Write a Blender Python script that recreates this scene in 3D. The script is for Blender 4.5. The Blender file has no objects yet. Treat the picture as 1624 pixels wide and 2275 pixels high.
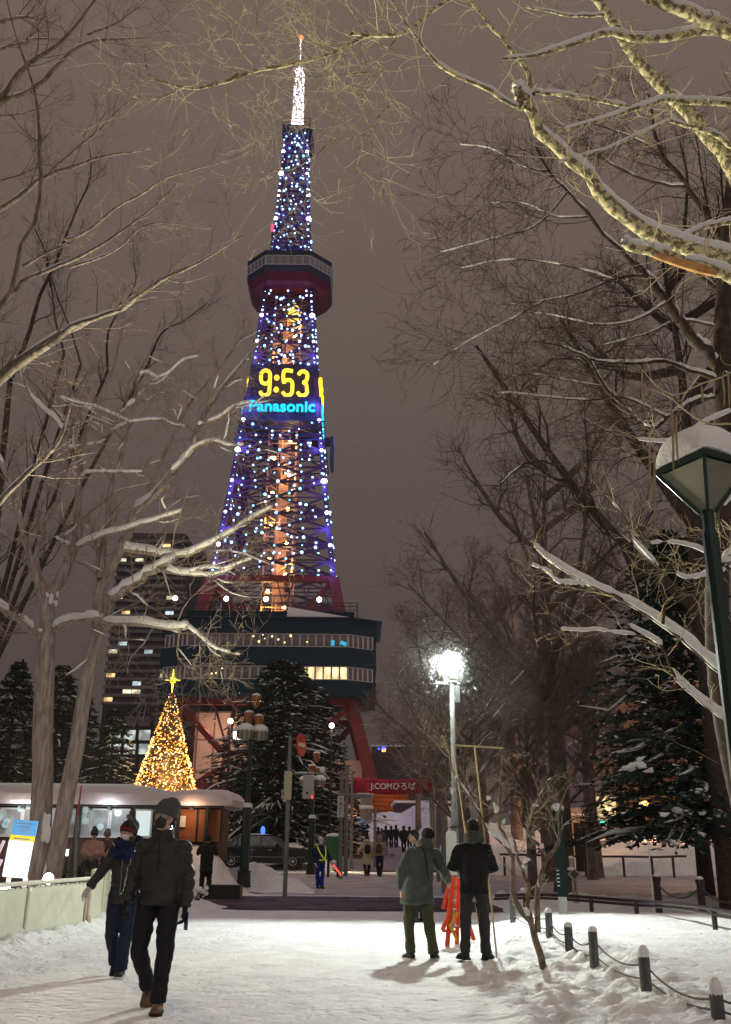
import bpy, bmesh, math, random
import numpy as np
from mathutils import Vector, Matrix, Euler
rnd = random.Random(7)
rng = np.random.default_rng(7)
sc = bpy.context.scene
col = sc.collection
R_ = math.radians
# ------------------------------------------------------------------ camera, sky, exposure
CZ = 1.38
PITCH, ROLL, FPX = R_(19.75), R_(0.57), 2080.0
fw = np.array([0, math.cos(PITCH), math.sin(PITCH)])
_u = np.array([0, -math.sin(PITCH), math.cos(PITCH)]); _r = np.array([1.0, 0, 0])
rt = _r*math.cos(ROLL)+_u*math.sin(ROLL); up = -_r*math.sin(ROLL)+_u*math.cos(ROLL)
cam_d = bpy.data.cameras.new('camera'); cam = bpy.data.objects.new('camera', cam_d); col.objects.link(cam)
cam_d.sensor_fit = 'HORIZONTAL'; cam_d.sensor_width = 36; cam_d.lens = 36*FPX/1624.0
cam_d.clip_start = 0.05; cam_d.clip_end = 4000
M = Matrix(((rt[0], up[0], -fw[0], 0), (rt[1], up[1], -fw[1], 0), (rt[2], up[2], -fw[2], CZ), (0, 0, 0, 1)))
cam.matrix_world = M
sc.camera = cam
sc.view_settings.view_transform = 'Standard'; sc.view_settings.look = 'None'
sc.view_settings.exposure = 0.0; sc.view_settings.gamma = 1.0; sc.view_settings.use_curve_mapping = False
sc.render.engine = 'CYCLES'
cy = sc.cycles
cy.max_bounces = 4; cy.diffuse_bounces = 2; cy.glossy_bounces = 2; cy.transmission_bounces = 4
cy.transparent_max_bounces = 8; cy.volume_bounces = 0; cy.use_denoising = True
cy.sample_clamp_indirect = 4.0; cy.caustics_reflective = False; cy.caustics_refractive = False
# night sky lit by the city: snow cloud, a little brighter higher up
w = bpy.data.worlds.new('World'); sc.world = w; w.use_nodes = True
nt = w.node_tree; nt.nodes.clear()
tc = nt.nodes.new('ShaderNodeTexCoord'); sx = nt.nodes.new('ShaderNodeSeparateXYZ')
rp = nt.nodes.new('ShaderNodeValToRGB'); bg = nt.nodes.new('ShaderNodeBackground'); ow = nt.nodes.new('ShaderNodeOutputWorld')
nt.links.new(tc.outputs['Generated'], sx.inputs[0]); nt.links.new(sx.outputs['Z'], rp.inputs[0])
_cn = nt.nodes.new('ShaderNodeTexNoise'); _cn.inputs['Scale'].default_value = 2.2; _cn.inputs['Detail'].default_value = 4
_mr = nt.nodes.new('ShaderNodeMapRange'); _mr.inputs[3].default_value = .90; _mr.inputs[4].default_value = 1.10; _vm = nt.nodes.new('ShaderNodeVectorMath'); _vm.operation = 'SCALE'
nt.links.new(tc.outputs['Generated'], _cn.inputs[0]); nt.links.new(_cn.outputs[0], _mr.inputs[0]); nt.links.new(rp.outputs[0], _vm.inputs[0]); nt.links.new(_mr.outputs[0], _vm.inputs['Scale'])
nt.links.new(_vm.outputs[0], bg.inputs[0]); nt.links.new(bg.outputs[0], ow.inputs[0])
def srgb(r, g, b):
    f = lambda c: (c/255/12.92) if c <= 10 else ((c/255+.055)/1.055)**2.4
    return (f(r), f(g), f(b), 1)
rp.color_ramp.elements[0].position = 0.0; rp.color_ramp.elements[0].color = srgb(74, 65, 62)
rp.color_ramp.elements[1].position = 0.95; rp.color_ramp.elements[1].color = srgb(120, 104, 93)
for pz, c in ((.16, (78, 69, 66)), (.40, (94, 83, 77)), (.68, (110, 96, 87))):
    e = rp.color_ramp.elements.new(pz); e.color = srgb(*c)
bg.inputs[1].default_value = 1.0
# weak, very soft sun lamp added as fill for the city's glow above
_s = bpy.data.lights.new('city_glow_fill', 'SUN'); _s.energy = .72; _s.angle = R_(100); _s.color = (1, .86, .80)
_so = bpy.data.objects.new('city_glow_fill', _s); col.objects.link(_so); _so.rotation_euler = (R_(38), R_(18), 0)

# ------------------------------------------------------------------ helpers
def at(x, y, D):
    """world point seen at photo pixel (x, y; 1624 wide) at distance D ahead"""
    v = fw + rt*(x-812.0)/FPX - up*(y-1137.5)/FPX
    v = v*(D/v[1]); return np.array([v[0], v[1], v[2]+CZ])
def proj(P):
    d = np.array(P, float)-np.array([0, 0, CZ]); z = d@fw
    return 812+FPX*(d@rt)/z, 1137.5-FPX*(d@up)/z
def tag(o, label=None, cat=None, group=None, kind=None):
    if label: o['label'] = label
    if cat: o['category'] = cat
    if group: o['group'] = group
    if kind: o['kind'] = kind
    return o
def empty(name, loc=(0, 0, 0), rz=0, label=None, cat=None, group=None):
    o = bpy.data.objects.new(name, None); col.objects.link(o); o.location = loc; o.rotation_euler = (0, 0, rz)
    o.empty_display_size = .2
    return tag(o, label, cat, group)
def link(name, me, parent=None, loc=None, rot=None, label=None, cat=None, group=None, kind=None):
    o = bpy.data.objects.new(name, me); col.objects.link(o)
    if parent is not None: o.parent = parent
    if loc is not None: o.location = loc
    if rot is not None: o.rotation_euler = rot
    return tag(o, label, cat, group, kind)
def copy_tree(o, parent=None):
    c = o.copy(); col.objects.link(c)
    if parent is not None: c.parent = parent
    for ch in list(o.children): copy_tree(ch, c)
    return c
class MB:
    """collects verts and faces for ONE mesh"""
    def __init__(s): s.v = []; s.f = []; s.n = 0; s.mi = []
    def add(s, V, F, m=0):
        V = np.asarray(V, float).reshape(-1, 3); s.v.append(V)
        for f in F: s.f.append(tuple(int(i)+s.n for i in f)); s.mi.append(m)
        s.n += len(V); return s
    def box(s, c, d, rz=0, m=0, rot=None):
        x, y, z = d[0]/2, d[1]/2, d[2]/2
        V = np.array([(-x,-y,-z),(x,-y,-z),(x,y,-z),(-x,y,-z),(-x,-y,z),(x,-y,z),(x,y,z),(-x,y,z)])
        if rot is not None: V = V@np.array(Euler(rot).to_matrix()).T
        if rz: V = V@np.array([[math.cos(rz),-math.sin(rz),0],[math.sin(rz),math.cos(rz),0],[0,0,1]]).T
        return s.add(V+np.asarray(c), [(0,3,2,1),(4,5,6,7),(0,1,5,4),(1,2,6,5),(2,3,7,6),(3,0,4,7)], m)
    def tube(s, P, r, n=8, cap=True, m=0, flat=1.0, ref=None):
        P = np.asarray(P, float); k = len(P); r = np.full(k, r) if np.isscalar(r) else np.asarray(r, float)
        T = np.gradient(P, axis=0); T /= np.linalg.norm(T, axis=1)[:, None]+1e-9
        if ref is None: ref = np.array([0, 0, 1.]) if abs(T[:, 2]).mean() < .85 else np.array([1., 0, 0])
        A = np.cross(T, np.asarray(ref, float)); A /= np.linalg.norm(A, axis=1)[:, None]+1e-9; B = np.cross(A, T)
        an = np.arange(n)*2*math.pi/n + math.pi/n
        V = P[:, None, :] + r[:, None, None]*(np.cos(an)[None, :, None]*A[:, None, :]+flat*np.sin(an)[None, :, None]*B[:, None, :])
        F = [(i*n+j, i*n+(j+1) % n, (i+1)*n+(j+1) % n, (i+1)*n+j) for i in range(k-1) for j in range(n)]
        if cap: F += [tuple(range(n))[::-1], tuple((k-1)*n+j for j in range(n))]
        return s.add(V.reshape(-1, 3), F, m)
    def lathe(s, prof, c=(0, 0, 0), n=16, m=0):
        k = len(prof); V = []
        for r, z in prof:
            for j in range(n):
                a = 2*math.pi*(j+.5)/n; V.append((c[0]+r*math.cos(a), c[1]+r*math.sin(a), c[2]+z))
        F = [(i*n+j, i*n+(j+1) % n, (i+1)*n+(j+1) % n, (i+1)*n+j) for i in range(k-1) for j in range(n)]
        F += [tuple(range(n))[::-1], tuple((k-1)*n+j for j in range(n))]
        return s.add(V, F, m)
    def ball(s, c, r, n=8, k=6, m=0, sc_=(1, 1, 1)):
        V = [(c[0], c[1], c[2]-r*sc_[2])]
        for i in range(1, k):
            t = math.pi*i/k
            for j in range(n):
                a = 2*math.pi*j/n; V.append((c[0]+r*sc_[0]*math.sin(t)*math.cos(a), c[1]+r*sc_[1]*math.sin(t)*math.sin(a), c[2]-r*sc_[2]*math.cos(t)))
        V.append((c[0], c[1], c[2]+r*sc_[2])); e = len(V)-1
        F = [(0, 1+(j+1) % n, 1+j) for j in range(n)]
        F += [(1+i*n+j, 1+i*n+(j+1) % n, 1+(i+1)*n+(j+1) % n, 1+(i+1)*n+j) for i in range(k-2) for j in range(n)]
        F += [(1+(k-2)*n+j, 1+(k-2)*n+(j+1) % n, e) for j in range(n)]
        return s.add(V, F, m)
    def prism(s, pts, axis, a, b, m=0):
        """closed outline pts (2-D) pushed along axis from a to b. axis 'y': pts=(x,z); 'x': (y,z); 'z': (x,y)"""
        k = len(pts); V = []
        for t in (a, b):
            for p in pts: V.append({'y': (p[0], t, p[1]), 'x': (t, p[0], p[1]), 'z': (p[0], p[1], t)}[axis])
        F = [(i, (i+1) % k, k+(i+1) % k, k+i) for i in range(k)]+[tuple(range(k))[::-1], tuple(range(k, 2*k))]
        return s.add(V, F, m)
    def mesh(s, name, mats, smooth=False):
        me = bpy.data.meshes.new(name)
        V = np.concatenate(s.v) if s.v else np.zeros((0, 3))
        me.from_pydata(V.tolist(), [], s.f)
        if not isinstance(mats, (list, tuple)): mats = [mats]
        for m_ in mats: me.materials.append(m_)
        if len(mats) > 1: me.polygons.foreach_set('material_index', s.mi)
        bm = bmesh.new(); bm.from_mesh(me); bmesh.ops.recalc_face_normals(bm, faces=bm.faces); bm.to_mesh(me); bm.free()
        if smooth: me.polygons.foreach_set('use_smooth', [True]*len(me.polygons)); me.set_sharp_from_angle(angle=R_(42))
        return me
    def build(s, name, mats, parent=None, smooth=False, loc=None, rot=None, **k):
        return link(name, s.mesh(name, mats, smooth), parent, loc, rot, **k)
def fast_mesh(name, V, Q, mat_, smooth=True, tri=False):
    """numpy mesh; Q = (M,4) or (M,3)"""
    me = bpy.data.meshes.new(name); k = Q.shape[1]
    me.vertices.add(len(V)); me.vertices.foreach_set('co', np.ascontiguousarray(V, dtype=np.float32).ravel())
    me.loops.add(Q.size); me.loops.foreach_set('vertex_index', np.ascontiguousarray(Q, dtype=np.int32).ravel())
    me.polygons.add(len(Q)); me.polygons.foreach_set('loop_start', np.arange(len(Q), dtype=np.int32)*k)
    me.polygons.foreach_set('use_smooth', np.full(len(Q), smooth))
    for m_ in (mat_ if isinstance(mat_, (list, tuple)) else [mat_]): me.materials.append(m_)
    me.update(calc_edges=True); me.validate(); return me
def bar(mb, a, b, w, h=None, m=0):
    """square bar between two points"""
    mb.tube([a, b], w*.7071, n=4, m=m); return mb

# ------------------------------------------------------------------ materials
MATS = {}
def mat(name, c, rough=.7, var=0, scale=5, bump=0, bscale=None, metal=0, c2=None, stretch=None, emit=None, estr=0, spec=.3, sss=0):
    if name in MATS: return MATS[name]
    m = bpy.data.materials.new(name); m.use_nodes = True; n = m.node_tree; b = n.nodes['Principled BSDF']
    b.inputs['Roughness'].default_value = rough; b.inputs['Metallic'].default_value = metal
    b.inputs['Specular IOR Level'].default_value = spec
    c = tuple(c)+((1,) if len(c) == 3 else ())
    b.inputs['Base Color'].default_value = c
    if var or c2 or bump:
        t = n.nodes.new('ShaderNodeTexCoord'); src = t.outputs['Object']
        if stretch:
            mp = n.nodes.new('ShaderNodeMapping'); mp.inputs['Scale'].default_value = stretch
            n.links.new(src, mp.inputs[0]); src = mp.outputs[0]
        ns = n.nodes.new('ShaderNodeTexNoise'); ns.inputs['Scale'].default_value = scale; ns.inputs['Detail'].default_value = 5
        n.links.new(src, ns.inputs[0])
    if var or c2:
        r = n.nodes.new('ShaderNodeValToRGB'); n.links.new(ns.outputs[0], r.inputs[0])
        lo = tuple(max(0, x*(1-var)) for x in c[:3])+(1,) if not c2 else c
        hi = tuple(min(1, x*(1+var)) for x in c[:3])+(1,) if not c2 else tuple(c2)+(1,)
        r.color_ramp.elements[0].position = .36; r.color_ramp.elements[0].color = lo
        r.color_ramp.elements[1].position = .64; r.color_ramp.elements[1].color = hi
        n.links.new(r.outputs[0], b.inputs['Base Color'])
    if bump:
        nb = ns
        if bscale:
            nb = n.nodes.new('ShaderNodeTexNoise'); nb.inputs['Scale'].default_value = bscale; nb.inputs['Detail'].default_value = 6
            n.links.new(src, nb.inputs[0])
        bp = n.nodes.new('ShaderNodeBump'); bp.inputs['Strength'].default_value = bump; bp.inputs['Distance'].default_value = .03 if name == 'snow_ground' else .02
        n.links.new(nb.outputs[0], bp.inputs['Height']); n.links.new(bp.outputs[0], b.inputs['Normal'])
    if emit:
        b.inputs['Emission Color'].default_value = tuple(emit)+(1,); b.inputs['Emission Strength'].default_value = estr
    MATS[name] = m; return m
def glow(name, c, s, sample=True):
    m = mat(name, (0.02, 0.02, 0.02), emit=c, estr=s)
    m.cycles.emission_sampling = 'AUTO' if sample else 'NONE'
    return m
def glass(name, c=(.02, .025, .03), rough=.08): return mat(name, c, rough=rough, spec=.8)
m_snow = mat('snow', (.80, .82, .82), rough=.75, bump=.5, scale=6, bscale=40, spec=.2)
m_ground = mat('snow_ground', (.77, .785, .79), rough=.7, bump=1.0, scale=2.2, bscale=11, var=.08, spec=.2)
_n = m_ground.node_tree; _v = _n.nodes.new('ShaderNodeTexVoronoi'); _v.inputs['Scale'].default_value = 3.4; _t = _n.nodes.new('ShaderNodeTexCoord'); _mp = _n.nodes.new('ShaderNodeMapping'); _mp.inputs['Scale'].default_value = (1.5, .8, 1)
_ns = _n.nodes.new('ShaderNodeTexNoise'); _ns.inputs['Scale'].default_value = 3; _ad = _n.nodes.new('ShaderNodeVectorMath'); _ad.operation = 'ADD'; _n.links.new(_t.outputs['Object'], _ns.inputs[0]); _n.links.new(_ns.outputs['Color'], _ad.inputs[0]); _n.links.new(_t.outputs['Object'], _ad.inputs[1]); _n.links.new(_ad.outputs[0], _mp.inputs[0]); _n.links.new(_mp.outputs[0], _v.inputs[0])
_r = _n.nodes.new('ShaderNodeMapRange'); _r.inputs[1].default_value = .05; _r.inputs[2].default_value = .42; _n.links.new(_v.outputs['Distance'], _r.inputs[0]); _b = _n.nodes.new('ShaderNodeBump'); _b.inputs['Strength'].default_value = .55; _b.inputs['Distance'].default_value = .03; _n.links.new(_r.outputs[0], _b.inputs['Height'])
_ob = [q for q in _n.nodes if q.type == 'BUMP' and q != _b][0]; _n.links.new(_b.outputs[0], _ob.inputs['Normal'])
m_barkb = mat('bark_umber', (.10, .08, .065), rough=.9, c2=(.24, .20, .165), scale=14, bump=1.0, bscale=24, stretch=(1, 1, .16)); m_twigb = mat('twig_umber', (.15, .12, .095), rough=.9, var=.3, scale=3)
m_bark = mat('bark_brown', (.22, .18, .15), rough=.9, c2=(.44, .39, .34), scale=14, bump=1.0, bscale=24, stretch=(1, 1, .16))
m_twig = mat('twig', (.27, .225, .18), rough=.9, var=.3, scale=3)
m_plane = mat('bark_plane', (.20, .18, .10), rough=.85, c2=(.66, .60, .36), scale=17, bump=.5, bscale=30)
for _e, _p in zip(m_plane.node_tree.nodes['Color Ramp'].color_ramp.elements, (.47, .53)): _e.position = _p
m_ptwig = mat('twig_plane', (.52, .45, .28), rough=.85, var=.3, scale=3)
m_dark = mat('bark_dark', (.05, .036, .028), rough=.9, var=.35, scale=8, bump=.5)
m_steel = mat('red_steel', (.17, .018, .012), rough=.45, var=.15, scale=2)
m_grey = mat('galvanised', (.20, .205, .20), rough=.45, metal=.3, var=.1, scale=6)
m_black = mat('black_metal', (.025, .025, .028), rough=.4)
m_darkgreen = mat('dark_green_paint', (.009, .028, .022), rough=.4, spec=.4)

# ------------------------------------------------------------------ noise + ground height
_tab = rng.random((256, 256))
def vnoise(x, y):
    xi = np.floor(x).astype(int); yi = np.floor(y).astype(int); fx = x-xi; fy = y-yi
    fx = fx*fx*(3-2*fx); fy = fy*fy*(3-2*fy)
    a = _tab[xi & 255, yi & 255]; b = _tab[(xi+1) & 255, yi & 255]; c = _tab[xi & 255, (yi+1) & 255]; d = _tab[(xi+1) & 255, (yi+1) & 255]
    return (a*(1-fx)+b*fx)*(1-fy)+(c*(1-fx)+d*fx)*fy-.5
def fbm(x, y, o=4):
    s = 0; a = 1.0
    for i in range(o): s = s+a*vnoise(x*2**i+17.3*i, y*2**i+9.1*i); a *= .5
    return s
def ss(x, a, b):
    t = np.clip((x-a)/(b-a), 0, 1); return t*t*(3-2*t)
def gz(x, y):
    x = np.asarray(x, float); y = np.asarray(y, float)
    h = np.interp(y, [34, 43, 46, 72, 80, 140, 200], [0, .24, .33, 1.17, 1.5, 1.5, 1.5])
    park = 1-ss(y, 22.6, 24.2)
    h = h+park*(.022*fbm(x*1.2, y*2.0)+.016*fbm(x*4, y*8, 2)-.030*np.maximum(0, .12-np.abs(fbm(x*2.6+5, y*4.2, 2))))
    # raised untrodden snow right of the path
    edge = 2.15+.25*np.sin(y*.7)
    rb = ss(x, edge-.6, edge+1.2)*(1-ss(y, 20.5, 23.5))
    h = h+rb*(.20+.10*fbm(x*.5, y*.4, 2))
    tr = ss(x, .9, 1.7)*(1-ss(x, 2.9, 3.8))*(1-ss(y, 15.5, 18))
    h = h+tr*(.14*np.abs(fbm(x*2.2, y*2.2))+.10*np.abs(fbm(x*4.5, y*4.5, 2))+.05*fbm(x*8, y*8, 2))
    # churned ridge beside the rink fence
    lr = np.exp(-((x+4.85)/.45)**2)*(1-ss(y, 21, 23.5))
    h = h+lr*(.08+.20*np.abs(fbm(x*3.2, y*3.2))+.14*np.abs(fbm(x*7, y*7, 2)))
    h = h+.75*np.exp(-((x+4.9)/.9)**2-((y-24.6)/1.0)**2)*(1+.8*fbm(x*2, y*2))
    # rail bed on the right, behind the untrodden snow
    h = h-.18*ss(x, 3.5, 4.5)*ss(y, 21, 23)*(1-ss(y, 27, 29))
    h = h+.20*np.exp(-((y-29.0)/.6)**2)*ss(x, 2.5, 4)*(1+1.4*fbm(x*2, y*3))
    # ploughed banks at the street
    h = h+1.15*np.exp(-((x+6.0)/1.5)**4-((y-35)/1.7)**2)*(1+.35*fbm(x*.9, y*.9))
    h = h+.75*np.exp(-((x+3.5)/1.2)**2-((y-33.4)/1.1)**2)*(1+.5*fbm(x*1.3, y*1.3))
    h = h+.30*np.exp(-((x+2.3)/.7)**2-((y-32.4)/.6)**2)*(1+.6*fbm(x*2, y*2))
    h = h+.5*np.exp(-((x+8.5)/2)**2-((y-32)/1.5)**2)
    h = h+1.25*np.exp(-((x+5.3)/1.35)**4-((y-30.9)/1.0)**2)*(1+.3*fbm(x*1.1, y*1.1))
    h = h+1.0*np.exp(-((x+6)/4)**2-((y-56)/2.2)**2)*(1+.5*fbm(x*.7, y*.7))+.9*np.exp(-((x+3.4)/1.6)**2-((y-50)/2)**2)
    # mounds across the street on the right
    h = h+ss(x, 8.5, 14.5)*(1-ss(y, 56, 62))*ss(y, 44, 49)*(1.15+.5*fbm(x*.22+3, y*.2)+.05*fbm(x*2, y*2))
    h = h+.30*np.exp(-((y-45.5)/.8)**2)*ss(x, 3, 5)*(1+1.4*fbm(x*1.6, y*2))
    h = h+.55*ss(x, 3.4, 5)*ss(y, 47, 51)*(1-ss(x, 8, 12))*(1+.4*fbm(x*.5, y*.5))
    # heap behind the walkers
    h = h+3.0*np.exp(-((x-3.5)/6.5)**4-((y-95)/6)**2)*(1+.25*fbm(x*.4, y*.4))
    h = h+1.6*ss(x, 3.6, 6)*np.exp(-((y-80)/14)**2)*(1+.4*fbm(x*.3, y*.3))
    h = h+.02*fbm(x*1.5, y*1.5)*ss(y, 33, 36)
    h = h-.05*ss(y, 23.5, 24.3)*(1-ss(y, 30.0, 30.8))*(1-ss(x, 3.2, 4.2))*ss(x, -7.5, -6.5)
    return h
def g(x, y): return float(gz(np.array([x]), np.array([y]))[0])
def foot(px, py, lo=3, hi=160):
    """first ground point hit by the view ray through (px,py)"""
    Ds = np.arange(lo, hi, .03); v = at(px, py, 1.0); dz = v[2]-CZ
    h = gz(v[0]*Ds, Ds); k = np.argmax(CZ+dz*Ds <= h)
    D = Ds[k]; return np.array([v[0]*D, D, h[k]])
# ------------------------------------------------------------------ ground
def axis(segs):
    out = [segs[0][0]]
    for a, b, s in segs:
        n = max(1, int(round((b-a)/s))); out += list(np.linspace(a, b, n+1)[1:])
    return np.array(out)
gx = axis([(-2600, -400, 700), (-400, -60, 40), (-60, -16, 2.5), (-16, -7, .3), (-7, 5, .055), (5, 16, .16), (16, 60, 1.6), (60, 400, 40), (400, 2600, 700)])
ys_ = [(-60, 0, 6), (0, 5, .4), (5, 18, .055), (18, 25, .1), (25, 60, .2), (60, 110, .8), (110, 400, 30), (400, 3000, 600)]
gy = axis(ys_)
GX, GY = np.meshgrid(gx, gy); GZ = gz(GX, GY)
V = np.stack([GX, GY, GZ], -1).reshape(-1, 3); nx, ny = len(gx), len(gy)
I = np.arange(nx*ny).reshape(ny, nx)
Q = np.stack([I[:-1, :-1], I[:-1, 1:], I[1:, 1:], I[1:, :-1]], -1).reshape(-1, 4)
link('ground', fast_mesh('ground', V, Q, m_ground), kind='structure', label='trodden snow covering the park and the street')
# dirty packed snow of the street and of the walkway beyond
m_road = mat('road_snow', (.38, .355, .36), rough=.8, c2=(.56, .53, .53), scale=1.1, bump=.8, bscale=14)
for nm_, xx_, yy_ in (('road', np.arange(-40, 48, .5), np.arange(31.2, 44.6, .3)), ('path', np.arange(-1.4, 3.3, .3), np.arange(46.6, 92, .6))):
    A_, B_ = np.meshgrid(xx_, yy_); Hh = gz(A_, B_); base_ = np.interp(B_, [34, 43, 46, 72, 80, 140], [0, .24, .33, 1.17, 1.5, 1.5])
    ok = (Hh-base_) < (.09 if nm_ == 'road' else .5); VV = np.stack([A_, B_, Hh+.012], -1).reshape(-1, 3); II = np.arange(A_.size).reshape(A_.shape)
    QQ = np.stack([II[:-1, :-1], II[:-1, 1:], II[1:, 1:], II[1:, :-1]], -1).reshape(-1, 4); QQ = QQ[ok.reshape(-1)[QQ].all(1)]
    link(nm_, fast_mesh(nm_, VV, QQ, m_road if nm_ == 'road' else mat('path_snow', (.27, .245, .26), rough=.85, var=.2, scale=1.5, bump=.4)), kind='structure')
# cleared brick paving between park and street
m_brick = mat('paver', (.055, .045, .048), rough=.75, c2=(.11, .09, .09), scale=1.3, bump=.3, bscale=30)
m_joint = mat('paver_joint', (.03, .027, .03), rough=.9)
pl = MB(); pl.box((-1.6, 27.2, -.032), (10.0, 6.6, .04))
pav = pl.build('pavement', m_joint, kind='structure')
mb = MB(); cnt = 0
xs = np.arange(-6.4, 3.1, .405); ysb = np.arange(24.1, 30.3, .205)
Vs = []; Fs = []
for j, yy in enumerate(ysb):
    for i, xx in enumerate(xs):
        x0 = xx+(.2 if j % 2 else 0); z = .0+rnd.uniform(-.006, .006)
        if yy < 24.5+.5*math.sin(x0*.8)+max(0, (-x0-2.6)*1.2) : continue
        Vs.append([(x0, yy, z-.05), (x0+.39, yy, z-.05), (x0+.39, yy+.19, z-.05), (x0, yy+.19, z-.05), (x0, yy, z), (x0+.39, yy, z), (x0+.39, yy+.19, z), (x0, yy+.19, z)])
Vs = np.array(Vs).reshape(-1, 3); k = len(Vs)//8; o = np.arange(k)[:, None, None]*8
F0 = np.array([(4, 5, 6, 7), (0, 1, 5, 4), (1, 2, 6, 5), (2, 3, 7, 6), (3, 0, 4, 7)])[None]
link('paver', fast_mesh('paver', Vs, (F0+o).reshape(-1, 4), m_brick, smooth=False), parent=pav, kind='stuff')
# far pavement edge: dark kerb strip up the pedestrian way
mb = MB(); mb.box((2.2, 47.2, .36), (7, 1.4, .10)); mb.build('kerb', mat('kerb_stone', (.09, .075, .075), var=.3, rough=.9), kind='structure')
# ------------------------------------------------------------------ bare trees
def cr(P, n):
    """Catmull-Rom resample of control points (k,d) to n points"""
    P = np.asarray(P, float); k = len(P)
    if k == 2: t = np.linspace(0, 1, n)[:, None]; return P[0]*(1-t)+P[1]*t
    L = np.r_[0, np.cumsum(np.linalg.norm(np.diff(P[:, :3], axis=0), axis=1))]
    s = np.linspace(0, L[-1], n); out = []
    for u in s:
        i = min(max(np.searchsorted(L, u, 'right')-1, 0), k-2); t = (u-L[i])/(L[i+1]-L[i]+1e-9)
        p0, p1, p2, p3 = P[max(i-1, 0)], P[i], P[i+1], P[min(i+2, k-1)]
        out.append(.5*(2*p1+(p2-p0)*t+(2*p0-5*p1+4*p2-p3)*t*t+(3*p1-p0-3*p2+p3)*t**3))
    return np.array(out)
def tubes(P, R, n):
    """P (N,k,3), R (N,k) -> verts, quads"""
    N, k, _ = P.shape
    T = np.empty_like(P); T[:, 1:-1] = P[:, 2:]-P[:, :-2]; T[:, 0] = P[:, 1]-P[:, 0]; T[:, -1] = P[:, -1]-P[:, -2]
    T /= np.linalg.norm(T, axis=2, keepdims=True)+1e-9
    m = np.abs(T[:, :, 2]).mean(1) > .8
    ref = np.where(m[:, None, None], np.array([1., 0, 0]), np.array([0, 0, 1.]))
    A = np.cross(T, np.broadcast_to(ref, T.shape)); A /= np.linalg.norm(A, axis=2, keepdims=True)+1e-9
    B = np.cross(A, T); an = np.arange(n)*2*np.pi/n
    V = P[:, :, None, :]+R[:, :, None, None]*(np.cos(an)[None, None, :, None]*A[:, :, None, :]+np.sin(an)[None, None, :, None]*B[:, :, None, :])
    I = np.arange(N*k*n).reshape(N, k, n); J = np.roll(I, -1, axis=2)
    Q = np.stack([I[:, :-1], J[:, :-1], J[:, 1:], I[:, 1:]], -1).reshape(-1, 4)
    return V.reshape(-1, 3), Q
def join(lst):
    Vs, Qs, o = [], [], 0
    for V, Q in lst: Vs.append(V); Qs.append(Q+o); o += len(V)
    return np.concatenate(Vs), np.concatenate(Qs)
def grow(P, R, k, L, ang, rf=.6, n=6, upb=.1, t0=.15, wander=.25, rmin=.0018, rcap=1, seed=0, zlim=None):
    """children of limbs P,R: k per limb, L length (abs, m) scaled by radius of the parent"""
    r_ = np.random.default_rng(seed); N, kk, _ = P.shape
    M_ = int(N*k) if k >= 1 else max(1, int(N*k))
    ii = r_.integers(0, N, M_) if k < 1 else np.repeat(np.arange(N), int(k)); M_ = len(ii)
    t = t0+(1-t0)*r_.random(M_)**.8; s = t*(kk-1); a = np.minimum(s.astype(int), kk-2); f = (s-a)[:, None]
    p = P[ii, a]*(1-f)+P[ii, a+1]*f; tn = P[ii, a+1]-P[ii, a]; tn /= np.linalg.norm(tn, axis=1, keepdims=True)+1e-9
    pr = R[ii, a]*(1-f[:, 0])+R[ii, a+1]*f[:, 0]
    q = r_.normal(size=(M_, 3)); q -= (q*tn).sum(1, keepdims=True)*tn; q /= np.linalg.norm(q, axis=1, keepdims=True)+1e-9
    th = ang*(.6+.8*r_.random(M_))[:, None]
    d = np.cos(th)*tn+np.sin(th)*q; d[:, 2] += upb; d /= np.linalg.norm(d, axis=1, keepdims=True)
    Ln = L*(.45+.75*r_.random(M_))*(1.05-.55*t); st = Ln/(n-1)
    O = np.empty((M_, n, 3)); O[:, 0] = p
    for i in range(1, n):
        d = d+r_.normal(size=(M_, 3))*wander; d[:, 2] += upb*.5; d /= np.linalg.norm(d, axis=1, keepdims=True)
        O[:, i] = O[:, i-1]+d*st[:, None]
    r0 = np.clip(pr*rf*(.7+.5*r_.random(M_)), rmin, rcap); tt = np.linspace(0, 1, n)[None]
    RR = np.maximum(r0[:, None]*(1-.75*tt), rmin*.7)
    return O, RR
def snow_on(P, R, amt=1.0, rmin=.008, seed=1, cover=.62, th=1.0):
    """ridges of snow lying on the upper side of limbs"""
    r_ = np.random.default_rng(seed); N, k, _ = P.shape
    n = 3*(k-1)+1
    t = np.linspace(0, k-1, n); a = np.minimum(t.astype(int), k-2); f = (t-a)[None, :, None]
    PP = P[:, a]*(1-f)+P[:, a+1]*f; RR = R[:, a]*(1-f[..., 0])+R[:, a+1]*f[..., 0]
    T = np.gradient(PP, axis=1); T /= np.linalg.norm(T, axis=2, keepdims=True)+1e-9
    flat = np.clip(1.42-1.35*np.abs(T[..., 2]), 0, 1)
    ph = r_.random((N, 1))*50; nz = vnoise(np.broadcast_to(ph+np.arange(n)[None]*.16, (N, n)), np.broadcast_to(np.arange(N)[:, None]*1.7, (N, n)))+.5
    on = np.clip((nz-(1-cover))*6, 0, 1)*np.clip((flat-.25)*4, 0, 1)
    jit = 1+.30*vnoise(ph*3+np.arange(n)[None]*.5, np.broadcast_to(np.arange(N)[:, None]*2.3, (N, n)))
    rs = (RR*.84+.005*th+.010*th*np.minimum(RR/.03, 1.5))*np.sqrt(on)*jit*amt
    rs[:, 0] *= .2; rs[:, -1] *= .2
    C = PP.copy(); C[..., 2] += RR*.72+rs*.30
    keep = (R.max(1) > rmin) & (on.max(1) > .1)
    if keep.sum() == 0: return None
    return tubes(C[keep], rs[keep], 6)
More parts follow.
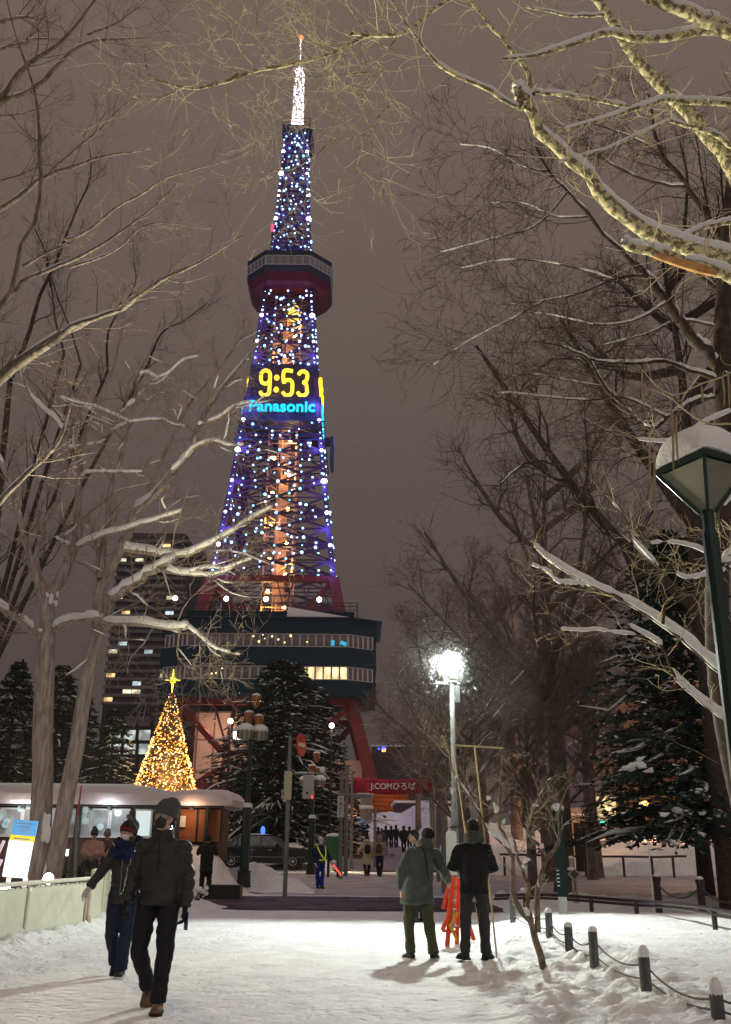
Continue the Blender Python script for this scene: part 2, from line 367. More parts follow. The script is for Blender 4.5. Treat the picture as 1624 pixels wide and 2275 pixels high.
class Tree:
    def __init__(s, D, scale=1.0): s.D = D; s.L = []; s.big = []; s.lv = []
    def limb(s, cv, pts, r0, r1, D0=None, D1=None, n=16, snow=True, grow_=True):
        """pts in a crop's pixels, cv converts to photo pixels; r in metres"""
        q = [cv(*p) for p in pts]; m = len(q); D0 = s.D if D0 is None else D0; D1 = D0 if D1 is None else D1
        W = np.array([at(x, y, D0+(D1-D0)*i/(m-1)) for i, (x, y) in enumerate(q)])
        P = cr(W, n); tt = np.linspace(0, 1, n); R = r0+(r1-r0)*tt
        rr = np.random.default_rng(int(abs(q[0][0]*7+q[0][1]*3+q[-1][0]))+1)
        P[1:-1] += rr.normal(size=(n-2, 3))*(R[1:-1, None]*.22)
        R = R*(1+.06*rr.normal(size=n))
        s.L.append((P, R, snow, grow_)); return P
    def raw(s, P, R, n=16, snow=True, grow_=True):
        P = cr(np.asarray(P, float), n); k = len(R); R = np.interp(np.linspace(0, 1, n), np.linspace(0, 1, k), R)
        s.L.append((P, R, snow, grow_)); return P
def rs16(A):
    if len(A) == 16: return A
    u = np.linspace(0, 1, 16); v = np.linspace(0, 1, len(A))
    return np.stack([np.interp(u, v, A[:, j]) for j in range(A.shape[1])], 1)
def finish_tree(T, name, label, mats, trunk_idx, levels, snow_cfg=None, group=None, seed=1, base=None, twig_tip=.0018, sides=3, trunk_sides=16):
    """trunk_idx limbs form 'trunk', the other limbs and grown twigs form 'crown'; snow lies on them"""
    b = base if base is not None else T.L[0][0][0]
    root = empty(name, tuple(b), label=label, cat='tree', group=group)
    off = np.asarray(b, float)
    tr = [tubes(T.L[i][0][None], T.L[i][1][None], trunk_sides) for i in trunk_idx]
    V, Q = join(tr); link('trunk', fast_mesh('trunk', V-off, Q, mats[0]), root)
    P0 = np.array([rs16(l[0]) for l in T.L]); R0 = np.array([rs16(l[1][:, None])[:, 0] for l in T.L])
    lim = [tubes(l[0][None], l[1][None], 10) for i, l in enumerate(T.L) if i not in trunk_idx]
    if lim:
        for V, Q in lim: link('limb', fast_mesh('limb', V-off, Q, mats[0]), root)
    gs = [i for i, l in enumerate(T.L) if l[3]]
    P, R = P0[gs], R0[gs]; tw = []; sn = []
    si = [i for i, l in enumerate(T.L) if l[2]]
    cfg = snow_cfg or {}
    if si and cfg.get('on', True):
        a = snow_on(P0[si], R0[si], amt=cfg.get('amt', 1), cover=cfg.get('cover', .8), seed=seed, th=cfg.get('th', 1))
        if a: sn.append(a)
    for li, lv in enumerate(levels):
        P, R = grow(P, R, seed=seed*31+li, rmin=twig_tip, **lv)
        tw.append(tubes(P, R, 4 if R.max() > .02 else sides))
        if cfg.get('on', True) and li < cfg.get('depth', 1):
            a = snow_on(P, R, amt=cfg.get('amt', 1), cover=cfg.get('cover2', .45), rmin=cfg.get('rmin', .006), seed=seed+li, th=cfg.get('th', 1)*.8)
            if a: sn.append(a)
    if tw:
        V, Q = join(tw); link('crown', fast_mesh('crown', V-off, Q, mats[1]), root, kind='stuff')
    if sn:
        V, Q = join(sn); link('snow', fast_mesh('snow', V-off, Q, m_snow), root, kind='stuff')
    return root
def C8(x, y): return .445*x, 742.5+.445*y
def C7(x, y): return .374*x, .374*y
def C6(x, y): return 810+.5013*x, .5013*y
def C5(x, y): return 1181+.3559*x, 877.5+.3559*y
def C1(x, y): return 472.5+.267*x, .267*y
def C4(x, y): return 810+.2522*x, 1282.5+.2522*y
def CD(x, y): return x, y

def remesh0(mb, vox):
    """lumpy snow: balls broken up, merged into one skin"""
    r_ = random.Random(len(mb.v)); out = MB()
    for V in mb.v:
        c = V.mean(0); e = V.max(0)-V.min(0)
        for q in range(7): k = r_.uniform(.38, .7); out.ball(c+np.array([r_.uniform(-.5, .5)*e[j]*(1-k*.5) for j in range(3)]), .5, 8, 6, sc_=tuple(e*k))
    me = out.mesh('tmp', m_snow); o = bpy.data.objects.new('tmp', me); col.objects.link(o); m_ = o.modifiers.new('r', 'REMESH'); m_.mode = 'VOXEL'; m_.voxel_size = vox; m_.use_smooth_shade = True
    sm = o.modifiers.new('s', 'SMOOTH'); sm.iterations = 3; res = bpy.data.meshes.new_from_object(o.evaluated_get(bpy.context.evaluated_depsgraph_get())); bpy.data.objects.remove(o); res.materials.clear(); res.materials.append(m_snow); return res
# ---- A: big two-stemmed tree behind the rink fence
D = 22.0; T = Tree(D)
gzA = g(-7.2, D)
b1 = at(84, 1990, D); b1[2] = gzA-.1; b2 = at(106, 1990, D); b2[2] = gzA-.1
s1 = [b1]+[at(*C8(*p), D) for p in [(213, 2240), (212, 2050), (220, 1800), (228, 1600), (235, 1480), (237, 1340)]]
T.raw(s1, [.27, .25, .235, .23, .225, .215, .16], n=26, snow=False, grow_=False)
s2 = [b2]+[at(*C8(*p), D-.2) for p in [(345, 2240), (385, 2050), (405, 1900), (430, 1760), (475, 1560), (488, 1450), (495, 1280)]]
T.raw(s2, [.22, .20, .185, .175, .17, .165, .155, .14], n=26, snow=False, grow_=False)
L = T.limb
L(C8, [(236, 1350), (175, 1200), (120, 1010), (85, 880), (30, 700), (-40, 560)], .10, .045, D, D-1.5, snow=True)
L(C8, [(240, 1345), (300, 1230), (350, 1120), (385, 1040), (395, 950), (390, 800), (400, 680), (385, 560)], .145, .07, D, D+.5)
L(C8, [(385, 570), (365, 400), (345, 250), (300, 130), (280, 0)], .065, .022, D+.5, D+1)
L(C8, [(390, 600), (440, 470), (500, 330), (560, 180), (600, 20), (620, -120)], .055, .02, D+.5, D+2)
L(C8, [(228, 1320), (195, 1200), (185, 1080), (215, 950), (280, 840), (330, 660), (360, 480), (372, 300)], .085, .03, D+.3, D+1.5)
L(C8, [(385, 1070), (450, 1030), (560, 990), (680, 955), (750, 935), (840, 905), (910, 880)], .055, .02, D, D-2)
L(C8, [(215, 1520), (150, 1470), (90, 1430), (30, 1380), (-40, 1350)], .085, .06, D, D-2.5)
L(C8, [(250, 1500), (300, 1460), (400, 1425), (480, 1425), (560, 1440), (700, 1445), (820, 1465), (945, 1462)], .085, .05, D+.2, D-2.0)
L(C8, [(940, 1462), (1000, 1510), (1050, 1555), (1110, 1580), (1200, 1600)], .028, .01, D-2, D-2.5)
L(C8, [(900, 1478), (890, 1540), (885, 1600), (920, 1650), (980, 1675)], .022, .008, D-2, D-2.2, snow=False)
L(C8, [(760, 1470), (720, 1540), (650, 1620), (635, 1700)], .02, .007, D-1.5, D-2, snow=False)
L(C8, [(495, 1290), (560, 1165), (620, 1050), (665, 910), (750, 820), (850, 700), (950, 580), (1000, 440), (1080, 300), (1200, 160), (1320, 0)], .135, .025, D-.2, D-1)
L(C8, [(495, 1290), (488, 1180), (492, 1060)], .06, .05, D-.2, D-.2)
L(C8, [(505, 1220), (520, 1050), (540, 900), (560, 760), (610, 600), (632, 490), (700, 200), (760, 60), (800, -60)], .085, .02, D-.3, D+1)
L(C8, [(515, 1455), (560, 1340), (640, 1270), (740, 1200), (810, 1160), (875, 1130)], .11, .075, D-.4, D-1.6)
L(C8, [(620, 1072), (750, 1090), (870, 1112), (930, 1100), (1050, 1050), (1180, 970), (1290, 900), (1365, 860)], .075, .02, D-.8, D-3)
L(C8, [(815, 1185), (950, 1197), (1050, 1205), (1120, 1190), (1180, 1150), (1260, 1120)], .05, .015, D-1.5, D-3)
L(C8, [(950, 1185), (1050, 1165), (1110, 1170), (1180, 1150)], .03, .012, D-2, D-3)
L(C8, [(640, 440), (560, 400), (470, 360), (380, 340), (300, 310)], .03, .012, D, D-1)
L(C8, [(640, 440), (800, 425), (870, 450), (930, 458)], .022, .01, D, D-.5)
L(C8, [(640, 440), (600, 460), (540, 490)], .03, .02, D, D)
L(C8, [(860, 690), (930, 610), (980, 560), (1070, 530), (1135, 552), (1220, 550)], .04, .015, D-1, D-2)
L(C8, [(990, 455), (1060, 430), (1110, 405), (1170, 360), (1250, 340)], .035, .016, D-1, D-2.5)
L(C8, [(700, 850), (780, 680), (880, 480), (930, 370), (1000, 280), (1100, 160), (1220, 0)], .06, .02, D+.5, D+1.5)
L(C8, [(345, 570), (420, 555), (480, 545), (525, 530)], .028, .012, D+.3, D-.3)
L(C8, [(408, 712), (450, 690), (580, 688), (712, 688)], .03, .014, D, D-.7)
L(C8, [(345, 1055), (300, 1030), (270, 1010)], .03, .012, D, D-.5)
L(C8, [(320, 480), (260, 410), (180, 340), (130, 260), (108, 180), (100, 100)], .045, .018, D+.3, D-.5)
L(C8, [(700, 200), (740, 190), (780, 215), (840, 195), (910, 130), (990, 110)], .028, .01, D, D-1)
L(C8, [(540, 500), (600, 400), (680, 320), (760, 220)], .045, .02, D, D)
lv = [dict(k=9, L=2.1, ang=.8, rf=.42, n=6, upb=.08, wander=.20, rcap=.020),
      dict(k=6, L=.95, ang=.75, rf=.6, n=4, upb=.03, wander=.26, rcap=.011),
      dict(k=2, L=.42, ang=.7, rf=.7, n=3, upb=.0, wander=.3, rcap=.006)]
tA = finish_tree(T, 'bare_tree', 'large two-stemmed bare tree with thick snow on its limbs behind the white rink fence', (m_bark, m_twig), [0, 1], lv,
                 dict(cover=.86, amt=1.1, depth=1, cover2=.35, th=2.0), seed=3, base=b1, twig_tip=.0048)
# clump of snow in the fork near the ground
mb = MB(); c = at(104, 1840, D-.35); mb.ball(c-b1, .17, 10, 8, sc_=(.62, .45, 1.9)); c = at(100, 1930, D-.3); mb.ball(c-b1, .07, 8, 6, sc_=(.7, .6, 1.9))
c = at(105, 1555, D-.1); mb.ball(c-b1, .12, 8, 6, sc_=(.7, .7, .8)); c = at(120, 1328, D-.1); mb.ball(c-b1, .13, 8, 6, sc_=(.8, .6, 1.5))
me = remesh0(mb, .03); link('snow', me, tA)

# ---- B: tree just outside the left edge, its limbs reach in
D = 12.5; T = Tree(D)
xb = -6.6
T.raw([(xb, D, 0), (xb+.1, D, 2.5), (xb-.1, D, 4.4), (xb, D, 7), (xb+.1, D, 9.5)], [.26, .22, .19, .13, .08], n=20, snow=False, grow_=False)
L = T.limb
L(C8, [(-60, 900), (0, 830), (100, 730), (230, 605), (290, 540), (330, 430), (355, 340)], .05, .012, D, D-1)
L(C8, [(-60, 290), (0, 240), (60, 175), (150, 120), (230, 60), (320, -5), (420, -60), (600, -120)], .075, .02, D, D-2)
L(C7, [(80, 2165), (300, 2020), (560, 1890), (700, 1850), (800, 1780), (880, 1720), (1000, 1640), (1170, 1570), (1300, 1490), (1440, 1400)], .052, .008, D-.5, D-2.5)
L(C7, [(-40, 1870), (40, 1790), (100, 1640), (115, 1500), (150, 1390), (220, 1300), (238, 1100), (235, 900), (228, 700), (215, 560), (140, 340), (90, 200), (40, 0)], .04, .010, D-1, D)
L(C7, [(90, 1730), (160, 1660), (280, 1610), (400, 1560), (560, 1480), (740, 1360), (900, 1240), (1000, 1150), (1080, 1060)], .035, .007, D-1, D-2)
L(C7, [(140, 1580), (300, 1490), (420, 1445)], .028, .012, D-1, D-1.5)
L(C7, [(410, 1590), (560, 1540), (700, 1480), (860, 1340), (1060, 1330)], .018, .005, D-1.4, D-2)
L(C7, [(385, 1420), (450, 1410), (550, 1350), (700, 1230), (850, 1150), (980, 1060), (1180, 1000), (1380, 950)], .025, .005, D-.5, D-1.5)
L(C7, [(-60, 1280), (0, 1250), (120, 1170), (220, 1080), (330, 1025), (480, 980), (600, 930), (780, 905), (900, 880)], .045, .008, D, D-1)
L(C7, [(330, 1000), (480, 860), (600, 765), (720, 640), (860, 550)], .028, .006, D, D-1)
L(C7, [(-60, 650), (20, 600), (120, 570), (240, 500), (350, 380), (430, 300), (530, 250), (730, 232), (890, 220)], .055, .007, D+.5, D)
L(C7, [(-60, 700), (60, 500), (160, 390), (300, 300), (430, 180), (520, 60), (600, -40)], .06, .012, D+.5, D)
L(C7, [(520, 205), (620, 170), (720, 120), (800, 60), (900, -20)], .022, .006, D+.5, D)
L(C7, [(-40, 300), (120, 262), (200, 232), (360, 232)], .03, .008, D+1, D+1)
L(C7, [(-40, 140), (60, 115), (170, 98)], .04, .02, D+1, D+1)
L(C7, [(-60, 1090), (120, 1040), (280, 975), (330, 1020)], .02, .01, D, D)
L(C7, [(-50, 690), (110, 680), (240, 640)], .018, .006, D, D)
for x0, y0, z0 in ((-60, 900, 0), (-60, 290, 0)):
    e = at(*C8(x0, y0), D); L(CD, [proj((xb, D, e[2]-1.3)), C8(x0, y0)], .09, .06, D, D)
for x0, y0, dd, r in ((-40, 1870, -1, .05), (-60, 1280, 0, .05), (-60, 650, .5, .06), (-60, 700, .5, .06), (-40, 300, 1, .04), (-40, 140, 1, .05)):
    e = at(*C7(x0, y0), D+dd); zz = max(3, min(e[2]-1.0, 9.3)); T.raw([(xb, D, zz), (e+np.array([xb, D, zz]))/2+(0, 0, -.1), e], [r*1.3, r], n=16)
e = at(*C7(80, 2165), D-.5); T.raw([(xb, D, e[2]-1.0), e], [.07, .052], n=16)
lvB = [dict(k=10, L=1.25, ang=.75, rf=.40, n=6, upb=.10, wander=.18, rcap=.012),
       dict(k=5, L=.55, ang=.7, rf=.6, n=4, upb=.05, wander=.25, rcap=.006),
       dict(k=2, L=.25, ang=.6, rf=.7, n=3, upb=.03, wander=.25, rcap=.004)]
finish_tree(T, 'bare_tree', 'bare tree rooted just outside the left edge with pale snow-dusted limbs crossing the sky', (m_barkb, m_twigb), [0], lvB,
            dict(cover=.45, amt=.8, depth=1, cover2=.15, th=.8), seed=5, base=np.array([xb, D, 0]), twig_tip=.0026)
# dark upright stems behind A/B
D = 30; T = Tree(D)
bC = np.array([-12.6, D, 0.0])
T.raw([bC, bC+(.1, 0, 4), bC+(.3, 0, 8)], [.24, .2, .15], n=16, snow=False, grow_=False)
top = bC+(.3, 0, 8)
L = T.limb
for pts, r in (([(60, 2260), (120, 2100), (180, 1960), (250, 1720), (300, 1640), (430, 1300), (540, 1050), (530, 880)], .09),
               ([(300, 1640), (330, 1900), (380, 2100)][::-1], .05), ([(640, 2200), (650, 1950), (800, 1700), (795, 1560)], .05),
               ([(880, 2165), (960, 1980), (1100, 1900), (1230, 1800)], .045), ([(300, 1700), (270, 1500), (200, 1350)], .05),
               ([(480, 2165), (420, 1960), (340, 1760), (310, 1650)], .04)):
    L(C7, pts, r, .015, D, D)
T.raw([top, at(*C7(60, 2260), D)], [.15, .09], n=16)
for e in (C7(380, 2100), C7(640, 2200), C7(880, 2165), C7(480, 2165)):
    q = at(*e, D); T.raw([top-(0, 0, 2.5), (top+q)/2+(0, 0, -.8), q], [.09, .05], n=16, snow=False)
finish_tree(T, 'bare_tree', 'dark slender bare tree showing through behind the big two-stemmed one', (m_dark, m_dark), [0],
            [dict(k=8, L=2.6, ang=.6, rf=.45, n=6, upb=.18, wander=.16, rcap=.03), dict(k=6, L=1.2, ang=.6, rf=.5, n=5, upb=.1, wander=.2, rcap=.012), dict(k=3, L=.6, ang=.6, rf=.6, n=4, upb=.1, wander=.2, rcap=.006)],
            dict(cover=.3, amt=.7, depth=0), seed=8, base=bC, twig_tip=.004)

# ---- E: plane tree reaching in from the upper right
D = 8.5; T = Tree(D)
xe = 5.6; bE = np.array([xe, D, g(xe, D)-.05])
T.raw([bE, (xe-.1, D, 2), (xe+.05, D, 4), (xe+.1, D, 6), (xe+.3, D, 8.5)], [.30, .26, .24, .21, .16], n=20, snow=False, grow_=False)
L = T.limb
L(C6, [(1700, 1185), (1624, 1160), (1450, 1110), (1280, 1040), (1130, 940), (1040, 840), (900, 700), (770, 590), (745, 510), (700, 440)], .098, .048, D, D-.8)
L(C6, [(722, 470), (700, 435), (680, 415)], .068, .064, D-.8, D-.85, grow_=False)
L(C6, [(742, 420), (735, 370), (690, 270), (620, 180), (540, 90), (460, -10)], .032, .016, D-.8, D-.4, snow=False)
L(C6, [(690, 480), (620, 450), (560, 400), (420, 340), (330, 290), (240, 180), (180, 100), (120, 0)], .024, .010, D-.8, D-1.2)
L(C6, [(755, 410), (900, 422), (1050, 450), (1200, 480)], .020, .018, D-.8, D-.4)
L(C6, [(1700, 462), (1624, 460), (1450, 452), (1330, 445), (1180, 490), (1050, 530), (880, 575)], .036, .014, D, D-.8)
L(C6, [(1720, 870), (1624, 740), (1500, 570), (1400, 460), (1280, 340), (1190, 240), (1130, 130), (1050, 40), (990, -40)], .105, .045, D+.3, D+.3)
L(C6, [(1700, 130), (1624, 135), (1480, 140), (1240, 175), (1130, 145), (1020, 160), (850, 220), (730, 250), (610, 262)], .058, .014, D-.5, D-1)
L(C6, [(1700, 190), (1624, 145), (1500, 85), (1330, 20), (1240, -20), (1100, -70)], .075, .05, D-.8, D-1)
L(C6, [(1060, 70), (900, 70), (820, 50), (710, 30)], .02, .008, D, D-.4)
L(C6, [(1700, 1245), (1624, 1220), (1500, 1185), (1350, 1135), (1240, 1110), (1150, 1070)], .062, .045, D-.4, D-.7)
L(C6, [(1700, 960), (1624, 985), (1500, 1010), (1400, 1055)], .03, .022, D, D-.2)
L(C6, [(1700, 690), (1624, 650), (1560, 600), (1440, 560), (1350, 535)], .034, .016, D, D-.4)
L(C6, [(1350, 530), (1270, 570), (1200, 600), (1070, 660), (950, 690), (850, 722)], .014, .007, D-.3, D-.6)
L(C6, [(1120, 360), (1050, 330), (1010, 380), (1000, 500)], .010, .005, D-.6, D-.6)
# long limb over the tower tip
L(C6, [(460, -20), (360, 0), (250, 90), (185, 140), (120, 155), (0, 158), (-60, 150)], .026, .016, D-.6, D-1.4, snow=False)
L(C1, [(1517, 290), (1300, 290), (1200, 330), (1050, 420), (850, 490), (600, 540), (350, 580), (200, 650), (0, 700)], .021, .017, D-1.4, D-1.8, snow=False)
L(C7, [(1420, 430), (1380, 470), (1280, 500), (1170, 525), (1060, 515), (980, 490), (900, 462), (870, 400), (858, 310)], .017, .003, D-1.8, D-2.0, snow=False)
L(C7, [(1060, 530), (950, 580), (830, 580), (750, 560), (690, 490)], .007, .002, D-1.9, D-2, snow=False)
for pts, r in (([(480, 550), (410, 420), (380, 370), (370, 200), (360, 0)], .006), ([(380, 370), (200, 350), (100, 150), (40, 40)], .005), ([(350, 560), (230, 420), (180, 340), (0, 260)], .005),
               ([(560, 640), (450, 630), (240, 570), (20, 545)], .005), ([(200, 590), (300, 700), (440, 860), (330, 945)], .005), ([(1300, 600), (900, 640), (600, 640), (460, 625)], .007),
               ([(1517, 330), (1420, 450), (1300, 520), (1050, 560), (890, 610)], .009), ([(1410, 590), (1250, 680), (1040, 755)], .006), ([(1250, 690), (1240, 850), (1255, 970)], .004),
               ([(1517, 430), (1250, 310), (1250, 540)], .006), ([(1300, 290), (1130, 60), (1110, 0)], .007), ([(1500, 860), (1390, 950), (1300, 1110), (1000, 1150), (840, 1040)], .009),
               ([(1000, 1150), (850, 1300), (680, 1400), (550, 1420), (380, 1430), (285, 1380)], .007), ([(680, 1390), (610, 1500), (555, 1640)], .004), ([(1300, 1110), (1210, 1250), (1200, 1540)], .005),
               ([(1300, 1130), (1400, 1450), (1420, 1650), (1350, 1800)], .005), ([(1150, 350), (930, 340), (780, 290)], .005), ([(1030, 400), (900, 320), (750, 170)], .004), ([(150, 690), (40, 930), (5, 930)], .004),
               ([(830, 520), (600, 300), (700, 150), (590, 0)], .003), ([(1160, 340), (1130, 440), (1000, 530), (940, 690)], .004)):
    L(C1, pts, r, .002, D-1.5, D-1.8, snow=False, n=16)
for xs_, ys2, dd, rr_ in ((1700, 1185, 0, .12), (1700, 462, 0, .05), (1720, 870, .3, .11), (1700, 130, -.5, .07), (1700, 190, -.8, .09), (1700, 1245, -.4, .07), (1700, 960, 0, .04), (1700, 690, 0, .04)):
    e = at(*C6(xs_, ys2), D+dd); T.raw([(xe, D, max(2.5, min(e[2]-.7, 8.4))), e], [rr_*1.15, rr_], n=16)
lvE = [dict(k=8, L=1.15, ang=.8, rf=.35, n=6, upb=-.0, wander=.24, rcap=.0075),
       dict(k=3, L=.48, ang=.75, rf=.65, n=4, upb=-.01, wander=.28, rcap=.0045)]
tE = finish_tree(T, 'plane_tree', 'mottled yellow-barked plane tree leaning in over the path from the upper right', (m_plane, m_ptwig), [0], lvE,
            dict(cover=.84, amt=.92, depth=0, th=1.3), seed=11, base=bE, twig_tip=.0024)
# torn wood on the broken limb
mb = MB(); P = cr(np.array([at(*C6(*p), D-.62) for p in [(1560, 1212), (1450, 1182), (1350, 1152), (1250, 1118)]]), 10)
mb.tube(P-bE, [.03, .045, .05, .05, .047, .044, .04, .036, .03, .015], 8)
mb.build('torn_wood', mat('torn_wood', (.42, .20, .06), c2=(.65, .38, .14), scale=6, stretch=(1, 1, 1), bump=.6), tE, smooth=True)

# ---- F: dark tree at the right edge behind the plane tree
D = 13; T = Tree(D); L = T.limb
xF = at(1602, 1200, D)[0]; bF = np.array([xF+.15, D, .1])
T.raw([bF, at(1600, 1500, D), at(*C6(1590, 1885), D), at(*C6(1582, 1500), D), at(*C6(1592, 1300), D), at(*C6(1600, 1050), D), at(*C6(1640, 700), D), at(*C6(1660, 300), D)], [.20, .18, .17, .15, .14, .12, .09, .05], n=26, snow=False)
L(C6, [(1565, 1620), (1510, 1560), (1450, 1490), (1340, 1340), (1290, 1270), (1240, 1220), (1195, 1170)], .10, .06, D, D-.5)
L(C6, [(1195, 1175), (1150, 1120), (1060, 1040), (1000, 960), (900, 850), (820, 760), (760, 650)], .04, .014, D-.5, D-.7)
L(C6, [(1565, 1690), (1430, 1640), (1340, 1605), (1250, 1605), (1130, 1610), (1060, 1605), (1000, 1590)], .038, .018, D, D-1)
L(C6, [(1190, 1850), (1120, 1770), (1060, 1710), (1020, 1640), (990, 1590), (930, 1560), (850, 1530), (750, 1510)], .036, .012, D-.3, D-1)
L(C6, [(1340, 1850), (1200, 1780), (1120, 1760), (1000, 1775), (850, 1765), (700, 1750), (660, 1740), (590, 1745)], .022, .008, D-.4, D-1)
L(C6, [(1560, 1760), (1450, 1780), (1340, 1850)], .03, .022, D, D-.4)
L(C6, [(1340, 1850), (1270, 1900), (1190, 1850)], .03, .03, D-.4, D-.3)
L(C6, [(1065, 1715), (910, 1690), (760, 1660), (650, 1668)], .015, .006, D-.6, D-1)
L(C6, [(1600, 1100), (1480, 900), (1380, 760), (1300, 640), (1260, 420)], .06, .02, D, D+.5)
L(C6, [(1420, 830), (1250, 800), (1100, 730), (980, 640)], .03, .01, D, D+.5)
L(C6, [(1590, 1300), (1450, 1180), (1420, 1000), (1430, 800), (1400, 640)], .05, .015, D, D+1)
L(C6, [(1240, 1220), (1100, 1240), (960, 1300), (800, 1330), (640, 1350)], .022, .006, D-.5, D)
L(C6, [(1340, 1340), (1200, 1420), (1030, 1440), (850, 1400), (700, 1380)], .022, .006, D-.5, D)
L(C6, [(1000, 960), (850, 960), (700, 900), (560, 900)], .016, .005, D-.5, D)
L(C6, [(820, 760), (700, 740), (560, 660), (420, 640)], .014, .005, D-.6, D)
L(C6, [(900, 850), (760, 1000), (560, 1060), (330, 1120)], .016, .005, D-.6, D)
L(C6, [(1100, 1240), (900, 1180), (650, 1150), (420, 1190)], .016, .005, D-.4, D)
L(C6, [(800, 1330), (640, 1420), (480, 1500), (300, 1620)], .014, .005, D-.4, D)
L(C6, [(1380, 760), (1250, 640), (1050, 560), (900, 520)], .022, .007, D+.2, D+.6)
L(C6, [(1560, 1450), (1400, 1420), (1250, 1480), (1050, 1530)], .022, .007, D, D)
lvF = [dict(k=13, L=1.9, ang=.8, rf=.4, n=6, upb=.0, wander=.22, rcap=.013), dict(k=6, L=.85, ang=.75, rf=.6, n=4, upb=0, wander=.26, rcap=.0085), dict(k=2, L=.36, ang=.7, rf=.7, n=3, upb=0, wander=.3, rcap=.006)]
finish_tree(T, 'bare_tree', 'dark bare tree at the right edge, its twigs filling the sky above the park lamp', (m_dark, m_dark), [0], lvF, dict(cover=.75, amt=.9, depth=0, th=1.3), seed=13, base=bF, twig_tip=.0042)

# ---- G: tree whose long snowy limb runs behind the near street lamp
D = 9.5; T = Tree(D); L = T.limb
xG = at(2080, 1800, D)[0]; bG = np.array([xG, D, .15])
T.raw([bG, (xG, D, 2), (xG+.1, D, 4.5)], [.2, .17, .12], n=16, snow=False, grow_=False)
L(C5, [(1600, 1990), (1400, 1870), (1140, 1690), (960, 1530), (820, 1440), (640, 1310), (430, 1205), (330, 1160), (220, 1100), (120, 1035), (0, 920)], .042, .014, D, D-.3)
L(C5, [(340, 1190), (250, 1175), (160, 1165), (100, 1100), (0, 1060)], .013, .004, D-.3, D-.4)
L(C5, [(1500, 2230), (1300, 2080), (1180, 2000), (1040, 1890), (930, 1800), (870, 1720), (840, 1620), (780, 1530), (700, 1490), (600, 1435)], .026, .009, D-.3, D-.6)
L(C5, [(790, 1540), (740, 1515), (640, 1500), (500, 1480), (400, 1462), (340, 1470), (180, 1460)], .010, .004, D-.5, D-.6)
L(C5, [(820, 1430), (830, 1300), (810, 1150), (780, 1060), (660, 930), (610, 860), (590, 780), (500, 660)], .016, .006, D-.3, D-.5)
L(C5, [(1244, 640), (1180, 720), (1175, 830), (1140, 900)], .014, .008, D-.6, D-.6)
L(C5, [(1400, 850), (1240, 980), (1120, 1080), (1010, 1150), (960, 1090)], .016, .006, D-.5, D-.6)
L(C5, [(1400, 1060), (1244, 1080), (1160, 1110), (1060, 1130), (960, 1140), (900, 1110)], .009, .004, D-2.5, D-2.6)
L(C5, [(1400, 980), (1200, 1040), (1050, 960), (880, 920), (740, 925)], .010, .003, D-2.5, D-2.6)
L(C5, [(1244, 100), (1080, 170), (930, 270), (810, 290), (660, 275)], .008, .003, D-2.5, D-2.6)
for e in (C5(1600, 1990), C5(1500, 2230), C5(1400, 850), C5(1400, 1060), C5(1400, 980), C5(1300, 60)):
    q = at(*e, D-.3 if e[1] > 1400 else D-1.5); T.raw([(xG, D, min(4.4, max(1.5, q[2]-.6))), q], [.05, .03], n=16)
# one long whip
T.raw([at(*C5(*p), D-2.4) for p in [(1244, 1180), (880, 1080), (600, 970), (400, 880), (260, 860), (160, 900), (60, 1000)]], [.003, .002, .0015], n=16, snow=False, grow_=False)
finish_tree(T, 'bare_tree', 'bare tree at the right with one long snow-laden limb behind the green street lamp', (m_dark, m_ptwig), [0],
            [dict(k=8, L=.8, ang=.8, rf=.35, n=6, upb=0, wander=.22, rcap=.007), dict(k=4, L=.36, ang=.75, rf=.65, n=4, upb=0, wander=.26, rcap=.004)],
            dict(cover=.93, amt=1.15, depth=0, th=1.8), seed=17, base=bG, twig_tip=.0022)

# hanging pods near the lamp
r2 = random.Random(3)
m_pod = mat('seed_pod', (.30, .24, .15), rough=.8, var=.3, scale=8)
POD = ['seed pod hanging from the top left twig, high above the lantern', 'long curved seed pod hanging over the left part of the lantern snow', 'seed pod close behind the long curved one over the lantern', 'seed pod hanging left of the lantern, upper one', 'longest seed pod, reaching down past the lantern eaves', 'seed pod high above the middle of the lantern snow', 'seed pod just above the long curved one', 'leftmost seed pod, high on the drooping twig', 'seed pod near the right edge above the lantern', 'rightmost seed pod above the lantern']
for i, (x, y, ln, D) in enumerate([(*C5(750, -40), 60, 5.2), (*C5(880, 100), 140, 5.0), (*C5(905, 130), 105, 5.1), (*C5(735, 300), 120, 5.3), (*C5(770, 340), 175, 5.2), (*C5(1060, -60), 70, 5.1), (*C5(865, 20), 90, 5.4), (*C5(690, -160), 85, 5.4), (*C5(1190, -120), 70, 5.2), (*C5(1225, -150), 80, 5.1)]):
    a = at(x, y, D); b = at(x+r2.uniform(-2, 8), y+ln, D); m_ = (a+b)/2+np.array([r2.uniform(-.008, .008), 0, 0])
    mb = MB(); P = cr(np.array([a, m_, b]), 8); rr = np.array([.003, .006, .007, .0075, .007, .0065, .005, .002]); mb.tube(P-a, rr, 6)
    o = mb.build('seed_pod', m_pod, smooth=True, loc=tuple(a), label=POD[i], cat='seed pod', group='seed pods hanging above the near street lamp')
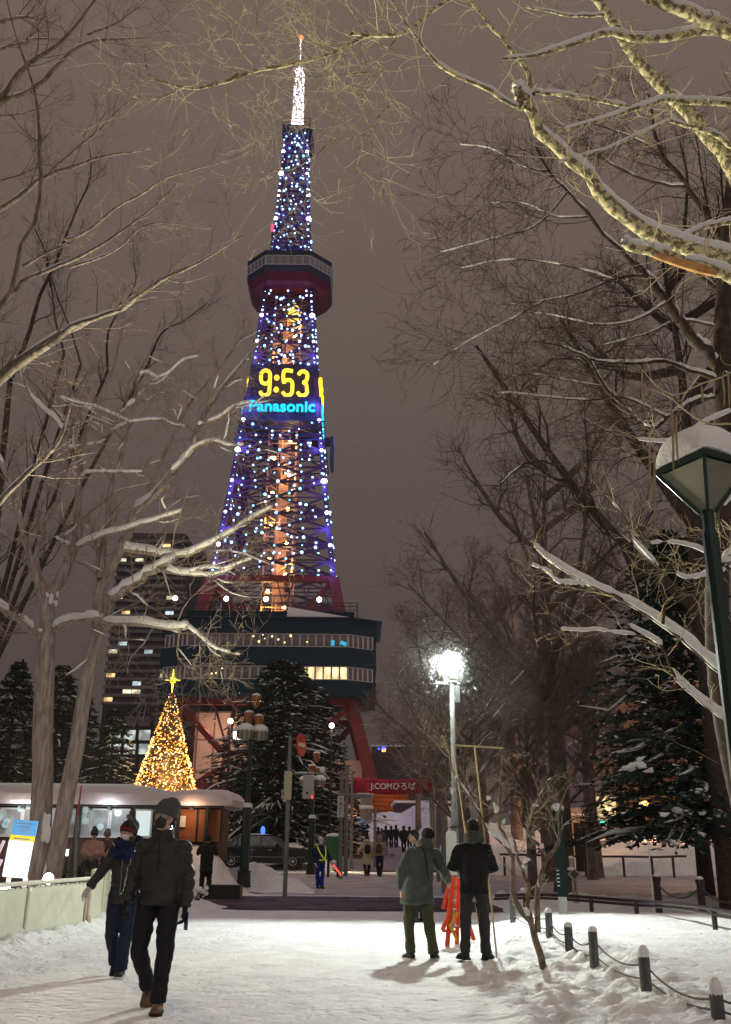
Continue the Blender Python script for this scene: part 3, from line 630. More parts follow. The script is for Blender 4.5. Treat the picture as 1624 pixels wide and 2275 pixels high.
# twig that carries them
T = Tree(5.2); T.limb(C5, [(1500, -330), (1244, -140), (1060, -70), (900, 0), (780, -60), (690, -160)], .006, .003, 5.2, 5.3, snow=False); T.limb(C5, [(1244, 180), (1080, 170), (950, 90), (870, 20), (750, -40)], .006, .003, 5.2, 5.2, snow=False)
T.limb(C5, [(950, 90), (880, 95), (800, 110), (730, 300)], .003, .002, 5.1, 5.2, snow=False)
P0 = np.array([rs16(l[0]) for l in T.L]); R0 = np.array([rs16(l[1][:, None])[:, 0] for l in T.L]); A_, B_ = grow(P0, R0, 8, .25, .8, rf=.6, n=5, wander=.3, rmin=.001, seed=4)
e0 = T.L[0][0][0]; tr_ = tubes(np.array([cr(np.array([(4.9, 5.6, .1), (4.75, 5.5, 2), e0]), 16)]), np.array([np.linspace(.06, .006, 16)]), 8)
V, Q = join([tubes(P0, R0, 5), tubes(A_, B_, 3)]); b = np.array([4.9, 5.6, .1])
rt_ = empty('catalpa_sapling', tuple(b), label='pod-bearing young tree whose twigs hang over the near street lamp', cat='tree')
link('trunk', fast_mesh('trunk', tr_[0]-b, tr_[1], m_dark), rt_); link('crown', fast_mesh('crown', V-b, Q, m_ptwig), rt_, kind='stuff')

# ---- multi-stemmed small tree right of the two men, tied to bamboo
D = 11.2
f = foot(1208, 2150); D = f[1]; T = Tree(D); L = T.limb; fb = f-np.array([0, 0, .08])
c2n = lambda x, y: (810+.2494*x, 1755+.2494*y)
c4n = C4
T.raw([fb]+[at(*c2n(*p), D) for p in [(1570, 1480), (1520, 1330), (1490, 1200), (1460, 1150)]], [.045, .042, .04, .038, .034], n=14, snow=False, grow_=False)
T.L[-1] = (cr(T.L[-1][0], 16), np.interp(np.linspace(0, 1, 16), np.linspace(0, 1, 14), T.L[-1][1]), False, False)
L(c2n, [(1465, 1155), (1390, 1070), (1330, 940), (1320, 780), (1320, 620), (1270, 530), (1190, 440), (1080, 330), (1000, 180), (900, 20), (820, -110)], .036, .012, D, D-.3)
L(c2n, [(1300, 560), (1250, 400), (1200, 300), (1200, 100), (1215, -60), (1230, -330)], .022, .010, D, D)
L(c2n, [(1495, 1180), (1450, 1050), (1460, 900), (1400, 700), (1350, 560), (1330, 450)], .03, .018, D+.1, D+.2)
L(c2n, [(1545, 1270), (1540, 1050), (1540, 850), (1600, 680), (1610, 560), (1500, 440), (1450, 330), (1500, 190), (1560, 60), (1600, -80)], .036, .012, D, D)
L(c2n, [(1600, 640), (1690, 540), (1740, 400), (1720, 250), (1760, 100), (1800, 0)], .026, .008, D, D)
L(c2n, [(1420, 720), (1440, 640), (1445, 600)], .018, .018, D, D, grow_=False)
L(c4n, [(830, 1800), (770, 1700), (740, 1500), (690, 1400)], .012, .005, D, D)
lvS = [dict(k=7, L=.75, ang=.8, rf=.4, n=6, upb=.06, wander=.25, rcap=.008), dict(k=5, L=.36, ang=.8, rf=.55, n=5, upb=.03, wander=.3, rcap=.004), dict(k=3, L=.18, ang=.8, rf=.6, n=4, upb=.0, wander=.3, rcap=.0026)]
tS = finish_tree(T, 'young_tree', 'young multi-stemmed bare tree standing in lumpy snow right of the two men', (mat('bark_young', (.10, .075, .055), c2=(.24, .19, .14), rough=.9, scale=12, bump=.6), mat('twig_young', (.34, .30, .22), rough=.85)), [0], lvS,
                 dict(cover=.5, amt=1.1, depth=1, cover2=.12, th=1.6, rmin=.004), seed=21, base=fb, twig_tip=.0016)
mb = MB()
for x, y, r, s in [(1100, 70, .05, (1.3, .7, .8)), (1170, 160, .06, (.7, .7, 1.6)), (1235, 290, .05, (.8, .7, 1.3)), (1310, 470, .05, (.7, .6, 1.9)), (1450, 630, .055, (1, .9, .8)), (1430, 1085, .06, (1.1, .6, .8)), (1410, 880, .05, (1, .7, .6)), (1550, 830, .045, (.8, .6, 1.5)), (1580, 500, .05, (1, .7, 1)), (1520, 140, .05, (1.2, .7, .8)), (1020, 190, .04, (.6, .6, 1.6)), (775, 5, .05, (.7, .6, 1.1))]:
    mb.ball(at(*c2n(x, y), D-.03)-fb, r*.72, 8, 6, sc_=s)
me = remesh0(mb, .012); link('snow', me, tS, kind='stuff')
# bamboo support frame
m_bam = mat('bamboo', (.50, .42, .22), rough=.6, var=.15, scale=9)
f1 = at(1101, 2004, 13.5); f1[2] = g(f1[0], 13.5); rr = empty('bamboo_support', tuple(f1), label='yellow bamboo pole frame tied around the young multi-stemmed tree', cat='plant support')
mb = MB(); a = at(1055, 1662, f1[1]); mb.tube([(0, 0, -.1), (a-f1)*.5, a-f1], .012, 6); mb.build('pole', m_bam, rr, smooth=True)
mb = MB(); a = at(1006, 1655, f1[1]); b = at(1118, 1662, f1[1]); mb.tube([a-f1, b-f1], .013, 6); mb.build('crossbar', m_bam, rr, smooth=True)
f2 = at(1006, 1655, f1[1]); mb = MB(); mb.tube([f2-f1, np.array([f2[0]+.35, f1[1], g(f2[0]+.3, f1[1])-.05])-f1], .010, 6); mb.build('pole', m_bam, rr, smooth=True)

# ---- background bare trees (procedural), each a thing
def auto_tree(x, y, H, spread, seed, label, mats, dens=1.0, lean=0, group=None, tip=.006, fork=.3, snow=None, nl=11):
    r_ = np.random.default_rng(seed); T = Tree(y); z0 = g(x, y)-.1; b = np.array([x, y, z0])
    r0 = .018*H
    tk = [b, b+(lean*.1, 0, H*.2), b+(lean*.3+r_.normal()*.1, 0, H*.45), b+(lean*.5+r_.normal()*.3, 0, H*.65), b+(lean*.6+r_.normal()*.4, 0, H*.82)]
    P = T.raw(tk, [r0*1.1, r0*.9, r0*.6, r0*.3, r0*.1], n=16, snow=False, grow_=True)
    for i in range(nl):
        t = fork+(1.0-fork)*i/nl; j = int(t*15); p = P[j]; a = r_.random()*6.28 if i > 3 else i*1.57+r_.random()
        ln = spread*(1.1-.55*(t-fork)/(1-fork))*(.8+.4*r_.random()); e = p+np.array([math.cos(a)*ln, math.sin(a)*ln, ln*(.65+.6*r_.random())])
        mid = (p+e)/2+np.array([0, 0, -.08*ln])+r_.normal(size=3)*.06*ln
        T.raw([p, mid, e], [r0*.42, r0*.28, r0*.1], n=16)
    k = dens
    lv = [dict(k=int(9*k), L=spread*.62, ang=.65, rf=.45, n=6, upb=.12, wander=.28, rcap=.05), dict(k=int(7*k), L=spread*.36, ang=.7, rf=.55, n=5, upb=.07, wander=.35, rcap=.022), dict(k=2, L=spread*.2, ang=.65, rf=.7, n=4, upb=.05, wander=.35, rcap=.012)]
    return finish_tree(T, 'bare_tree', label, mats, [0], lv, snow or dict(on=False), group=group, seed=seed, base=b, twig_tip=tip)
m_bg = mat('bark_bg', (.15, .12, .10), rough=.9, var=.3, scale=3)
def px_x(px, D): return at(px, 1880, D)[0]
for i, (px, D, topy, sp, lab, k) in enumerate([
    (1075, 46, 1250, 3.6, 'tall dense bare tree directly behind the bright park lamp', 1.3),
    (1215, 40, 1200, 3.5, 'tall bare tree behind the young multi-stemmed tree', 1.3),
    (985, 62, 1300, 4.2, 'bare tree between the tower base and the bright park lamp', 1.2),
    (1313, 42, 1290, 3.0, 'bare tree with a thick dark trunk beside the dark notice board', 1.2),
    (930, 84, 1480, 4.2, 'low spreading bare tree right of the red banner', 1.0),
    (1390, 58, 1480, 3.4, 'bare tree in front of the pale lit building on the right', .9),
    (1040, 36, 1400, 2.6, 'bare tree close behind the bright park lamp, its twigs catching the light', 1.4),
    (1180, 33, 1380, 2.6, 'bare tree right of the bamboo poles, in front of the taller ones', 1.4),
    (1265, 55, 1180, 4.0, 'tall bare tree rising behind the notice board', 1.2),
    (1150, 70, 1190, 4.5, 'farthest tall bare tree on the right, seen through the nearer crowns', 1.1)]):
    H = at(px, topy, D)[2]-g(px_x(px, D), D)
    auto_tree(px_x(px, D), D, H, sp, 40+i, lab, (m_bg, m_bg), dens=k, tip=.0075 if D < 50 else .013, snow=dict(on=True, cover=.12, amt=.6, depth=1, cover2=.08) if D < 48 else None)
auto_tree(px_x(1625, 27), 27, at(1500, 330, 27)[2], 6.5, 71, 'tall dark bare tree whose crown makes the dense web of twigs at the upper right', (m_dark, m_dark), dens=1.35, tip=.006, fork=.35, nl=15, snow=dict(on=True, cover=.35, amt=.8, depth=1, cover2=.2))
auto_tree(px_x(1250, 34), 34, at(1250, 820, 34)[2], 5.0, 72, 'very tall bare tree right of the lamp, behind the nearer crowns', (m_bg, m_bg), dens=1.2, tip=.008, fork=.35, nl=12)
# spreading snowy-twigged tree low behind the lamp post (left of post)
auto_tree(px_x(1030, 27), 27.5, 6.3, 2.6, 61, 'grey spreading bare tree with snow flecks behind the lamp post and banner', (m_bg, mat('twig_grey', (.26, .23, .19), rough=.9)), dens=1.3, tip=.003, fork=.3, snow=dict(on=True, cover=.3, amt=.9, depth=2, cover2=.2, rmin=.003))
# ------------------------------------------------------------------ the television tower
TY = 137.0; TX = -13.1; TZ0 = 1.5
tower = empty('broadcast_tower', (TX, TY, TZ0), label='tall steel lattice tower with blue lights, a 9:53 clock and a glowing white spire', cat='tower')
prof = [(0, 16.8), (20, 11.3), (31.9, 9.75), (37.1, 8.7), (44.7, 7.75), (53.3, 6.8), (63.2, 5.85), (72.8, 4.85), (86.3, 3.85), (98.2, 3.0), (115.4, 2.15), (124.2, 2.0)]
pz, pw = zip(*prof)
def hw(z): return float(np.interp(z, pz, pw))
def loc(sx_, sy_, z, k=1.0): return np.array([sx_*hw(z)*k, sy_*hw(z)*k, z-TZ0])
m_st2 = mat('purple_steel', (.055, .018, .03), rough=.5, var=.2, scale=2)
def leg_mesh(sx_, sy_, zs, r, m):
    mb = MB()
    for a, b in zip(zs[:-1], zs[1:]): bar(mb, loc(sx_, sy_, a), loc(sx_, sy_, b+.02), r)
    return mb
for s1_ in (-1, 1):
    for s2_ in (-1, 1):
        leg_mesh(s1_, s2_, [1.5, 8, 14, 20, 26, 31.9, 37.2], 1.5, m_steel).build('leg', m_steel, tower)
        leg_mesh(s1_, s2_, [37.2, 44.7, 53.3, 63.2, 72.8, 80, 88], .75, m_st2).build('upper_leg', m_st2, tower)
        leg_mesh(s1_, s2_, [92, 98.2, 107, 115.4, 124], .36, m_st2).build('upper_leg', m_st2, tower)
# zones of cross bracing
zones = list(np.linspace(37.2, 63.2, 6))+[72.8, 77.8, 82.8, 87.5]
zones2 = list(np.linspace(93, 122.5, 7))
faces = [((-1, -1), (1, -1)), ((1, -1), (1, 1)), ((-1, 1), (-1, -1)), ((1, 1), (-1, 1))]
stuff = MB(); bulbs = []
def face_pt(fc, u, z, out=0):
    a, b = fc; A_ = loc(*a, z); B_ = loc(*b, z); p = A_*(1-u)+B_*u
    if out: n_ = np.array([(a[0]+b[0])/2, (a[1]+b[1])/2, 0.]); p = p+n_*out
    return p
def panel(fc, z0, z1, wd, front, fine=True):
    m = (z0+z1)/2
    for a_, b_ in (((0, z0), (1, z1)), ((1, z0), (0, z1))):
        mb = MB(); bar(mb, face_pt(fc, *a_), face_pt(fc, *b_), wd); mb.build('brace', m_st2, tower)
    mb = MB(); bar(mb, face_pt(fc, 0, z0), face_pt(fc, 1, z0), wd*1.15); mb.build('crossbeam', m_st2, tower)
    if fine:
        for u0, z_0, u1, z_1 in ((0, m, .5, z0), (1, m, .5, z0), (0, m, .5, z1), (1, m, .5, z1), (0, m, 1, m), (.25, z0+(z1-z0)*.25, .25, z0), (.75, z0+(z1-z0)*.25, .75, z0), (.25, z0+(z1-z0)*.75, .25, z1), (.75, z0+(z1-z0)*.75, .75, z1),
                                 (.5, m, .5, z1), (.25, z0, .125, z0+(z1-z0)*.25), (.75, z0, .875, z0+(z1-z0)*.25), (.25, z1, .125, z0+(z1-z0)*.75), (.75, z1, .875, z0+(z1-z0)*.75)):
            bar(stuff, face_pt(fc, u0, z_0), face_pt(fc, u1, z_1), wd*.55)
for zs, wd in ((zones, .34), (zones2, .24)):
    for a, b in zip(zs[:-1], zs[1:]):
        if a > 62 and b < 73 : continue
        for i, fc in enumerate(faces): panel(fc, a, b, wd, i == 0)
for fc in faces:   # heavy frames under the lattice and between the legs
    mb = MB(); bar(mb, face_pt(fc, 0, 37.2), face_pt(fc, 1, 37.2), .9); mb.build('crossbeam', m_steel, tower)
    mb = MB(); bar(mb, face_pt(fc, .02, 36.8), face_pt(fc, .30, 31.0), .8); mb.build('brace', m_steel, tower)
    mb = MB(); bar(mb, face_pt(fc, .98, 36.8), face_pt(fc, .70, 31.0), .8); mb.build('brace', m_steel, tower)
    for u in np.linspace(.12, .88, 12):
        bar(stuff, face_pt(fc, u, 37.2), face_pt(fc, min(1, max(0, u+rnd.choice((-.08, .08, .04)))), 31.0), .13)
    for z in (32.2, 33.4, 34.6, 35.8): bar(stuff, face_pt(fc, .03, z), face_pt(fc, .97, z), .14)
    # below the building
    for (u0, z_0), (u1, z_1), wd in [((0, 19.6), (1, 19.6), 1.0), ((.02, 19.0), (.36, 11.6), .75), ((.98, 19.0), (.64, 11.6), .75), ((.36, 11.6), (.5, 8.2), .7), ((.64, 11.6), (.5, 8.2), .7), ((.33, 19.6), (.33, 9.0), .55), ((.67, 19.6), (.67, 9.0), .55),
                                     ((0, 8.6), (1, 8.6), .7), ((0, 7.4), (1, 7.4), .5), ((.36, 11.6), (.0, 4.0), .55), ((.64, 11.6), (1, 4.0), .55), ((.2, 19.6), (.36, 11.6), .3), ((.8, 19.6), (.64, 11.6), .3), ((.5, 8.2), (.1, 3.5), .6), ((.5, 8.2), (.9, 3.5), .6), ((.33, 12.6), (.67, 12.6), .4)]:
        mb = MB(); bar(mb, face_pt(fc, u0, z_0), face_pt(fc, u1, z_1), wd); mb.build('brace', m_steel, tower)
# concrete feet
for s1_ in (-1, 1):
    for s2_ in (-1, 1):
        mb = MB(); mb.box(loc(s1_, s2_, 1.5)+np.array([0, 0, .5]), (3.4, 3.4, 2.4)); mb.build('footing', mat('concrete', (.30, .28, .26), var=.2, bump=.3), tower)
# lift shaft with lamps and stair flights
m_shaft = mat('shaft_steel', (.42, .26, .15), rough=.5, metal=.2, var=.2, scale=1)
sh = 2.15
mb = MB()
for a in (-sh, sh):
    for b in (-sh, sh): bar(mb, (a, b, 30), (a, b, 86.5), .28)
bar(mb, (0, -sh, 30), (0, -sh, 86.5), .2)
for z in np.arange(31, 86.5, 2.2):
    for q in ((-sh, -sh, sh, -sh), (sh, -sh, sh, sh), (-sh, sh, sh, sh), (-sh, -sh, -sh, sh)): bar(mb, (q[0], q[1], z), (q[2], q[3], z), .14)
shaft = mb.build('lift_shaft', m_shaft, tower)
mb = MB(); mb.box((.1, .2, 58.3), (1.9, 1.7, 56.4)); mb.build('lift_well', mat('shaft_panel', (.34, .20, .12), rough=.55, var=.3, scale=.6), tower)
for i, z in enumerate(np.arange(31.5, 85, 2.55)):
    s_ = -1 if i % 2 else 1
    mb = MB(); mb.box((-s_*1.0, -1.55, z+.3), (2.6, .75, .12), rot=(0, s_*math.atan2(2.5, 2.6)*.8, 0)); mb.box((s_*1.55, -1.55, z+1.35), (1.1, .95, .12)); mb.build('stair_flight', m_shaft, tower)
# warm lamps left and right of the shaft, at the landings
m_warm = glow('warm_bulb', (1.0, .55, .16), 26)
lampz = []
me_l = MB().ball((0, 0, 0), .26, 10, 8).mesh('warm_lamp', m_warm, True)
for zc, s_ in [(84.9, .9)]+[(z, (-1 if k % 2 else 1)) for k, z in enumerate([79.9, 77.2, 74.9-.2, 72.1, 69.9-.5, 64.0, 61.4, 58.4, 55.6, 52.6, 50.0, 47.2, 44.6, 42.0, 39.6, 37.0, 34.6])]:
    link('warm_lamp', me_l, tower, loc=(s_*1.25, -2.55, zc-TZ0))
for z in (34, 41, 48, 55, 61, 76, 83):
    l_ = bpy.data.lights.new('shaft_light', 'POINT'); l_.energy = 850; l_.color = (1, .58, .20); l_.shadow_soft_size = .5
    o = bpy.data.objects.new('shaft_light', l_); col.objects.link(o); o.parent = tower; o.location = (1.4 if int(z) % 2 else -1.4, -3.3, z-TZ0)
mb = MB(); mb.lathe([(.95, -1.1), (1.05, -.3), (.9, .6), (.3, 1.6), (0.02, 1.9)], (1.05, -2.4, 84.6-TZ0), 12); mb.build('lift_cabin', glow('cabin_glow', (1, .78, .12), 1.1), tower, smooth=True)
# blue-white bulbs
m_bulb = glow('blue_bulb', (.30, .50, 1.0), 5.0, False); m_bulbw = glow('white_bulb', (.8, .85, 1.0), 9.0, False); m_bulbc = glow('cyan_bulb', (.16, .55, 1.0), 5.0, False)
me_b = MB().ball((0, 0, 0), .17, 6, 5).mesh('light_bulb', m_bulb, True)
me_c = MB().ball((0, 0, 0), .16, 6, 5).mesh('light_bulb', m_bulbc, True)
me_w = MB().ball((0, 0, 0), .32, 8, 6).mesh('light_bulb', m_bulbw, True)
me_p = MB().ball((0, 0, 0), .17, 6, 5).mesh('light_bulb', glow('pink_bulb', (.9, .6, .9), 6, False), True)
nb = 0; rest = MB(); rr2 = random.Random(5)
def bulb(p, me):
    global nb
    if nb < 292: link('light_bulb', me, tower, loc=tuple(p)).scale = (rr2.choice((.7, .8, .9, 1, 1.1, 1.4)),)*3; nb += 1
    else: rest.ball(p, .17, 6, 5)
for fi, fc in enumerate(faces[:3]):
    for zs in (zones, zones2):
        for a, b in zip(zs[:-1], zs[1:]):
            if a > 62 and b < 73: continue
            h = b-a; o_ = .28 if zs is zones else .1
            if fi == 0:
                for u in (0, 1): bulb(face_pt(fc, u, b, o_), me_w if abs(b-92) > 6 else me_b)
            ts = (.2, .4, .6, .8) if zs is zones else (.25, .5, .75)
            for t in ts:
                for u in (0, 1):
                    if fi == 0: bulb(face_pt(fc, u, a+h*t, o_)+(0, 0, rr2.uniform(-.2, .2)), rr2.choice((me_b, me_b, me_c)) if a < 105 or rr2.random() < .6 else me_p)
            for t in ((.12, .25, .38, .5, .62, .75, .88) if zs is zones else (.2, .4, .6, .8)):
                for q in (t, 1-t) if t != .5 else (t,):
                    if fi == 0 or rr2.random() < .7: bulb(face_pt(fc, t, a+h*q, o_)+(rr2.uniform(-.25, .25), 0, rr2.uniform(-.3, .3)), rr2.choice((me_b, me_b, me_c)) if fi == 0 else me_c)
            for u in ((.25, .5, .75) if zs is zones else (.5,)):
                if fi == 0 or rr2.random() < .4: bulb(face_pt(fc, u, a+rr2.uniform(-.1, .1), o_), rr2.choice((me_b, me_c)))
for zs in (zones, zones2):
    for a, b in zip(zs[:-1], zs[1:]):
        if a > 62 and b < 73: continue
        for k in range(14 if zs is zones else 5):
            q = rr2.choice(((0, .5), (.25, .75), (.5, 1), (.5, 0), (.125, .6), (.875, .4))); t = rr2.random(); fc = faces[0] if rr2.random() < .6 else faces[rr2.choice((1, 2, 3))]
            bulb(face_pt(fc, q[0]+(q[1]-q[0])*t, a+(b-a)*rr2.choice((.5, .25, .75, t)), .3), me_b)
for z, u in [(90.2, .1), (90.2, .92), (87.6, .12), (87.6, .5), (87.6, .9), (123.6, .3), (123.6, .7), (120.6, .1), (121.4, .9), (119.2, .35), (119.2, .8)]:
    bulb(face_pt(faces[0], u, z, .5), me_w if z > 118 else me_c)
if rest.n: rest.build('light_bulbs', m_bulb, tower, kind='stuff')
stuff.build('lattice', m_st2, tower, kind='stuff')
# the bulbs' blue light on the steel
for z, e in ((39, 260), (45, 300), (52, 300), (59, 330), (66, 500), (75, 260), (82, 130), (96, 160), (104, 120), (112, 120), (119, 110)):
    for s_ in (-1, 1):
        l_ = bpy.data.lights.new('bulb_light', 'POINT'); l_.energy = e*6; l_.color = (.11, .12, 1); l_.shadow_soft_size = 1.5
        o = bpy.data.objects.new('bulb_light', l_); col.objects.link(o); o.parent = tower; o.location = (s_*(hw(z)-.6), -hw(z)-1.0, z-TZ0)
# observation deck: square with cut corners
def oct_pts(W, F_):
    a, b = W/2, F_/2; return [(-b, -a), (b, -a), (a, -b), (a, b), (b, a), (-b, a), (-a, b), (-a, -b)]
def oct_loft(mb, rings):
    V = []; 
    for z, W, F_ in rings: V += [(x, y, z-TZ0) for x, y in oct_pts(W, F_)]
    k = len(rings); Fc = [(i*8+j, i*8+(j+1) % 8, (i+1)*8+(j+1) % 8, (i+1)*8+j) for i in range(k-1) for j in range(8)]
    Fc += [tuple(range(8))[::-1], tuple((k-1)*8+j for j in range(8))]
    mb.add(V, Fc)
m_navy = mat('navy_panel', (.012, .022, .040), rough=.5, var=.2, scale=.5)
m_teal = mat('teal_panel', (.003, .022, .036), rough=.9, var=.12, scale=.4)
m_hull = mat('deck_hull', (.10, .008, .010), rough=.5, var=.15, scale=.6)
zd0, zd1 = 88.4, 93.0
mb = MB(); oct_loft(mb, [(88.3, 12.2, 6.4), (89.6, 13.6, 7.1)]); mb.build('deck_hull', m_hull, tower)
mb = MB(); oct_loft(mb, [(89.62, 13.8, 7.2), (90.7, 13.9, 7.3)]); oct_loft(mb, [(92.7, 13.9, 7.3), (93.5, 14.1, 7.4)]); oct_loft(mb, [(90.7, 13.2, 6.9), (92.7, 13.2, 6.9)]); mb.build('observation_deck', m_navy, tower)
m_wfr = mat('window_frame', (.50, .50, .50), rough=.5); m_wgl = mat('window_glass', (.12, .12, .125), rough=.12, spec=.8, var=.5, scale=.8)
fr = MB()
for a_, b_ in (((-.5, 0), (.5, .07)), ((-.5, .93), (.5, 1))): fr.box(((a_[0]+b_[0])/2, 0, (a_[1]+b_[1])/2), (1, .1, .07))
for x in (-.46, .46): fr.box((x, 0, .5), (.08, .1, .86))
me_fr = fr.mesh('window', m_wfr); pn = MB().box((0, .04, .5), (.84, .02, .86)); me_pn = pn.mesh('pane', m_wgl)
O8 = oct_pts(13.9, 7.3)
for j, n_ in enumerate((6, 5, 6, 0, 0, 0, 6, 5)):
    a, b = np.array(O8[j]), np.array(O8[(j+1) % 8])
    for i in range(n_):
        c = a+(b-a)*(i+.5)/n_; ln = np.linalg.norm(b-a)/n_*.92; an = math.atan2(*(b-a)[::-1])
        f_ = link('window', me_fr, tower, loc=(c[0], c[1], 90.8-TZ0), rot=(0, 0, an)); f_.scale = (ln, 1, 1.8); link('pane', me_pn, f_)
mb = MB()
for k in range(8):
    a, b = np.array(oct_pts(9.8, 6)[k]), np.array(oct_pts(9.8, 6)[(k+1) % 8])
    for zz in (94.3, 94.9): bar(mb, (*a, zz-TZ0), (*b, zz-TZ0), .07)
    bar(mb, (*a, 93.4-TZ0), (*a, 94.9-TZ0), .09)
mb.build('railing', m_black, tower)
mb = MB(); mb.box((0, .6, 96-TZ0), (4.2, 3.6, 5.2)); mb.build('machine_room', m_navy, tower)
mb = MB(); mb.box((3.6, -1.5, 93.9-TZ0), (4.4, 3.2, .7)); mb.build('roof_hut', m_hull, tower)
mb = MB(); mb.tube([(-3.5, -1.6, 93.5-TZ0), (-3.4, -1.6, 101-TZ0)], .16, 6); mb.build('roof_antenna', m_hull, tower)
mb = MB(); mb.box((-3.4, -1.6, 101.8-TZ0), (.5, .5, 1.1)); mb.build('aviation_light', glow('red_lamp', (1, .03, .12), 3, False), tower)
# top cage and spire
mb = MB(); mb.box((0, 0, 122.2-TZ0), (4.9, 4.9, 2.4)); mb.box((1.5, 0, 121.3-TZ0), (2.9, 4.2, 2.8)); mb.build('top_platform', m_navy, tower)
mb = MB()
for zz in (123.9, 124.7): 
    for q in ((-2.5, -2.5, 2.5, -2.5), (-2.5, 2.5, 2.5, 2.5), (2.5, -2.5, 2.5, 2.5), (-2.5, -2.5, -2.5, 2.5)): bar(mb, (q[0], q[1], zz-TZ0), (q[2], q[3], zz-TZ0), .09)
for a in (-2.5, 2.5):
    for b in (-2.5, 2.5): bar(mb, (a, b, 123.4-TZ0), (a, b, 124.7-TZ0), .1)
mb.build('railing', m_hull, tower)
mb = MB(); wz = lambda z: np.interp(z, [123.5, 137.5, 139], [1.0, .78, .35])
for s1_ in (-1, 1):
    for s2_ in (-1, 1): bar(mb, (s1_*wz(123.5), s2_*wz(123.5), 123.5-TZ0), (s1_*wz(138), s2_*wz(138), 138-TZ0), .13)
for z in np.arange(124, 138, .8):
    for s1_ in (-1, 1):
        bar(mb, (-wz(z), s1_*wz(z), z-TZ0), (wz(z+.8), s1_*wz(z+.8), z+.8-TZ0), .1); bar(mb, (s1_*wz(z), -wz(z), z-TZ0), (s1_*wz(z+.8), wz(z+.8), z+.8-TZ0), .1); bar(mb, (-wz(z), s1_*wz(z), z-TZ0), (wz(z), s1_*wz(z), z-TZ0), .1)
mb.tube([(0, 0, 137-TZ0), (0, 0, 146.4-TZ0)], [.22, .10], 8)
mb.box((0, 0, 138.6-TZ0), (2.6, .2, .2)); mb.box((0, 0, 139.3-TZ0), (1.8, .2, .2)); mb.build('spire', mat('white_spire', (.75, .68, .70), rough=.5), tower)
mb = MB(); rs = random.Random(2)
for i in range(420):
    z = 123.8+14.5*(rs.random()**1.25); wv = wz(z); s_ = rs.choice((0, 1, 2)); u = rs.uniform(-1, 1)
    p = (u*wv, -wv-.05, z-TZ0) if s_ < 2 else (wv*rs.choice((-1, 1)), u*wv, z-TZ0)
    mb.ball(p, rs.uniform(.05, .09), 4, 3)
for i in range(26): mb.ball((rs.uniform(-.16, .16), -.22, 139+7*i/26-TZ0), .05, 4, 3)
mb.build('spire_lights', glow('spire_bulb', (1.0, .86, .93), 9, True), tower, kind='stuff')
mb = MB(); mb.ball((0, -.1, 146.1-TZ0), .42, 8, 6); mb.build('aviation_light', glow('red_top', (1, .12, .03), 5, False), tower, smooth=True)
l_ = bpy.data.lights.new('spire_light', 'POINT'); l_.energy = 900; l_.color = (1, .9, .95); l_.shadow_soft_size = .8
o = bpy.data.objects.new('spire_light', l_); col.objects.link(o); o.parent = tower; o.location = (0, -2.2, 124.8-TZ0)
# ---- clock
W = 10.8
mb = MB(); mb.box((0, 0, 70.4-TZ0), (W, W, 5.6)); mb.box((0, 0, 65.4-TZ0), (W+1.2, W+1.0, 4.0)); mb.build('clock_box', mat('clock_panel', (.012, .010, .018), rough=.5), tower)
mb = MB(); mb.box((0, 0, 73.5-TZ0), (W-1.8, W-1.8, .8)); mb.build('clock_cap', m_hull, tower)
m_yel = glow('clock_yellow', (1.0, .62, .015), 2.2); m_cy = glow('sign_cyan', (.0, .62, 1.0), 1.6)
def arc(cx, cz, r, a0, a1, n=7): return [(cx+r*math.cos(R_(a0+(a1-a0)*i/(n-1))), cz+r*math.sin(R_(a0+(a1-a0)*i/(n-1)))) for i in range(n)]
r1 = .82
nine = arc(0, 1.55, r1, 0, 180)+arc(0, .75, r1, 180, 360)
nine2 = [(r1, 1.55), (r1, -1.4)]+arc(0, -1.4, r1, 0, -170)
five = [(.82, 2.3), (-.72, 2.3), (-.76, .25), (-.3, .62)]+arc(.02, -.15, .85, 70, -0, 5)+arc(.02, -1.35, .85, 0, -165)
three = arc(0, 1.45, r1, 165, -20)+[(.62, .55), (.15, .22), (.62, -.12)]+arc(0, -1.35, .86, 25, -165)
def stroke(mb, pts, ox, y, w=.30):
    P = [(ox*.84+a*.86, y, 69.8+b*.95-TZ0) for a, b in pts]; P = [p for i, p in enumerate(P) if i == 0 or math.dist(p, P[i-1]) > .02]
    mb.tube(cr(np.array(P), len(P)*3), w, 8, ref=(0, 1, 0))
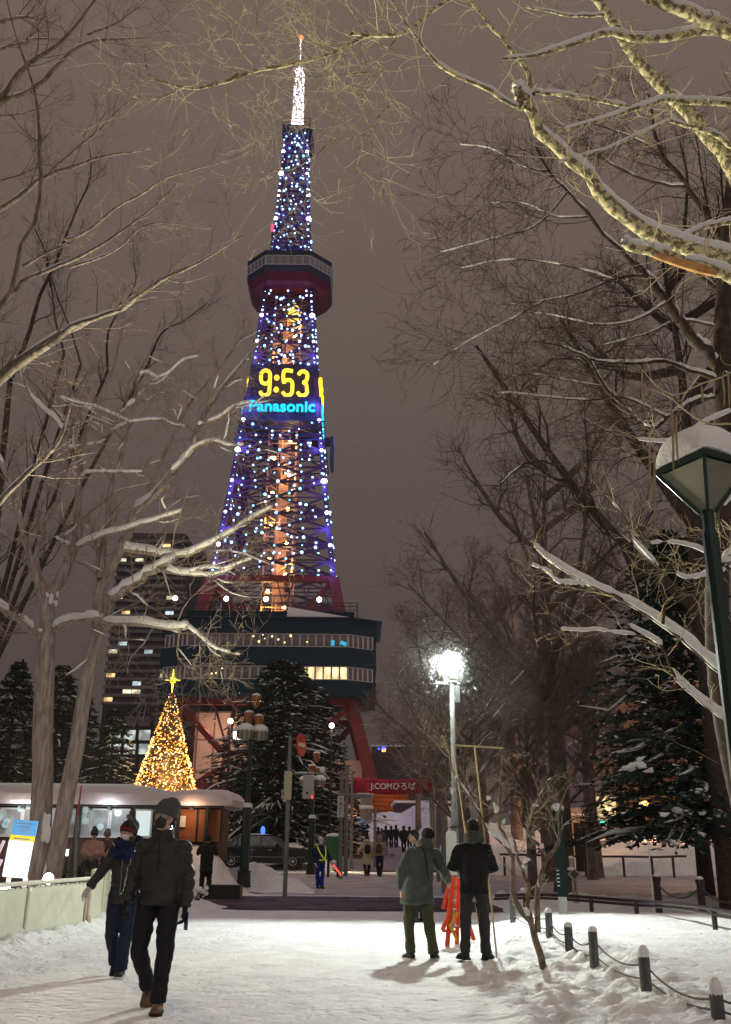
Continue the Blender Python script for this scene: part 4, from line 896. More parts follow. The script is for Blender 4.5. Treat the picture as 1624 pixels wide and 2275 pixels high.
def digits(parent, rz):
    h = empty('clock_face', (0, 0, 0)); h.parent = parent; h.rotation_euler = (0, 0, rz)
    y = -W/2-.28
    for nm, sts, ox in (('digit', [nine+[nine[0]], nine2], -3.35), ('digit', [five], .85), ('digit', [three], 3.65)):
        mb = MB(); [stroke(mb, s_, ox, y) for s_ in sts]; mb.build(nm, m_yel, h, smooth=True)
    mb = MB(); mb.ball((-1.05, y, 70.8-TZ0), .5, 10, 8, sc_=(.85, .5, 1)); mb.ball((-1.05, y, 68.7-TZ0), .5, 10, 8, sc_=(.85, .5, 1)); mb.build('colon', m_yel, h, smooth=True)
    # lettering
    fc_ = bpy.data.curves.new('txt', 'FONT'); fc_.body = 'Panasonic'; fc_.align_x = 'CENTER'; fc_.size = 2.75; fc_.extrude = .12; fc_.offset = .07; fc_.space_character = 1.02
    to = bpy.data.objects.new('txt', fc_); col.objects.link(to)
    me = bpy.data.meshes.new_from_object(to.evaluated_get(bpy.context.evaluated_depsgraph_get())); bpy.data.objects.remove(to)
    me.materials.clear(); me.materials.append(m_cy)
    s_ = 10.3/max(v.co.x*2 for v in me.vertices)
    o = link('lettering', me, h, loc=(0, -W/2-.78, 64.75-TZ0), rot=(R_(90), 0, 0)); o.scale = (s_, s_*1.0, 1)
bpy.context.view_layer.update()
digits(tower, 0); digits(tower, R_(90)); digits(tower, R_(-90))
for rz, col_, z, e in ((0, (1, .6, .02), 70.6, 500), (0, (.03, .1, 1), 64.2, 1500), (90, (.03, .1, 1), 64.2, 800)):
    l_ = bpy.data.lights.new('sign_light', 'POINT'); l_.energy = e; l_.color = col_; l_.shadow_soft_size = 2
    o = bpy.data.objects.new('sign_light', l_); col.objects.link(o); o.parent = tower
    o.location = (math.sin(R_(rz))*9.2, -math.cos(R_(rz))*9.2, z-TZ0)
mb = MB(); mb.box((7.8, -3, 58.9-TZ0), (.5, 4.5, 4.2)); mb.box((7.2, -3, 61-TZ0), (1.4, 3, .3)); mb.build('side_platform', m_black, tower)
mb = MB()
for zz in (62.9, 61.8, 60.7, 59.7):
    for q in ((-1, -1, 1, -1), (-1, 1, 1, 1), (1, -1, 1, 1), (-1, -1, -1, 1)): k_ = hw(zz)+.7; bar(mb, (q[0]*k_, q[1]*k_, zz-TZ0), (q[2]*k_, q[3]*k_, zz-TZ0), .16)
mb.build('gallery', m_navy, tower)

# ---- building held between the legs
HB = 15.2; FB = 22.8
hall = empty('tower_hall', (TX+.35, TY, TZ0), label='dark teal hall with two rows of windows slung between the legs of the tower', cat='building')
def hl(z): return z-TZ0
hall.scale = (.945, .55, 1); hall.location.y = TY-15.2*.45
def oc(mb, z0, z1, W0, F0): oct_loft(mb, [(z0, W0, F0), (z1, W0, F0)])
WB = 2*HB
mb = MB(); oc(mb, 20.0, 21.9, WB, FB); mb.build('lower_wall', m_teal, hall)
mb = MB(); oc(mb, 23.75, 26.2, WB, FB); mb.build('middle_wall', m_teal, hall)
mb = MB(); oc(mb, 28.05, 30.0, WB+.1, FB+.1); mb.build('upper_wall', m_teal, hall)
mb = MB(); oc(mb, 21.9, 23.75, WB-1.4, FB-.8); oc(mb, 26.2, 28.05, WB-1.4, FB-.8); mb.build('inner_wall', mat('hall_dark', (.02, .022, .03), rough=.6), hall)
mb = MB(); oc(mb, 30.0, 30.15, WB+1.6, FB+1.0); mb.build('eaves', m_navy, hall)
mb = MB(); mb.box((0, 1, hl(30.9)), (24, 22, 1.5)); mb.build('roof', m_teal, hall)
mb = MB(); mb.prism([(2.6, hl(31.9)), (11.6, hl(30.55)), (11.6, hl(30.25)), (2.4, hl(30.25))], 'y', -12.6, -11.9); mb.build('roof_snow', m_snow, hall)
mb = MB()
for k in range(26): bar(mb, (-12.4+k*.99, -12.2, hl(30.2)), (-12.4+k*.99, -12.2, hl(32.6)), .07)
for zz in (31.6, 32.1, 32.6): bar(mb, (-12.5, -12.2, hl(zz)), (12.5, -12.2, hl(zz)), .09); bar(mb, (12.5, -12.2, hl(zz)), (12.5, 10, hl(zz)), .09)
mb.build('railing', m_black, hall)
m_lit = glow('hall_window_lit', (1.0, .74, .38), 1.5)
def litmat(name, c, s, sc_, thr=.45):
    """window of a lit room: bright wall with darker things in it"""
    m = bpy.data.materials.new(name); m.use_nodes = True; n = m.node_tree; b = n.nodes['Principled BSDF']; b.inputs['Base Color'].default_value = (.05, .05, .05, 1)
    t = n.nodes.new('ShaderNodeTexCoord'); ns = n.nodes.new('ShaderNodeTexVoronoi'); ns.inputs['Scale'].default_value = sc_
    o_ = n.nodes.new('ShaderNodeObjectInfo'); ad = n.nodes.new('ShaderNodeVectorMath'); ad.operation = 'ADD'
    n.links.new(t.outputs['Object'], ad.inputs[0]); n.links.new(o_.outputs['Location'], ad.inputs[1]); n.links.new(ad.outputs[0], ns.inputs[0])
    r = n.nodes.new('ShaderNodeValToRGB'); r.color_ramp.elements[0].position = .1; r.color_ramp.elements[0].color = tuple(x for x in c)+(1,); r.color_ramp.elements[1].position = .75; r.color_ramp.elements[1].color = tuple(x*.3 for x in c)+(1,)
    n.links.new(ns.outputs['Distance'], r.inputs[0]); n.links.new(r.outputs[0], b.inputs['Emission Color']); b.inputs['Emission Strength'].default_value = s; return m
m_lit = litmat('hall_window_lit', (1.0, .70, .34), 2.3, 1.1)
m_dim = mat('hall_window_dim', (.10, .085, .08), rough=.25, var=.6, scale=.9, spec=.6)
me_pd = MB().box((0, .05, .5), (.84, .02, .86)).mesh('pane', m_dim); me_pl = MB().box((0, .05, .5), (.84, .02, .86)).mesh('pane', m_lit)
OB = oct_pts(WB-1.0, FB-.3)
for row, (z0, h_) in enumerate(((21.92, 1.8), (26.22, 1.8))):
    for j, n_ in ((0, 20), (1, 5), (2, 10), (7, 5)):
        a, b = np.array(OB[j]), np.array(OB[(j+1) % 8])
        for i in range(n_):
            c = a+(b-a)*(i+.5)/n_; ln = np.linalg.norm(b-a)/n_*.94; an = math.atan2(*(b-a)[::-1])
            lit = row == 0 and j == 0 and i >= 11
            f_ = link('window', me_fr, hall, loc=(c[0], c[1], hl(z0)), rot=(0, 0, an)); f_.scale = (ln, 1.6, h_)
            link('pane', me_pl if lit else me_pd, f_)
# small lights seen through the dark windows
mb = MB(); rs = random.Random(9)
for x, z in [(-7.5, 22.6), (-6.9, 22.7), (-6.1, 23.3), (-1.2, 26.9), (-.4, 27.3), (1.5, 27.2), (3.2, 27.7), (5.5, 26.9), (-2.0, 27.6), (0.6, 27.6), (-.7, 27.8), (2.4, 26.8)]:
    mb.ball((x, -HB+.35, hl(z)), rs.uniform(.06, .14), 6, 5)
mb.build('room_lights', glow('room_light', (1, .6, .25), 6, False), hall, kind='stuff')
mb = MB(); mb.box((9.1, -HB+.34, hl(26.8)), (.5, .05, .7)); mb.box((10.6, -HB+.34, hl(26.75)), (.9, .05, .5), rot=(0, .4, 0)); mb.build('screen', glow('cyan_screen', (.05, .5, .8), .9, False), hall)
for x in (-13.6, -6.3, -.6, 7.0):
    mb = MB(); mb.box((x, -12.5, hl(32.6)), (.35, .3, .5)); f_ = mb.build('floodlight', m_black, hall)
    mb = MB(); mb.ball((x, -12.8, hl(32.95)), .36, 8, 6); mb.build('lens', glow('flood_lens', (.95, .98, 1), 9, False), f_, smooth=True)
l_ = bpy.data.lights.new('window_light', 'POINT')
# lit cream hall under the tower
m_cream = mat('cream_wall', (.62, .46, .38), rough=.8, var=.06, scale=1)
base = empty('tower_base_hall', (TX, TY, TZ0), label='floodlit cream building with a sloping wing under the red tower legs', cat='building')
mb = MB(); mb.box((-5.2, -5, 8.6), (8.8, 6, 16.8)); mb.build('wall', m_cream, base)
mb = MB()
for x in (-9.3, -7.0, -4.7, -2.4): mb.box((x, -8.05, 8.6), (.22, .12, 16.8))
for z in (5.5, 9.2, 13.4): mb.box((-5.2, -8.06, z), (8.8, .14, .16))
mb.build('panel_joint', mat('joint', (.25, .15, .12)), base)
mb = MB(); mb.prism([(-10.5, 0), (-10.5, 2.5), (-1, 10.6), (13, 10.6), (13, 0)], 'y', -11.5, -8.1); mb.build('side_wing', m_cream, base)
mb = MB(); mb.box((10, -6, 4.2), (9, 5, 8.4)); mb.build('back_wall', mat('salmon_wall', (.50, .20, .14), var=.1), base)
for x, y, z, e, c in ((-8, -13.5, 2.2, 550, (1, .62, .42)), (-3, -12.5, 12.8, 500, (1, .62, .45)), (-6.5, -12, 15.5, 350, (1, .6, .42)), (8, -12.5, 14.5, 200, (1, .45, .28)), (11, -13, 3, 300, (1, .5, .3))):
    mb = MB(); mb.box((x, y, z), (.35, .35, .2)); mb.build('floodlight', m_black, base)
    l_ = bpy.data.lights.new('base_light', 'POINT'); l_.energy = e; l_.color = c; l_.shadow_soft_size = .4
    o = bpy.data.objects.new('base_light', l_); col.objects.link(o); o.parent = base; o.location = (x, y, z+.4 if z < 5 else z-.4)
# ------------------------------------------------------------------ far buildings
def px_box(x0, x1, y0, y1, D):
    a = at(x0, y1, D); b = at(x1, y0, D); return a, b
# apartment block, left
D = 215.0
xa, xb_ = at(232, 1540, D)[0], at(392, 1540, D)[0]; zt = at(320, 1192, D)[2]; zb0 = g(-60, 200)
wd = xb_-xa
apt = empty('apartment_tower', ((xa+xb_)/2, D, zb0), label='dark high-rise apartment block with banded balconies and a few lit windows left of the tower', cat='building')
H = zt-zb0
m_apt = mat('apartment_wall', (.06, .052, .05), rough=.9, var=.1, scale=.3); m_band = mat('balcony_band', (.12, .105, .10), rough=.9, var=.1, scale=.5)
mb = MB(); mb.box((0, 8, H/2), (wd, 16, H)); mb.box((wd/2+1.5, 10, H/2-1), (3, 12, H-2)); mb.build('wall', m_apt, apt)
mb = MB(); mb.box((0, 8, H+.6), (wd*.9, 14, 1.2)); mb.build('roof', m_apt, apt)
nf = 22; fh = (zt-at(320, 1568, D)[2])/nf; zf0 = H-nf*fh
me_bal = MB().box((0, 0, 0), (wd+.4, 1.2, fh*.36)).mesh('balcony', m_band)
me_w0 = MB().box((0, 0, 0), (1.7, .1, fh*.55)).mesh('window', mat('apt_window', (.03, .03, .035), rough=.2, var=.6, scale=.4))
WM = {}
for nm, c, s_ in (('warm', (1, .66, .28), 1.9), ('pale', (1, .85, .6), 1.7), ('white', (.7, .85, .9), 1.4)):
    WM[nm] = MB().box((0, 0, 0), (1.9, .12, fh*.56)).mesh('window', litmat('apt_lit_'+nm, c, s_, .6))
for f in range(nf): link('balcony', me_bal, apt, loc=(0, -.6, zf0+f*fh+fh*.2))
lit = {}
for px, py, k in [(370, 1210, 'warm'), (262, 1243, 'pale'), (307, 1241, 'pale'), (257, 1311, 'warm'), (282, 1311, 'warm'), (257, 1332, 'warm'), (372, 1328, 'pale'), (276, 1361, 'warm'), (367, 1361, 'white'), (365, 1390, 'warm'), (266, 1437, 'white'), (256, 1452, 'pale'), (362, 1449, 'warm'), (363, 1467, 'white'), (250, 1504, 'warm'), (358, 1503, 'pale'), (294, 1520, 'white'), (246, 1545, 'warm'), (282, 1545, 'pale'), (292, 1545, 'pale'), (356, 1545, 'pale'), (360, 1535, 'warm'), (322, 1452, 'white')]:
    p = at(px, py, D-.7); lit[(int(round((p[2]-zb0-zf0)/fh-.68)), int(round((p[0]-xa)/wd*8-.5)))] = k
for f in range(nf):
    for i in range(8):
        k = lit.get((f, i)); link('window', WM[k] if k else me_w0, apt, loc=(-wd/2+(i+.5)*wd/8, -.12, zf0+f*fh+fh*.68))
# grey block between it and the tower
D = 300.0; a, b = px_box(398, 470, 1275, 1560, D)
bl = empty('office_block', ((a[0]+b[0])/2, D, 1.5), label='pale grey office block half hidden behind the tower leg', cat='building'); w_ = b[0]-a[0]; h_ = b[2]-1.5
mb = MB(); mb.box((0, 6, h_/2), (w_, 12, h_)); mb.build('wall', mat('office_wall', (.16, .145, .15), rough=.9), bl)
me_o = MB().box((0, 0, 0), (w_/5*.66, .1, 1.7)).mesh('window', mat('office_window', (.045, .04, .05), rough=.3))
for j in range(14):
    for i in range(5): link('window', me_o, bl, loc=(-w_/2+(i+.5)*w_/5, -.06, h_-2.6-j*3.1))
# black building with lit square windows
D = 150.0; a, b = px_box(196, 420, 1566, 1880, D)
bk = empty('office_block', ((a[0]+b[0])/2, D, 1.5), label='black low building with pale lit square windows left of the christmas tree', cat='building'); w_ = b[0]-a[0]; h_ = b[2]-1.5
mb = MB(); mb.box((0, 6, h_/2), (w_, 12, h_)); mb.build('wall', mat('black_wall', (.022, .02, .022), rough=.9), bk)
m_wl = litmat('black_lit', (.55, .62, .55), 1.4, .8, .6); m_wd = mat('black_dim', (.10, .085, .08), rough=.3, var=.4, scale=.6)
me1 = MB().box((0, 0, 0), (1.75, .1, 1.55)).mesh('window', m_wl); me0 = MB().box((0, 0, 0), (1.75, .1, 1.55)).mesh('window', m_wd)
for j, y in enumerate((1602, 1633, 1664, 1694)):
    for i in range(6):
        p = at(288+33*(i-1), y, D-.1); link('window', me1 if (j in (1, 2) and i in (0, 1, 2, 4)) else me0, bk, loc=(p[0]-(a[0]+b[0])/2, -.06, p[2]-1.5))
# pale buildings across the street on the right
def block(x0, x1, y0, D, label, c, wins, name='shop_building', em=None):
    a, b = px_box(x0, x1, y0, 1880, D); w_ = b[0]-a[0]; z0 = 1.2; h_ = b[2]-z0
    r = empty(name, ((a[0]+b[0])/2, D, z0), label=label, cat='building')
    mb = MB(); mb.box((0, 5, h_/2), (w_, 10, h_)); mb.build('wall', c, r); mb = MB(); mb.box((0, 5, h_+.12), (w_+.4, 10.4, .24)); mb.build('roof', m_snow, r)
    for (px0, px1, py0, py1, m_) in wins:
        p, q = at(px0, py1, D-.1), at(px1, py0, D-.1); mb = MB(); mb.box(((p[0]+q[0])/2-(a[0]+b[0])/2, -.06, (p[2]+q[2])/2-z0), (q[0]-p[0], .1, q[2]-p[2])); mb.build('window', m_, r)
    return r
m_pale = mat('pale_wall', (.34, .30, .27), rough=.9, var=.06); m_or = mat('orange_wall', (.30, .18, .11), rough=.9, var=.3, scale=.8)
m_shop = litmat('shop_lit', (1, .75, .35), 1.5, 1.5, .5); m_wht = litmat('white_lit', (.85, .9, 1), 1.2, .6, .6); m_dk = mat('dark_window', (.03, .03, .035), rough=.3)
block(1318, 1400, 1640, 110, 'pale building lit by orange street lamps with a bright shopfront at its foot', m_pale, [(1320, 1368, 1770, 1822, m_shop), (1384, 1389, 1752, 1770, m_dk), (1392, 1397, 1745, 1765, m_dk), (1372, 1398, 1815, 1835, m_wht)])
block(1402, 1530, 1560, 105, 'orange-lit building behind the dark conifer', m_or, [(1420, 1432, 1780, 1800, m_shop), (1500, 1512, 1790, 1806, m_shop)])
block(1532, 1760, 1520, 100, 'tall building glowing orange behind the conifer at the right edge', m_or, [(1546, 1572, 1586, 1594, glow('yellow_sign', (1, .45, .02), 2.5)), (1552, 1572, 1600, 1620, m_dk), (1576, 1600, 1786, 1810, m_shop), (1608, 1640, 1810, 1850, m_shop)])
block(1180, 1316, 1700, 140, 'dark building behind the bare trees right of the lamp', mat('dim_wall', (.09, .06, .05), rough=.9), [(1270, 1310, 1780, 1830, m_shop), (1282, 1290, 1770, 1800, m_shop)])
block(1340, 1400, 1545, 125, 'building whose small white windows shine between the trees', mat('dim_wall2', (.11, .095, .09), rough=.9), [(1351, 1359, 1556, 1562, m_wht), (1360, 1366, 1566, 1576, m_wht), (1357, 1362, 1602, 1612, m_wht), (1366, 1372, 1604, 1614, m_wht), (1356, 1363, 1636, 1646, m_wht), (1367, 1373, 1638, 1648, m_wht)], name='office_block')
block(825, 1000, 1660, 170, 'distant low building with a small blue sign right of the tower leg', mat('dim_wall3', (.06, .055, .055), rough=.9), [(848, 856, 1652+6, 1661+6, glow('blue_sign', (.05, .08, 1), 3, False)), (839, 844, 1661, 1665, glow('blue_sign', (.05, .08, 1), 3, False)), (848, 857, 1638+24, 1646+24, glow('yellow_sign2', (1, .5, .03), 2.5, False))])
# dim shop fronts beneath the tower, right of the leg
block(880, 1010, 1785, 100, 'low dim pavilion at the foot of the tower', mat('dim_wall4', (.07, .05, .045), rough=.9), [], name='pavilion')
# orange brick wall piece under the leg
D = 112.0; a, b = px_box(838, 882, 1764, 1822, D)
og = empty('brick_pavilion', ((a[0]+b[0])/2, D, 1.4), label='orange brick pavilion lit beneath the foot of the right tower leg', cat='building')
m_ob = mat('orange_brick', (.36, .10, .02), rough=.8, var=.2, scale=3); w_, h_ = b[0]-a[0], b[2]-1.4
mb = MB(); mb.box((0, 3, h_/2), (w_*2.2, 6, h_)); mb.build('wall', m_ob, og); mb = MB(); mb.box((0, 2.6, h_+.4), (w_*2.3, 7, .5)); mb.build('roof', mat('white_fascia', (.6, .45, .4)), og)
mbb = MB().box((0, 0, 0), (w_*2.2, .05, .05)).mesh('brick_course', mat('brick_joint', (.12, .03, .01)))
for j in range(12): link('brick_course', mbb, og, loc=(0, -.03, .3+j*h_/12.5))
l_ = bpy.data.lights.new('pavilion_light', 'POINT'); l_.energy = 35; l_.color = (1, .5, .2); l_.shadow_soft_size = .3; o = bpy.data.objects.new('pavilion_light', l_); col.objects.link(o); o.parent = og; o.location = (0, -1.8, h_-.6)
# ---- christmas tree
D = 72.0; fz = g(at(368, 1880, D)[0], D); ct = at(383, 1533, D); cbx = at(366, 1880, D)[0]
xm = empty('christmas_tree', (ct[0], D, fz), label='tall cone-shaped christmas tree covered in golden lights with a star on top', cat='christmas tree')
Hx = ct[2]-fz; Rb = 3.55
mb = MB(); mb.lathe([(Rb*.93, 0), (Rb*.5, Hx*.46), (.12, Hx*.98), (.01, Hx)], n=28); mb.build('cone', mat('tree_dark', (.10, .07, .035), rough=.9, var=.5, scale=4), xm, smooth=True)
def cone_balls(n, r0, r1, seed):
    r_ = np.random.default_rng(seed); V0 = []; mb_ = MB(); t = MB().ball((0, 0, 0), 1, 4, 3); v0 = t.v[0]; f0 = t.f
    u = 1-np.sqrt(r_.random(n)); z = u*Hx; a = r_.random(n)*2*np.pi; R = (1-u)*Rb*.98+.03+r_.normal(size=n)*.06; s_ = r0+(r1-r0)*r_.random(n)
    V = v0[None]*s_[:, None, None]+np.stack([R*np.cos(a), R*np.sin(a), z], -1)[:, None, :]
    F = []; k = len(v0)
    return V.reshape(-1, 3), f0, k, n
for nm, n_, c, s_, sd, sm in (('golden_lights', 2600, (1.0, .42, .06), 3.2, 1, True), ('pale_lights', 900, (1.0, .72, .36), 5, 2, False), ('red_lights', 500, (1.0, .18, .04), 4, 3, False)):
    V, f0, k, n = cone_balls(int(n_*1.15), .03, .055, sd)
    F = [tuple(i+k*j for i in f) for j in range(n) for f in f0]
    me = bpy.data.meshes.new(nm); me.from_pydata(V.tolist(), [], F); me.materials.append(glow('xmas_'+nm, c, s_, False)); link(nm, me, xm, kind='stuff')
l_ = bpy.data.lights.new('xmas_light', 'POINT'); l_.energy = 700; l_.color = (1, .6, .25); l_.shadow_soft_size = 1.2; o = bpy.data.objects.new('xmas_light', l_); col.objects.link(o); o.parent = xm; o.location = (1.5, -3.6, 5)
mb = MB()
for i in range(8):
    a = i*math.pi/4; ln = .6 if i % 2 == 0 else .3
    if i == 2: ln = .85
    if i == 6: ln = 1.0
    mb.tube([(0, 0, 0), (math.cos(a)*ln, 0, math.sin(a)*ln)], [.13, .03], 5)
mb.build('star', glow('star_glow', (1, .75, .08), 2.2, False), xm, loc=(0, -.1, Hx+.75))
# ornaments: soft grey swirls of ribbon
mb = MB(); rs = random.Random(4)
for i in range(26):
    u = rs.uniform(.05, .6); a = rs.uniform(-2.6, -.5); R = (1-u)*Rb*.99+.05; mb.box((R*math.cos(a), R*math.sin(a), u*Hx), (.5, .06, .14), rz=a+1.57, rot=(0, rs.uniform(-.9, .9), 0))
mb.build('ribbon', mat('ribbon_grey', (.22, .17, .17), rough=.6), xm, kind='stuff')

# ---- conifers
def conifer(name, base, H, Rb, seed, label, c, n_br=900, drop=.35, snow_amt=.25, leaf=.16, lean=0, group=None, zc0=.06, fine=7, ex=.8):
    r_ = np.random.default_rng(seed); b = np.array(base, float)
    root = empty(name, tuple(b), label=label, cat='tree', group=group)
    mb = MB(); mb.tube([(0, 0, -.1), (0, 0, H*.4), (0, 0, H*.96)], [.022*H, .014*H, .02], 8); mb.build('trunk', m_dark, root, smooth=True)
    nt_ = int(H*1.5); u = (np.floor(r_.random(n_br)**1.35*nt_)+.5+r_.normal(size=n_br)*.16)/nt_; u = np.clip(u, 0, .995); z = H*(zc0+(1-zc0)*u); a = r_.random(n_br)*2*np.pi
    lump = 1+.22*np.sin(a*3+u*9)+.15*np.sin(a*5-u*17)
    Ln = (Rb*(1-u)**ex*(.62+.5*r_.random(n_br))*lump+.12)
    P = np.empty((n_br, 5, 3)); t = np.linspace(0, 1, 5)
    for i in range(5):
        P[:, i, 0] = np.cos(a)*Ln*t[i]; P[:, i, 1] = np.sin(a)*Ln*t[i]; P[:, i, 2] = z+Ln*(.12*t[i]-drop*t[i]**2+.10*t[i]**3)
    P[:, 1:] += r_.normal(size=(n_br, 4, 3))*.03*Ln[:, None, None]
    R = np.linspace(.02, .006, 5)[None]*np.ones((n_br, 1))*(H/10)
    V, Q = tubes(P, R, 3); link('branches', fast_mesh('branches', V, Q, m_dark), root, kind='stuff')
    # needle sprays: small tilted blades along outer part of every branch
    k = fine; N = n_br*k; ii = np.repeat(np.arange(n_br), k); tt = .35+.65*r_.random(N)**.7; s = tt*4; j = np.minimum(s.astype(int), 3); f = (s-j)[:, None]
    p = P[ii, j]*(1-f)+P[ii, j+1]*f; d = P[ii, j+1]-P[ii, j]; d /= np.linalg.norm(d, axis=1, keepdims=True)
    side = np.cross(d, [0, 0, 1.]); side /= np.linalg.norm(side, axis=1, keepdims=True)+1e-9
    dd = d*.8+side*r_.normal(size=(N, 1))*.9+r_.normal(size=(N, 3))*.25; dd /= np.linalg.norm(dd, axis=1, keepdims=True)
    ln = leaf*(.6+.9*r_.random(N))[:, None]; wv = np.cross(dd, r_.normal(size=(N, 3))*.5+[0, 0, 1.]); wv /= np.linalg.norm(wv, axis=1, keepdims=True)+1e-9; wv *= ln*.22
    V = np.stack([p, p+dd*ln*.5+wv, p+dd*ln, p+dd*ln*.5-wv], 1).reshape(-1, 3); Q = np.arange(N*4).reshape(N, 4)
    link('crown', fast_mesh('crown', V, Q, c, smooth=False), root, kind='stuff')
    if snow_amt:
        pick = (r_.random(n_br) < snow_amt*2.6) & (u < .97); Pb = P[pick][:, 1:].copy(); Pb[..., 2] += .03*H/10
        if len(Pb):
            Rb_ = np.array([.7, 1.0, .8, .35])[None]*(.035+.02*r_.random((len(Pb), 1)))*(H/10)*(.5+.6*(1-u[pick])[:, None])
            so_ = snow_on(Pb, Rb_, amt=1.0, rmin=.001, seed=seed, cover=.5, th=1.2)
            if so_: V, Q = so_; V = V+.03*(H/10)*np.stack([fbm(V[:, 0]*5+k_*7, V[:, 2]*9+V[:, 1]*3, 2) for k_ in range(3)], 1); link('bough_snow', fast_mesh('bough_snow', V, Q, m_snow), root, kind='stuff')
        m_ = r_.random(N) < snow_amt*(.3+vnoise(p[:, 0]*1.2+9, p[:, 2]*1.6)+.4); q = p[m_]; n = len(q); 
        sz = leaf*(.16+.30*r_.random(n))[:, None]
        tb = MB().ball((0, 0, 0), 1, 5, 4); v0 = tb.v[0]; f0 = tb.f; kk = len(v0)
        S = sz[:, :, None]*np.array([1, 1, .42])[None, None]
        al = d[m_]; V = v0[None]*S+ (q+np.array([0, 0, leaf*.15]))[:, None, :]
        sh_ = (v0[None, :, 0:1]*al[:, None, :])*sz[:, None]*.9; V = V+sh_
        F = [tuple(i+kk*jj for i in f_) for jj in range(n) for f_ in f0]
        me = bpy.data.meshes.new('snow'); me.from_pydata(V.reshape(-1, 3).tolist(), [], F); me.materials.append(m_snow); me.polygons.foreach_set('use_smooth', [True]*len(F)); link('snow', me, root, kind='stuff')
    return root
m_con = mat('needles_dark', (.018, .035, .024), rough=.8, var=.4, scale=2)
m_con2 = mat('needles_blue', (.03, .06, .045), rough=.75, var=.4, scale=3)
def con_px(px, top, D, Rb, seed, label, c=m_con, **k):
    x = px_x(px, D); z = g(x, D); conifer('conifer_tree', (x, D, z), at(px, top, D)[2]-z, Rb, seed, label, c, **k)
con_px(618, 1466, 60, 5.0, 1, 'large dark conifer flecked with snow standing right in front of the tower', n_br=3000, snow_amt=.085, leaf=.30, fine=10, ex=.5)
con_px(700, 1530, 64, 3.6, 2, 'dark conifer touching the big one on its right side below the hall windows', n_br=1500, snow_amt=.10, leaf=.30)
con_px(228, 1572, 70, 3.2, 3, 'snow-edged dark conifer left of the christmas tree', n_br=1100, snow_amt=.12, leaf=.30)
con_px(95, 1478, 75, 4.6, 4, 'dark conifer mass behind the two-stemmed tree', n_br=1200, snow_amt=.02, leaf=.4)
con_px(-10, 1470, 72, 4.6, 5, 'dark conifer cut by the left edge above the kiosk roof', n_br=1200, snow_amt=.03, leaf=.4)
con_px(150, 1530, 80, 4.2, 6, 'dark conifer between two others above the kiosk roof', n_br=1000, snow_amt=.03, leaf=.4)
# the big one at the right with drooping boughs
D = 30.0; x = px_x(1560, D); z = g(x, D)
conifer('conifer_tree', (x, D, z), at(1530, 1180, D)[2]-z, 3.7, 9, 'big dark green conifer with snow-heaped low boughs at the right', m_con2, n_br=1350, drop=.34, snow_amt=.06, leaf=.24, zc0=.15, fine=14, ex=.65)
# heaped snow on its nearest boughs
mb = MB(); rs = random.Random(8); o0 = np.array([x, D, z])
for px, py, w_ in [(1395, 1705, 30), (1420, 1700, 28), (1440, 1712, 22), (1380, 1712, 14), (1425, 1686, 20), (1475, 1810, 22), (1505, 1800, 26), (1530, 1808, 16), (1520, 1768, 12), (1385, 1805, 14), (1392, 1830, 12), (1560, 1806, 18), (1600, 1812, 24), (1620, 1800, 20), (1575, 1770, 12), (1448, 1872, 10), (1540, 1840, 12), (1370, 1690, 10), (1500, 1700, 14), (1430, 1560, 16), (1460, 1500, 14), (1440, 1440, 12), (1500, 1420, 14), (1610, 1740, 18)]:
    p = at(px, py, D-3.4+rs.uniform(-.3, .3)); r = w_*27/2300*.5
    mb.ball(p-o0, r, 8, 6, sc_=(1.2, 1, .6))
con_r = [o for o in bpy.data.objects if o.get('label', '').startswith('big dark green')][0]
link('snow', remesh0(mb, .05), con_r, kind='stuff')
# ------------------------------------------------------------------ floodlit park lamp
lp = at(996, 1475, 19.0); LX, LY, LZ = lp
gb = g(at(1026, 1900, 19)[0], 19); PX = at(1004, 1520, 19)[0]
lamp = empty('park_lamp', (PX, LY, gb), label='tall grey steel lamp post with one dazzling white floodlight at its top', cat='street lamp')
HL = LZ-gb
mb = MB(); mb.lathe([(.072, -.2), (.072, HL*.45), (.058, HL*.45), (.050, HL-.42)], n=14); mb.build('pole', mat('lamp_pole_grey', (.15, .16, .155), rough=.95, spec=.02), lamp, smooth=True)
mb = MB(); mb.box((-.02, -.02, HL-.36), (.30, .06, .04)); mb.box((-.22, -.02, HL-.40), (.26, .08, .05)); mb.box((.10, -.05, HL-.62), (.09, .09, .34)); mb.build('bracket', mat('lamp_bracket', (.04, .042, .042), rough=.95, spec=.02), lamp)
mb = MB(); mb.box((LX-PX, .10, HL), (.40, .16, .34)); hd = mb.build('lamp_head', m_grey, lamp)
mb = MB(); mb.lathe([(.15, -.02), (.17, .0), (.14, .05), (.02, .08)], n=20); mb.build('lens', glow('flood_white', (1, 1, .93), 40, False), hd, loc=(LX-PX, .01, HL+.02), rot=(R_(90), 0, 0))
mb = MB(); mb.box((.02, -.10, HL*.52), (.10, .03, .02)); mb.box((0, 0, HL*.36), (.19, .19, .035)); mb.build('clamp', m_black, lamp)
l_ = bpy.data.lights.new('park_light', 'SPOT'); l_.energy = 2900; l_.color = (.93, 1.0, .92); l_.shadow_soft_size = .14; l_.spot_size = R_(172); l_.spot_blend = .25
o = bpy.data.objects.new('park_light', l_); col.objects.link(o); o.parent = lamp; o.location = (LX-PX, -.13, HL)
o.rotation_euler = Vector((-.05, -1, -.55)).to_track_quat('-Z', 'Y').to_euler()
